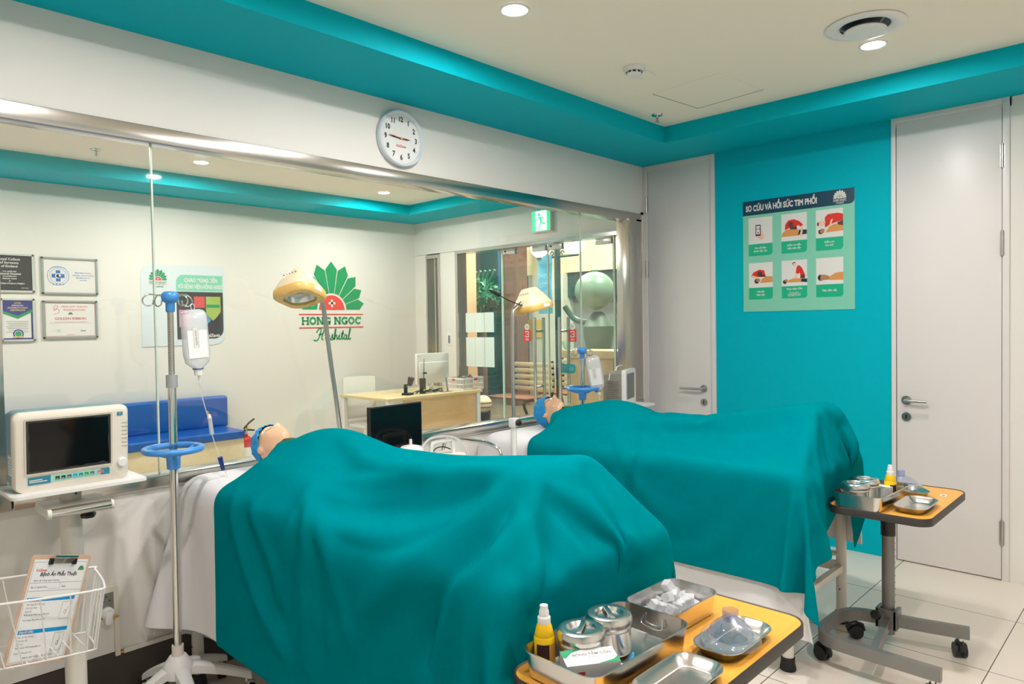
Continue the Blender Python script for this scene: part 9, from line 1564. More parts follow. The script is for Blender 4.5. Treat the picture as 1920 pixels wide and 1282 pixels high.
    F = frame((-.012, -.0018, .150), (1, 0, 0), (0, 0, 1)); b = MB(); b.loft([rr(.264, .188, .004, 3, -.001), rr(.264, .188, .004, 3, .002), rr(.254, .178, .003, 3, .0015)], mat('bezel_groove', srgb(200, 192, 176), .4), M=F); b.rect(-.126, .126, -.088, .088, .0022, SCRG if False else mat('screen_frame', srgb(50, 48, 50), .3), F); rag = [( .118 * c_ + random.uniform(-.002, .002), .081 * s_ + random.uniform(-.002, .002)) for c_, s_ in [(-1 + 2 * i / 14, 1) for i in range(15)] + [(1, 1 - 2 * i / 9) for i in range(1, 10)] + [(1 - 2 * i / 14, -1 + .10 * (i < 5) * random.random()) for i in range(1, 15)] + [(-1, -1 + 2 * i / 9) for i in range(1, 9)]]
    b.flat(rag[::-1], .0026, MIRBL, F); b.build('screen', m, 0)
    F = frame((-.02, -.0018, .036), (1, 0, 0), (0, 0, 1)); b = MB(); b.rect(-.115, .130, -.011, .011, .0008, mat('keys_mint', srgb(150, 214, 190), .4), F); b.rect(-.115, -.05, -.013, .013, .0012, mat('keys_teal', srgb(44, 128, 152), .4), F); b.rect(.102, .130, -.011, .011, .0012, mat('keys_teal', srgb(44, 128, 152), .4), F); b.rect(-.111, -.074, .001, .004, .0016, PWHITE, F); b.rect(-.111, -.06, -.005, -.002, .0016, PWHITE, F)
    for k, cc in enumerate((PDARK, PDARK, mat('key_mauve', srgb(110, 84, 100), .4), PBLUE, mat('keys_teal', srgb(44, 128, 152), .4), LOGOG, mat('key_violet', srgb(110, 90, 130), .4), mat('key_rose', srgb(186, 110, 120), .4))):
        xx = -.036 + k * .0175 + (.005 if k == 7 else 0); b.box(xx, xx + (.019 if k == 7 else .012), -.005, .006, .001, .0025, cc, M=F); b.rect(xx + .002, xx + .008, -.003, -.001, .0028, PWHITE, F)
    b.build('key_strip', m, 0)
    F = frame((Wm / 2 - .022, -.0015, .062), (1, 0, 0), (0, 0, 1)); b = MB(); b.lathe([(.016, -.001), (.016, .010), (.013, .013), (.0, .0135)], WPL, 28, M=F); b.build('rotary_knob', m)
    F = frame((Wm / 2 - .028, -.0018, .236), (1, 0, 0), (0, 0, 1)); b = MB(); b.rect(-.009, .009, -.006, .006, .001, mat('keys_teal', srgb(44, 128, 152), .4), F); b.text('M', .009, 0, 0, .0014, PWHITE, F); b.build('badge', m, 0)
monitor_on_stand()
t = thing('patient_monitor', 'grey patient monitor turned away beside the head of the farther bed', 'patient monitor', (-.66, -.31, .93), 0.34)
b = MB(); L = lambda w, hh, r, y, z0=0: [(px, y, pz + hh / 2 + z0) for px, pz, _ in rr(w, hh, r, 5)]
b.loft([L(.20, .20, .015, .17, .01), L(.25, .225, .02, .14), L(.26, .232, .02, .02)], mat('monitor_grey', srgb(150, 144, 132), .5)); 
for k in range(9): b.box(-.1305, -.126, .05, .13, .05 + k * .014, .054 + k * .014, GREYM)
b.build('case', t)
b = MB(); b.loft([L(.268, .244, .022, .03, -.002), L(.272, .248, .024, .01, -.004), L(.262, .238, .02, .0, .001)], WPL); b.build('bezel', t)
b = MB(); F = frame((-.01, -.001, .125), (1, 0, 0), (0, 0, 1)); b.rect(-.095, .095, -.085, .09, .0005, SCRG, F); b.build('screen', t, 0)
b = MB(); b.tube(spline([(-.1, .08, .232), (-.06, .08, .26), (.06, .08, .26), (.1, .08, .232)], 5), .006, IVORY, 8); b.tube(spline([(-.12, .12, .2), (-.17, .1, .22), (-.2, .1, .18)], 5), .003, IVORY, 6); b.build('handle', t)
t2 = thing('monitor_trolley', 'small white stand carrying the grey monitor behind the farther bed', 'monitor stand', (-.64, -.28, 0))
b = MB(); b.box(-.16, .16, -.11, .11, .905, .925, WPL, .006); b.build('shelf', t2)
b = MB(); b.cyl((0, 0, .08), (0, 0, .905), .03, WMET); b.build('column', t2)
star_base(t2, [(.2, -.05), (.18, .13), (-.18, .13), (-.2, -.05), (0, -.22)], .14, .09, .06, .03)

# ------------------------------------------------------------------ examination lamps
def exam_lamp(x, y, zj, label, neck, head, axis, spin, plug=None, tips=()):
    t = thing('examination_lamp', label, 'lamp', (x, y, 0), 0, 'gooseneck examination lamps')
    star_base(t, tips, .11, .08, .05, .022)
    b = MB(); b.cyl((0, 0, .11), (0, 0, zj - .02), .0155, WPL, seg=18); b.box(-.02, .02, -.02, .02, zj - .045, zj + .006, WPL, .004); b.build('lower_tube', t)
    b = MB(); b.lathe([(.0, 0), (.016, .002), (.019, .012), (.012, .022), (.0, .024)], DARK, 8, M=Matrix.Translation((.004, -.022, zj - .018)) @ Matrix.Rotation(PI / 2, 4, 'X')); b.build('clamp_knob', t)
    pts = spline([(0, 0, zj - .02)] + neck, 8); b = MB(); b.tube(pts, .0105, SATIN, 14); b.build('gooseneck', t)
    # head: axis points along the light
    a = Vector(axis).normalized(); rot = Vector((0, 0, -1)).rotation_difference(a).to_matrix().to_4x4()
    Mh = Matrix.Translation(head) @ rot @ Matrix.Rotation(spin, 4, 'Z')
    sq = lambda w, d, r, z: rr(w, d, r, 5, z)
    b = MB(); b.loft([sq(.062, .05, .02, .098), sq(.085, .07, .025, .094), sq(.155, .140, .045, .042), sq(.192, .178, .055, .008), sq(.196, .182, .056, -.002)], LAMPC, M=Mh)
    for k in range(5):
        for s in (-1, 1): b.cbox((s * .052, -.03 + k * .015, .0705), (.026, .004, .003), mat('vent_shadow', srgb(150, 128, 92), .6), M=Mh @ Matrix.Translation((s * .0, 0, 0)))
    b.build('shade', t, 45)
    b = MB(); b.loft([sq(.200, .186, .058, .002), sq(.204, .190, .06, -.004), sq(.204, .190, .06, -.026), sq(.190, .176, .054, -.034), ], LAMPY, True, False, M=Mh)
    n = 24 * 1; outer = rr(.190, .176, .054, 5, -.034); k = len(outer)
    inner = [(.072 * math.cos(math.atan2(p[1], p[0])), .072 * math.sin(math.atan2(p[1], p[0])), -.034) for p in outer]
    b.loft([outer, inner, [(p[0] * .97, p[1] * .97, -.022) for p in inner]], LAMPY, False, False, M=Mh)
    for s in (-1, 1): b.cbox((s * .09, 0, -.035), (.016, .02, .004), LAMPY, .001, M=Mh)
    b.cbox((.0, -.0955, -.012), (.05, .002, .018), PAPER, M=Mh); b.build('lens_rim', t, 45)
    b = MB(); b.lathe([(.071, -.024), (.060, -.006), (.040, .008), (.018, .014), (.0, .015)], CHROME, 28, M=Mh, cap0=False); b.cyl((0, 0, .012), (0, 0, -.012), .012, WPL, M=Mh); b.build('reflector', t)
    b = MB(); b.lathe([(.071, -.026), (.05, -.031), (.0, -.034)], CLEAR, 28, M=Mh, cap0=False); b.build('lens', t)
    if plug:
        b = MB(); b.tube(spline(plug, 6), .003, DARK, 8); p, q = Vector(plug[-1]), Vector(plug[-2]); d = (p - q).normalized(); b.cyl(p, p + d * .045, .011, DARK, r2=.008, seg=12); b.cyl(p + d * .045, p + d * .075, .008, DARK, r2=.005, seg=12); b.build('power_cord', t)
    return t
exam_lamp(-2.85, -.08, .985, 'cream examination lamp bending over the head of the nearer bed', [(-.035, -.02, 1.15), (-.075, -.045, 1.33), (-.108, -.065, 1.50), (-.135, -.085, 1.60), (-.175, -.11, 1.655), (-.23, -.15, 1.68)], (-.320, -.20, 1.655), (-.12, -.34, -.93), .45, tips=[(.18, -.1), (.17, .04), (-.0, .06), (.02, -.2)])
exam_lamp(-2.045, -.5, .99, 'cream examination lamp with dangling black plug standing before the farther bed', [(0, 0, 1.2), (.002, 0, 1.45), (.010, 0, 1.56), (.030, 0, 1.585), (.075, .0, 1.612)], (.165, .0, 1.600), (.16, -.12, -.96), .1, plug=[(.07, -.01, 1.60), (.0, -.02, 1.612), (-.06, -.02, 1.63), (-.115, -.02, 1.650)], tips=[(.05, -.2), (.11, .18), (-.1, .16), (-.12, -.14)])

# ------------------------------------------------------------------ trolley between the beds
t = thing('instrument_trolley', 'white instrument trolley with chrome rail between the two beds', 'trolley', (-2.46, -.30, 0))
b = MB(); b.box(-.26, .26, -.22, .22, .735, .76, WPL, .006); b.box(-.26, .26, -.22, .22, .30, .32, WPL, .006); b.build('shelves', t)
for sx in (-1, 1):
    for sy in (-1, 1):
        b = MB(); b.cyl((sx * .24, sy * .2, .06), (sx * .24, sy * .2, .80), .011, CHROME); castor(b, sx * .24, sy * .2, .5, s=1.); b.build('leg', t)
b = MB(); b.tube(spline([(.24, .20, .755), (.245, .19, .80), (.255, .17, .855), (.275, .12, .87), (.31, -.02, .865), (.33, -.10, .855), (.345, -.155, .825), (.345, -.175, .77), (.345, -.175, .71), (.24, -.2, .70)], 6), .0105, CHROME, 12); b.build('push_rail', t)
t = thing('flat_screen', 'black flat screen standing on the trolley behind the nearer bed', 'screen', (-2.575, -.16, .76), .03)
b = MB(); b.box(-.17, .17, -.012, .012, .10, .335, DARK, .004); b.build('housing', t)
b = MB(); F = frame((0, -.0125, .2175), (1, 0, 0), (0, 0, 1)); b.rect(-.163, .163, -.110, .110, 0, MIRBL, F); b.build('screen', t, 0)
b = MB(); b.box(-.03, .03, -.01, .02, .01, .13, DARK, .004); b.box(-.10, .10, -.06, .07, .0, .012, DARK, .004); b.build('stand', t)
t = thing('suction_machine', 'white portable suction machine with handle on the trolley', 'suction machine', (-2.42, -.33, .761))
b = MB(); b.box(-.10, .115, -.08, .08, .0, .075, IVORY, .018, seg=4); b.build('housing', t)
b = MB(); b.tube(spline([(-.085, -.03, .07), (-.082, -.03, .125), (-.068, -.03, .142), (.045, -.03, .142), (.06, -.03, .125), (.065, -.03, .07)], 6), .0105, WPL, 10); b.build('handle', t)
b = MB(); b.cyl((-.19, .0, .0), (-.19, .0, .115), .053, CLEAR, seg=32); b.build('jar', t)
b = MB(); b.lathe([(.0, .112), (.064, .112), (.066, .122), (.058, .128), (.045, .14), (.02, .146), (.008, .148), (.007, .175), (.0, .175)], WPL, 32, c=(-.19, 0, 0)); b.build('jar_lid', t)
b = MB(); b.tube(spline([(-.15, -.03, .10), (-.14, -.035, .135), (-.10, -.04, .168), (-.02, -.045, .172), (.06, -.045, .155), (.12, -.05, .11), (.15, -.05, .03), (.14, -.06, -.0)], 7), .006, TUBEM, 10); b.tube(spline([(-.06, .0, .076), (-.03, .0, .105), (.02, .0, .108), (.07, .0, .09)], 6), .003, DARK, 8); b.build('hose', t)
# ------------------------------------------------------------------ reception: wall things
YW = 3.64
FRM = mat('frame_silver', srgb(168, 176, 172), .35, .5)
def framed(name, label, x0, x1, z0, z1, draw, paper=PWHITE, fm=FRM, fw=.014):
    t = thing(name, label, 'framed certificate', ((x0 + x1) / 2, YW, (z0 + z1) / 2), 0, 'framed certificates on the reception wall')
    W, H = x1 - x0, z1 - z0; F = WALLA(0, 0)
    b = MB()
    for a in ((-W / 2, W / 2, -H / 2, -H / 2 + fw), (-W / 2, W / 2, H / 2 - fw, H / 2), (-W / 2, -W / 2 + fw, -H / 2, H / 2), (W / 2 - fw, W / 2, -H / 2, H / 2)): b.box(a[0], a[1], a[2], a[3], .001, .018, fm, M=F)
    b.build('frame', t)
    b = MB(); b.rect(-W / 2 + fw, W / 2 - fw, -H / 2 + fw, H / 2 - fw, .008, paper, F); draw(b, F, W - 2 * fw, H - 2 * fw, .0092); b.build('certificate', t, 0)
    return t
def d_rcs(b, F, W, H, h):
    for k, (l, s) in enumerate((('Royal College', .026), ('of Surgeons', .026), ('of England', .026), ('is to certify that', .014), ('General Hospital', .022), ('is accredited as a', .013), ('Education Centre', .013), ('by', .012), ('Royal College of Surgeons of England', .013))):
        b.text(l, s, -.01, H / 2 - (.03 + (.028 * k if k < 3 else .084 + .012 + (k - 3) * .019)), h, PWHITE, F, bold=.0005)
    b.text('2023-2026', .012, W / 2 - .05, -H / 2 + .02, h, PWHITE, F)
def d_star(b, F, W, H, h):
    PB = mat('print_royal', srgb(30, 110, 190), .4)
    c = -W / 2 + .105; b.ring(c, 0, .076, .079, h, PB, F); b.ring(c, 0, .060, .062, h, PB, F)
    for a, d in ((.046, .016), (.016, .046)): b.rect(c - a, c + a, -d, d, h + .0004, PB, F)
    b.ring(c, 0, .014, .022, h + .0008, PWHITE, F, .6, 5.2); b.disc(c + .012, .002, .008, h + .001, PWHITE, F)
    for k in range(4): b.disc(c - .036 + k * .024, -.068, .005, h + .0006, PB, F, 10)
    b.text('BỆNH VIỆN ĐẠT TIÊU CHUẨN CHẤT LƯỢNG AN TOÀN', .0085, c, .069, h, PB, F, sx=.45)
    for k, l in enumerate(('BỆNH VIỆN ĐA KHOA', 'Hồng Ngọc - Phúc Trường Minh', 'đạt chất lượng 5 sao', '2022-2024')): b.text(l, .012, W / 2 - .095, .028 - k * .02, h, PB, F, bold=.0002)
def d_achs(b, F, W, H, h):
    PV = mat('print_indigo', srgb(44, 52, 130), .4)
    b.rect(-W / 2, W / 2, H / 2 - .085, H / 2, h, PV, F); b.flat([(-W / 2, H / 2 - .085), (0, H / 2 - .125), (W / 2, H / 2 - .085)], h, PV, F)
    b.flat([(-W / 2, H / 2 - .085), (0, H / 2 - .122), (W / 2, H / 2 - .070), (W / 2, H / 2 - .092), (0, H / 2 - .148), (-W / 2, H / 2 - .105)], h + .0004, LOGOG, F)
    for k, (l, s) in enumerate((('ACHS', .018), ('INTERNATIONAL', .010), ('ACCREDITATION', .017), ('CERTIFICATE', .017))): b.text(l, s, 0, H / 2 - .022 - k * .019, h + .0006, PGOLD if k != 1 else PWHITE, F, bold=.0005)
    b.rect(W / 2 - .012, W / 2, -H / 2, H / 2 - .09, h, PV, F); b.rect(-W / 2, W / 2, -H / 2, -H / 2 + .012, h, PV, F)
    for k in range(7): b.rect(-W / 2 + .02 + .008 * (k % 3), W / 2 - .03 - .006 * (k % 2), H / 2 - .17 - k * .014, H / 2 - .167 - k * .014, h, INKG, F)
    b.disc(0, -H / 2 + .045, .036, h + .0004, PV, F); b.ring(0, -H / 2 + .045, .022, .026, h + .0008, PWHITE, F); b.disc(0, -H / 2 + .045, .021, h + .0008, LOGOG, F); b.rect(-.036, .036, -H / 2 + .014, -H / 2 + .026, h + .0012, PGOLD, F)
def d_gold(b, F, W, H, h):
    for p in ([(-W / 2 + .004, -H / 2 + .004), (W / 2 - .004, -H / 2 + .004)], [(-W / 2 + .004, H / 2 - .004), (W / 2 - .004, H / 2 - .004)], [(-W / 2 + .004, -H / 2 + .004), (-W / 2 + .004, H / 2 - .004)], [(W / 2 - .004, -H / 2 + .004), (W / 2 - .004, H / 2 - .004)]): b.ribbon(p, .0025, h, PPINK, F)
    b.text('HEALTHY YOUTH', .024, .03, H / 2 - .036, h, PPINK, F, bold=.0002); b.text('FOUNDATION', .024, .03, H / 2 - .064, h, PPINK, F, bold=.0002)
    b.ribbon([(p.x, p.y) for p in spline([(-.125, H / 2 - .10, 0), (-.085, H / 2 - .085, 0), (-.09, H / 2 - .055, 0), (-.12, H / 2 - .06, 0), (-.11, H / 2 - .025, 0), (-.09, H / 2 - .035, 0), (-.12, H / 2 - .07, 0)], 5)], .004, h, PPINK, F)
    lotus(b, 0, H / 2 - .102, .018, h, F, LOGOG, LOGOR); b.text('GOLDEN RIBBON', .029, 0, H / 2 - .135, h, mat('print_rose', srgb(200, 80, 90), .4), F, bold=.0003)
    b.rect(-.12, .12, H / 2 - .163, H / 2 - .161, h, PPINK, F); b.rect(-.15, .15, H / 2 - .172, H / 2 - .170, h, PPINK, F)
    b.ribbon([(p.x, p.y) for p in spline([(-.14, -H / 2 + .045, 0), (-.11, -H / 2 + .05, 0), (-.08, -H / 2 + .062, 0), (-.10, -H / 2 + .04, 0), (-.07, -H / 2 + .05, 0)], 4)], .0015, h, INKG, F); script(b, .07, -H / 2 + .042, .006, .0015, h, INK, F); b.rect(-.03, .03, -H / 2 + .014, -H / 2 + .017, h, PPINK, F)
framed('certificate_frame', 'black framed certificate at the far left of the reception wall, upper row', -3.62, -3.312, 1.815, 2.12, d_rcs, mat('print_charcoal', srgb(44, 44, 46), .4), mat('frame_pale', srgb(196, 202, 196), .4))
framed('certificate_frame', 'white certificate with a round blue cross emblem, upper row', -3.262, -2.852, 1.805, 2.108, d_star)
framed('certificate_frame', 'indigo and green certificate with a gold seal, lower row at far left', -3.545, -3.316, 1.425, 1.765, d_achs, PWHITE, mat('frame_pale', srgb(196, 202, 196), .4))
framed('certificate_frame', 'white certificate with pink lettering and a ribbon, lower row', -3.262, -2.862, 1.44, 1.752, d_gold)
t = thing('welcome_poster', 'pale welcome poster with rounded corners and a dark colourful picture on the reception wall', 'poster', (-2.127, YW, 1.72))
F = WALLA(0, 0); W, H = .76, .745; h = .006
def corner(x0, x1, y0, y1, r, which, n=8):
    out = []
    for i, (cx_, cy_, a0) in enumerate(((x0, y0, 180), (x1, y0, 270), (x1, y1, 0), (x0, y1, 90))):
        if which[i]:
            ox = cx_ + (r if cx_ == x0 else -r); oy = cy_ + (r if cy_ == y0 else -r)
            out += [(ox + r * math.cos(math.radians(a0 + 90 * k / n)), oy + r * math.sin(math.radians(a0 + 90 * k / n))) for k in range(n + 1)]
        else: out.append((cx_, cy_))
    return out
b = MB(); b.prism(corner(-W / 2, W / 2, -H / 2, H / 2, .11, (0, 1, 0, 1)), .0, .0055, PPALE, M=F); b.build('board', t, 0)
b = MB(); G = F @ Matrix.Translation((-.232, .225, 0)); full_logo(b, G, .082, h, LOGOG, LOGOR, PWHITE, LOGOR)
b.flat(corner(-.075, W / 2 - .02, .135, .285, .07, (0, 0, 0, 1)), h, MINT, F); b.text('CHÀO MỪNG ĐẾN', .05, .155, .235, h + .0006, PWHITE, F, bold=.0016, sx=.72); b.text('VỚI BỆNH VIỆN HỒNG NGỌC', .05, .152, .175, h + .0006, PWHITE, F, bold=.0016, sx=.62); b.build('welcome_band', t, 0)
b = MB(); b.flat(corner(-.075, W / 2 - .02, -.315, .128, .09, (0, 1, 0, 0)), h, mat('print_slate', srgb(58, 60, 62), .4), F); g = h + .0006
b.rect(.085, .185, -.02, .085, g, mat('print_coral', srgb(214, 84, 84), .4), F); b.flat([(.195, .085), (.335, .085), (.335, -.06), (.265, -.15), (.195, -.08)], g, PLIME, F); b.rect(-.055, .055, -.2, -.04, g, PLILAC, F); b.flat([(.085, -.03), (.185, -.06), (.24, -.14), (.15, -.23), (.085, -.2)], g, mat('print_sky', srgb(90, 160, 196), .4), F); b.flat([(.335, -.08), (.335, -.27), (.2, -.27), (.19, -.2)], g, PDARK, F); b.rect(.2, .325, -.02, .01, g + .0004, LOGOG, F); b.rect(.06, .14, -.29, -.22, g, mat('print_wine', srgb(130, 60, 70), .4), F)
b.text('KidZania', .04, .25, -.285, g + .0004, PWHITE, F, bold=.001, shear=.1); b.build('picture', t, 0)
t = thing('wall_logo', 'green and red hospital logo lettering on the reception wall', 'wall logo', (-.562, YW, 1.665))
F = WALLA(0, 0); k = .40
b = MB(); lotus(b, 0, .02, k * 1.04, .004, F, LOGOG, mat('print_coral_red', srgb(226, 72, 58), .5), cross=PWHITE); b.build('flower_emblem', t, 0)
b = MB(); b.rect(-k, k, -.036, -.024, .004, LOGOR, F); b.rect(-k, k, -.178, -.166, .004, LOGOR, F); b.build('rules', t, 0)
b = MB(); slab(b, 'HONG NGOC', -.365, -.140, .082, .004, LOGOG, F, .10); b.build('lettering', t, 0)
b = MB(); script(b, -.232, -.315, .0715, .0135, .004, LOGOG, F); b.build('script_lettering', t, 0)
# ---- bench, extinguisher, desk and its things
t = thing('padded_bench', 'blue vinyl padded bench on a pale laminate base along the reception wall', 'bench', (-3.6, 3.3, 0))
b = MB(); b.box(-2.0, 1.755, -.20, .33, .0, .50, BEIGE, .002); b.build('base', t)
b = MB(); b.box(-2.0, 1.765, -.215, .24, .50, .575, BLUEV, .025, seg=4); b.build('seat_cushion', t)
b = MB(); b.box(-2.0, 1.81, .22, .335, .56, .86, BLUEV, .035, seg=4); b.build('back_cushion', t)
t = thing('fire_extinguisher', 'red fire extinguisher standing beside the end of the bench', 'fire extinguisher', (-1.715, 3.33, 0))
b = MB(); b.lathe([(.055, 0), (.062, .005), (.062, .42), (.055, .45), (.03, .475), (.018, .48), (.018, .50), (.0, .50)], RED, 32, cap0=True); b.build('cylinder', t)
b = MB(); b.lathe([(.0625, .12), (.0625, .38)], PAPER, 32, cap0=False, cap1=False); b.build('label', t)
b = MB(); b.cyl((0, 0, .50), (0, 0, .54), .014, CHROME); b.tube([(-.02, 0, .55), (.03, 0, .60), (.085, 0, .635)], .009, DARK, 8); b.tube([(-.02, 0, .535), (.03, 0, .535), (.085, 0, .525)], .008, DARK, 8); b.cyl((.02, -.012, .555), (.02, .012, .555), .012, YELL); b.tube(spline([(-.02, 0, .53), (-.075, 0, .49), (-.078, 0, .36), (-.07, 0, .24)], 6), .009, DARK, 8); b.build('valve_head', t)
t = thing('reception_desk', 'pale wood reception desk with white legs behind the glass', 'desk', (-.09, 2.86, 0))
b = MB(); b.box(-.635, .62, -.43, .40, .768, .795, wood_mat('desk_top_wood', srgb(232, 208, 158), srgb(222, 196, 146), .4, (3, 20, 20)), .004); b.build('desk_top', t)
b = MB(); b.box(-.43, .53, -.415, -.398, .33, .768, DESKW); b.build('modesty_panel', t)
for sx, sy in ((-.60, -.40), (.57, -.40), (-.60, .37), (.57, .37)):
    b = MB(); b.box(sx - .024, sx + .024, sy - .024, sy + .024, 0, .768, WPL, .003); b.build('leg', t)
t = thing('desk_monitor', 'white monitor seen from behind on the reception desk', 'monitor', (.12, 2.78, .795), .02)
b = MB(); b.box(-.225, .225, -.02, .015, .08, .405, WPL, .008); b.box(-.20, .20, -.034, -.015, .10, .31, WPL, .008); b.box(-.2, -.185, -.0215, -.019, .37, .385, PGOLD); b.build('housing', t)
b = MB(); b.cyl((0, .03, .01), (0, -.02, .2), .022, WPL); b.cyl((0, 0, 0), (0, 0, .012), .10, WPL, seg=32); b.build('stand', t)
b = MB(); b.box(-.215, .215, .0145, .016, .09, .395, MIRBL); b.build('screen', t)
t = thing('office_chair', 'white shell chair behind the reception desk', 'chair', (-.46, 3.25, 0))
b = MB(); b.loft([[(x, y, z) for x, y, z in ((-.2, .06, zz), (-.1, .10 + o_, zz), (.1, .10 + o_, zz), (.2, .06, zz), (.2, .045, zz), (.1, .085 + o_, zz), (-.1, .085 + o_, zz), (-.2, .045, zz))] for zz, o_ in ((.52, 0), (.75, .02), (.96, .04))], WPL); b.build('backrest', t, 60)
b = MB(); b.box(-.2, .2, -.33, .08, .46, .49, WPL, .012); b.build('seat', t)
for sx in (-.17, .17):
    for sy in (-.3, .05): b = MB(); b.cyl((sx, sy, .47), (sx * 1.15, sy * 1.1, 0), .014, WPL); b.build('leg', t)
t = thing('plastic_basket', 'white perforated plastic basket of small items on the reception desk', 'basket', (.445, 2.605, .795), .0)
b = MB(); w, d, hh = .30, .24, .135
for z0, z1 in ((0, .022), (.06, .07), (.115, hh)): 
    for s in (-1, 1): b.box(-w / 2, w / 2, s * d / 2 - .003, s * d / 2 + .003, z0, z1, WPL); b.box(s * w / 2 - .003, s * w / 2 + .003, -d / 2, d / 2, z0, z1, WPL)
for k in range(17):
    x = -w / 2 + k * w / 16
    for s in (-1, 1): b.box(x - .004, x + .004, s * d / 2 - .002, s * d / 2 + .002, 0, hh, WPL)
for k in range(13):
    y = -d / 2 + k * d / 12
    for s in (-1, 1): b.box(s * w / 2 - .002, s * w / 2 + .002, y - .004, y + .004, 0, hh, WPL)
b.box(-w / 2, w / 2, -d / 2, d / 2, 0, .004, WPL); b.build('basket_wall', t)
b = MB(); b.box(.01, .06, -d / 2 - .005, -d / 2 - .003, .10, .12, PRED); b.box(-w / 2 - .005, -w / 2 - .003, .0, .05, .10, .12, PRED); b.build('red_tag', t)
for x, y, m_, l in ((.375, 2.62, DARK, 'black puck shaped item on top of the white basket, left one'), (.435, 2.58, GREYM, 'grey clip like item on top of the white basket, middle one'), (.505, 2.60, DARK, 'black clip like item on top of the white basket, right one')):
    q = thing('office_item', l, 'office item', (x, y, .80), 0, 'small things in the white basket'); b = MB(); b.box(-.022, .022, -.03, .03, .0, .13, m_, .006); b.tube([(-.02, 0, .13), (0, 0, .15), (.02, 0, .135)], .006, m_, 8); b.build('body', q)
t = thing('barcode_scanner', 'black barcode scanner in its cradle on the left of the reception desk', 'scanner', (-.34, 2.62, .795), .4)
b = MB(); b.box(-.05, .05, -.045, .045, 0, .022, DARK, .006); b.box(-.02, .02, .01, .035, .02, .11, DARK, .006); b.build('cradle', t)
b = MB(); b.loft([rr(.05, .035, .01, 4, .10), rr(.056, .05, .012, 4, .15), rr(.06, .055, .012, 4, .185)], DARK, M=Matrix.Rotation(.25, 4, 'X')); b.build('head', t)
t = thing('walkie_talkie', 'black radio with antenna standing on the desk beside the monitor', 'radio', (-.16, 2.60, .795), .2)
b = MB(); b.box(-.03, .03, -.02, .02, 0, .16, DARK, .006); b.box(-.012, .012, -.0215, -.019, .03, .05, YELL); b.build('body', t)
b = MB(); b.cyl((.02, 0, .16), (.03, 0, .36), .005, DARK, r2=.003, seg=10); b.box(.02, .06, -.01, .01, .2, .22, DARK); b.build('antenna', t)
t = thing('desk_phone_stand', 'slim silver tablet stand in front of the desk monitor', 'tablet stand', (.14, 2.55, .795))
b = MB(); b.box(-.01, .01, -.004, .004, 0, .17, FRM, .002, M=Matrix.Rotation(-.35, 4, 'Y') @ Matrix.Rotation(.2, 4, 'X')); b.box(-.08, .03, -.04, .04, -.0, .006, FRM, .002); b.build('arm', t)
t = thing('cable_bundle', 'tangle of black cables lying on the reception desk', 'cables', (-.02, 2.60, .795))
random.seed(3); b = MB()
for k in range(6):
    P = [(random.uniform(-.22, .16), random.uniform(-.03, .08), random.uniform(.006, .035)) for q in range(6)]; b.tube(spline(sorted(P), 6), .0045, DARK, 6)
o = b.build('strands', t)
t = thing('light_switch', 'small grey and white switch on the white column by the glass entrance', 'switch', (.6, 3.035, 1.335))
b = MB(); b.box(-.006, 0, -.04, .04, -.075, .075, WPL, .002); b.box(-.009, -.005, -.016, .016, -.045, .045, GREYM, .001); b.build('plate', t)
t = thing('exit_sign', 'lit green running man exit sign above the glass entrance', 'exit sign', (.6, 1.572, 2.525))
b = MB(); b.box(-.045, 0, -.128, .128, -.112, .112, WPL, .006); b.build('housing', t)
F = WALLB(0, 0, -.0458); SG = mat('sign_green_lit', srgb(0, 190, 120), .4, emit=1.3, var=0); SW = mat('sign_white_lit', srgb(220, 255, 250), .4, emit=1.6, var=0); SC = mat('sign_aqua_lit', srgb(120, 240, 215), .4, emit=1.4, var=0)
b = MB(); b.rect(-.118, .118, -.102, .102, 0, SG, F); b.rect(-.072, .078, -.096, .096, .0005, SW, F)
h = .001; b.disc(-.022, .062, .017, h, SG, F); 
for p, w_ in (([(-.008, .04), (-.002, .02), (.004, -.012)], .028), ([(-.004, .036), (-.035, .024), (-.05, .0)], .012), ([(.0, .036), (.028, .034), (.04, .012)], .012), ([(.004, -.012), (-.014, -.045), (-.03, -.088)], .015), ([(.004, -.012), (.03, -.03), (.062, -.034)], .015)): b.ribbon(p, w_, h, SG, F)
b.build('sign_face', t, 0)
for j, (z0, z1) in enumerate(((1.413, 1.63), (1.03, 1.357))):
    for k in range(3):
        y1 = 2.80 - k * .152; q = thing('paper_notice', '%s sheet of the %s row of papers stuck inside the entrance glass' % (('left', 'middle', 'right')[k], ('upper', 'lower')[j]), 'notice', (.641, y1 - .074, (z0 + z1) / 2), 0, 'papers stuck to the entrance glass'); b = MB(); b.box(-.001, .0005, -.073, .073, (z0 - z1) / 2, (z1 - z0) / 2, mat('paper_cool', srgb(226, 238, 232), .5)); b.build('sheet', q)
t = thing('door_tag', 'small teal hanging tag sign on the right entrance door', 'tag', (.640, 1.33, 1.05)); b = MB(); b.prism(corner(-.115, .11, -.045, .045, .03, (0, 1, 1, 0)), 0, .002, mat('tag_teal', srgb(40, 150, 160), .4), M=WALLB(0, 0)); b.text('( )', .04, .05, 0, .0025, PWHITE, WALLB(0, 0)); b.build('plate', t, 0)
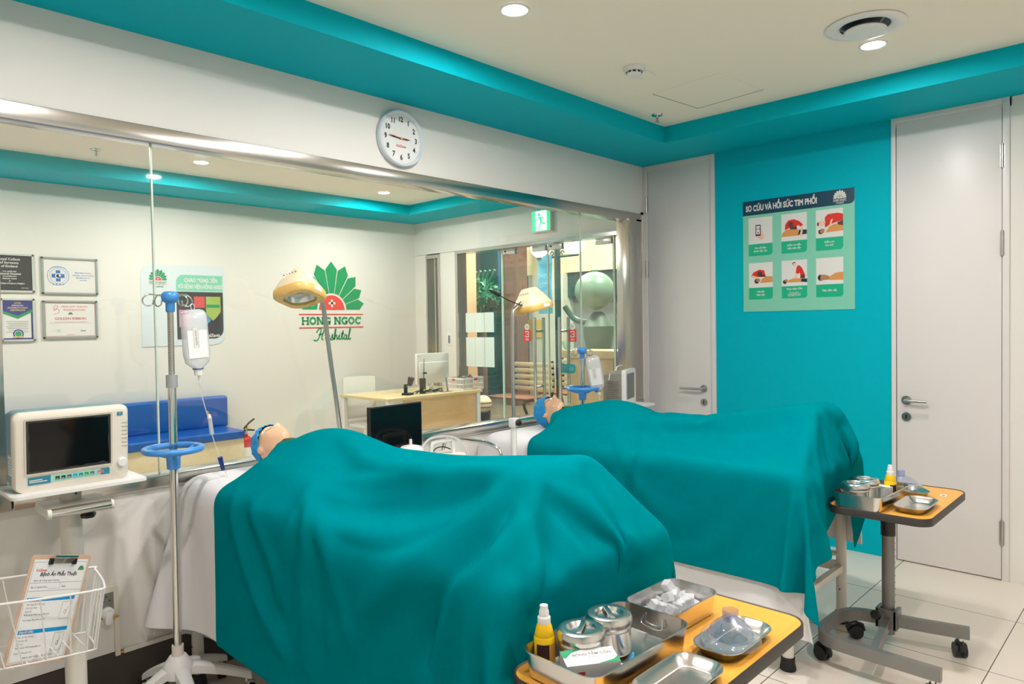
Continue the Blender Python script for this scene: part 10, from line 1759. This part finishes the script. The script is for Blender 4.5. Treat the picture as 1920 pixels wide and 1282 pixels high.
# ------------------------------------------------------------------ things in the hall outside
t = thing('street_lamp', 'dark iron street lamp with two glowing globes outside the entrance', 'street lamp', (3.0, 3.42, 0))
b = MB(); b.cyl((0, 0, 0), (0, 0, 2.56), .045, MD); b.lathe([(.12, 0), (.12, .05), (.06, .4), (.05, .45)], MD, 20, cap1=False); b.build('post', t)
b = MB(); b.tube([(0, -.38, 2.45), (0, .38, 2.45)], .018, MD, 8)
for s in (-1, 1): b.tube(spline([(0, s * .03, 2.55), (0, s * .14, 2.56), (0, s * .2, 2.49), (0, s * .27, 2.46)], 5), .01, MD, 8); b.tube(spline([(0, s * .1, 2.47), (0, s * .07, 2.5), (0, s * .1, 2.53), (0, s * .13, 2.5)], 5), .008, MD, 8)
b.build('arms', t)
GL = mat('globe_glow', (1, .93, .8), .4, emit=7., var=0)
for s in (-1, 1): b = MB(); b.ell((0, s * .31, 2.60), .15, GL); b.cyl((0, s * .31, 2.44), (0, s * .31, 2.47), .05, MD); b.build('globe', t)
t = thing('hanging_banner', 'light blue banner hanging from the street lamp', 'banner', (2.97, 3.63, 2.48))
b = MB(); b.loft([[(0, .13, 0), (0, -.13, 0), (-.006, -.13, 0), (-.006, .13, 0)]] + [[(.01 * math.sin(k), .13, -.12 * k), (.01 * math.sin(k + 1), -.13, -.12 * k), (.01 * math.sin(k + 1) - .006, -.13, -.12 * k), (.01 * math.sin(k) - .006, .13, -.12 * k)] for k in range(1, 8)], mat('banner_blue', srgb(84, 170, 206), .6)); b.build('cloth', t); b = MB(); F = WALLB(0, 0, -.022)
for k, l in enumerate(('SNEW', 'CITY', 'KIDS')): b.text(l, .09, 0, -.3 - k * .13, 0, mat('banner_print', srgb(150, 206, 226), .6), F)
b.build('print', t, 0)
t = thing('balloon', 'large pale green balloon on a stand outside the entrance', 'balloon', (2.6, 2.46, 1.35))
BAL = mat('balloon_green', srgb(136, 170, 146), .35); b = MB(); b.ell((0, 0, .56), (.26, .26, .25), BAL); b.build('ball', t); b = MB(); b.lathe([(.03, .80), (.05, .83), (.0, .835)], BAL, 12); b.build('knot', t)
t = thing('green_statue', 'green figure statue beneath the pale balloon outside the entrance', 'statue', (2.62, 2.42, 0))
ST = mat('statue_green', srgb(92, 120, 104), .5); b = MB(); b.lathe([(.22, 0), (.22, .3), (.16, .36), (.17, .8), (.15, 1.1), (.19, 1.30), (.20, 1.45), (.10, 1.60), (.06, 1.64)], ST, 20); b.build('body', t); b = MB(); b.tube(spline([(0, .17, 1.5), (-.05, .35, 1.55), (-.1, .48, 1.72)], 5), .04, ST, 8); b.tube(spline([(0, .15, .9), (-.05, .4, 1.05), (-.05, .55, 1.25)], 5), .03, mat('statue_pale', srgb(160, 196, 160), .4), 8); b.build('arms', t)
t = thing('round_topiary', 'round bushy green plant ball seen through the left fixed glass', 'plant', (2.6, 4.55, 0))
random.seed(9); LEAF = mat('leaf_green', srgb(70, 122, 92), .5, var=.2)
b = MB(); b.cyl((0, 0, 0), (0, 0, 1.75), .05, MBR); b.build('trunk', t)
b = MB(); b.ell((0, 0, 1.93), (.21, .21, .21), LEAF)
for k in range(420):
    d = Vector((random.gauss(0, 1), random.gauss(0, 1), random.gauss(0, 1))).normalized(); p = Vector((0, 0, 1.93)) + d * .2; u = d.orthogonal().normalized(); v = d.cross(u); a = random.uniform(0, 6.28); w_ = (u * math.cos(a) + v * math.sin(a))
    n_ = d.cross(w_); b.add([p - n_ * .015, p + n_ * .015, p + d * .07 + w_ * .06 + n_ * .006, p + d * .05 + w_ * .05 - n_ * .02], [(0, 1, 2, 3)], LEAF)
for k in range(5): b.tube(spline([(0, (k - 2) * .06, 2.1), (0, (k - 2) * .1, 2.22), (0, (k - 2) * .1 - .06, 2.3)], 4), .02, LEAF, 6)
b.build('foliage', t); 
t = thing('timber_column', 'pale timber clad column outside the left fixed glass', 'column', (2.0, 4.26, 0)); b = MB(); b.box(-.1, .1, -.1, .1, 0, 3.2, MPE, .006); b.build('shaft', t)
t = thing('reception_counter', 'pale plywood counter outside the right entrance door', 'counter', (2.0, 2.02, 0))
PLY = wood_mat('plywood', srgb(226, 192, 146), srgb(216, 180, 132), .45, (8, 8, 2)); b = MB(); b.box(-.1, .3, -.34, .35, 0, 1.08, PLY, .004); b.build('body', t); b = MB(); b.box(-.14, .34, -.38, .39, 1.08, 1.17, PLY, .004); b.build('top', t)
F = WALLB(0, .8, -.1005); b = MB()
for k in range(3): b.ring(.12 - k * .05, -.03 + (k % 2) * .05, .03, .034, 0, MBR, F, seg=20)
b.text('MUSE', .05, .05, .10, 0, MBR, F); b.build('emblem', t, 0)
def slat_bench(x, y, label):
    t = thing('slatted_bench', label, 'bench', (x, y, 0), 0, 'slatted benches in the hall')
    W_ = wood_mat('bench_wood', srgb(150, 92, 70), srgb(126, 74, 56), .5, (2, 20, 20)); C_ = mat('bench_cream', srgb(210, 196, 160), .5)
    for k in range(4): b = MB(); b.box(-.25 + k * .13, -.14 + k * .13, -.42, .42, .42, .45, W_, .004); b.build('seat_slat', t)
    for k in range(5): b = MB(); b.box(.3, .325, -.42, .42, .50 + k * .09, .56 + k * .09, C_, .004); b.build('back_slat', t)
    for s in (-1, 1): b = MB(); b.tube(spline([(-.26, s * .38, 0), (-.22, s * .38, .2), (-.26, s * .38, .42), (.3, s * .38, .42), (.33, s * .38, .95)], 4), .02, DARK, 8); b.tube([(.28, s * .38, .42), (.32, s * .38, 0)], .02, DARK, 8); b.build('leg', t)
slat_bench(2.7, 3.95, 'slatted bench outside the left entrance door, behind the farther cap'); slat_bench(3.6, 3.75, 'slatted bench outside, right of the other bench and behind the pull handles')
t = thing('rattan_ball', 'cream banded ball lamp on the floor outside the left fixed glass', 'ball lamp', (2.2, 4.17, .0)); b = MB(); b.ell((0, 0, .36), .13, mat('ball_cream', srgb(240, 222, 180), .4)); b.build('ball', t); b = MB(); 
for z_ in (-.03, .03): b.tube([(.13 * math.cos(k * PI / 14), .13 * math.sin(k * PI / 14), .36 + z_) for k in range(28)], .008, MBR, 6, closed=True)
b.build('bands', t); b = MB(); b.cyl((0, 0, 0), (0, 0, .24), .1, DARK); b.build('plinth', t)
t = thing('red_notice', 'red notice on the white pillar across the hall', 'notice', (5.19, 5.95, 1.95)); b = MB(); b.box(-.004, .004, -.15, .15, -.2, .2, PRED); b.build('sheet', t)
t = thing('yellow_notice', 'yellow notice below the red one across the hall', 'notice', (5.19, 5.85, 1.4)); b = MB(); b.box(-.004, .004, -.22, .22, -.17, .17, PGOLD); b.build('sheet', t)
# ------------------------------------------------------------------ light, world, camera
def area(name, loc, size, energy, col, rot=(0, 0, 0)):
    l = bpy.data.lights.new(name, 'AREA'); l.shape = 'DISK'; l.size = size; l.energy = energy; l.color = col
    o = bpy.data.objects.new(name, l); COL.objects.link(o); o.location = loc; o.rotation_euler = rot; return o
for k, (x, y, e) in enumerate(((2.6, 1.2, 60), (2.4, 4.6, 60), (4.3, 3.0, 70), (1.6, 3.0, 30), (4.4, 6.0, 60))):
    area('hall_fill_light', (x, y, 4.1), .5, e * HALL, (1, .94, .85))  # added area lights that brighten the hall, no fixtures modelled
w = bpy.data.worlds.new('world'); w.use_nodes = True; S.world = w
w.node_tree.nodes['Background'].inputs[0].default_value = (1, .97, .93, 1); w.node_tree.nodes['Background'].inputs[1].default_value = .3
cd = bpy.data.cameras.new('camera'); cd.sensor_width = 36; cd.lens = 36 * 1328.244 / 1920; cd.clip_start = .05
cam = bpy.data.objects.new('camera', cd); COL.objects.link(cam); S.camera = cam
yaw, pitch, roll = (math.radians(a) for a in (43.81537, -1.46407, -.92162))
fw = Vector((math.cos(yaw) * math.cos(pitch), math.sin(yaw) * math.cos(pitch), math.sin(pitch)))
r = Vector((math.sin(yaw), -math.cos(yaw), 0)); u = r.cross(fw)
R_, U_ = r * math.cos(roll) + u * math.sin(roll), -r * math.sin(roll) + u * math.cos(roll)
cam.matrix_world = Matrix(((R_.x, U_.x, -fw.x, -4.78548), (R_.y, U_.y, -fw.y, -3.12633), (R_.z, U_.z, -fw.z, 1.5), (0, 0, 0, 1)))
vs = S.view_settings; vs.view_transform = 'Standard'; vs.look = 'None'; vs.exposure = EXPOSURE; vs.gamma = 1; vs.use_curve_mapping = False
S.cycles.adaptive_threshold = .04; S.cycles.max_bounces = 8; S.cycles.diffuse_bounces = 4; S.cycles.glossy_bounces = 4; S.cycles.transparent_max_bounces = 24; S.cycles.transmission_bounces = 6
S.cycles.use_denoising = True; S.cycles.sample_clamp_indirect = 6; S.cycles.caustics_reflective = False; S.cycles.caustics_refractive = False
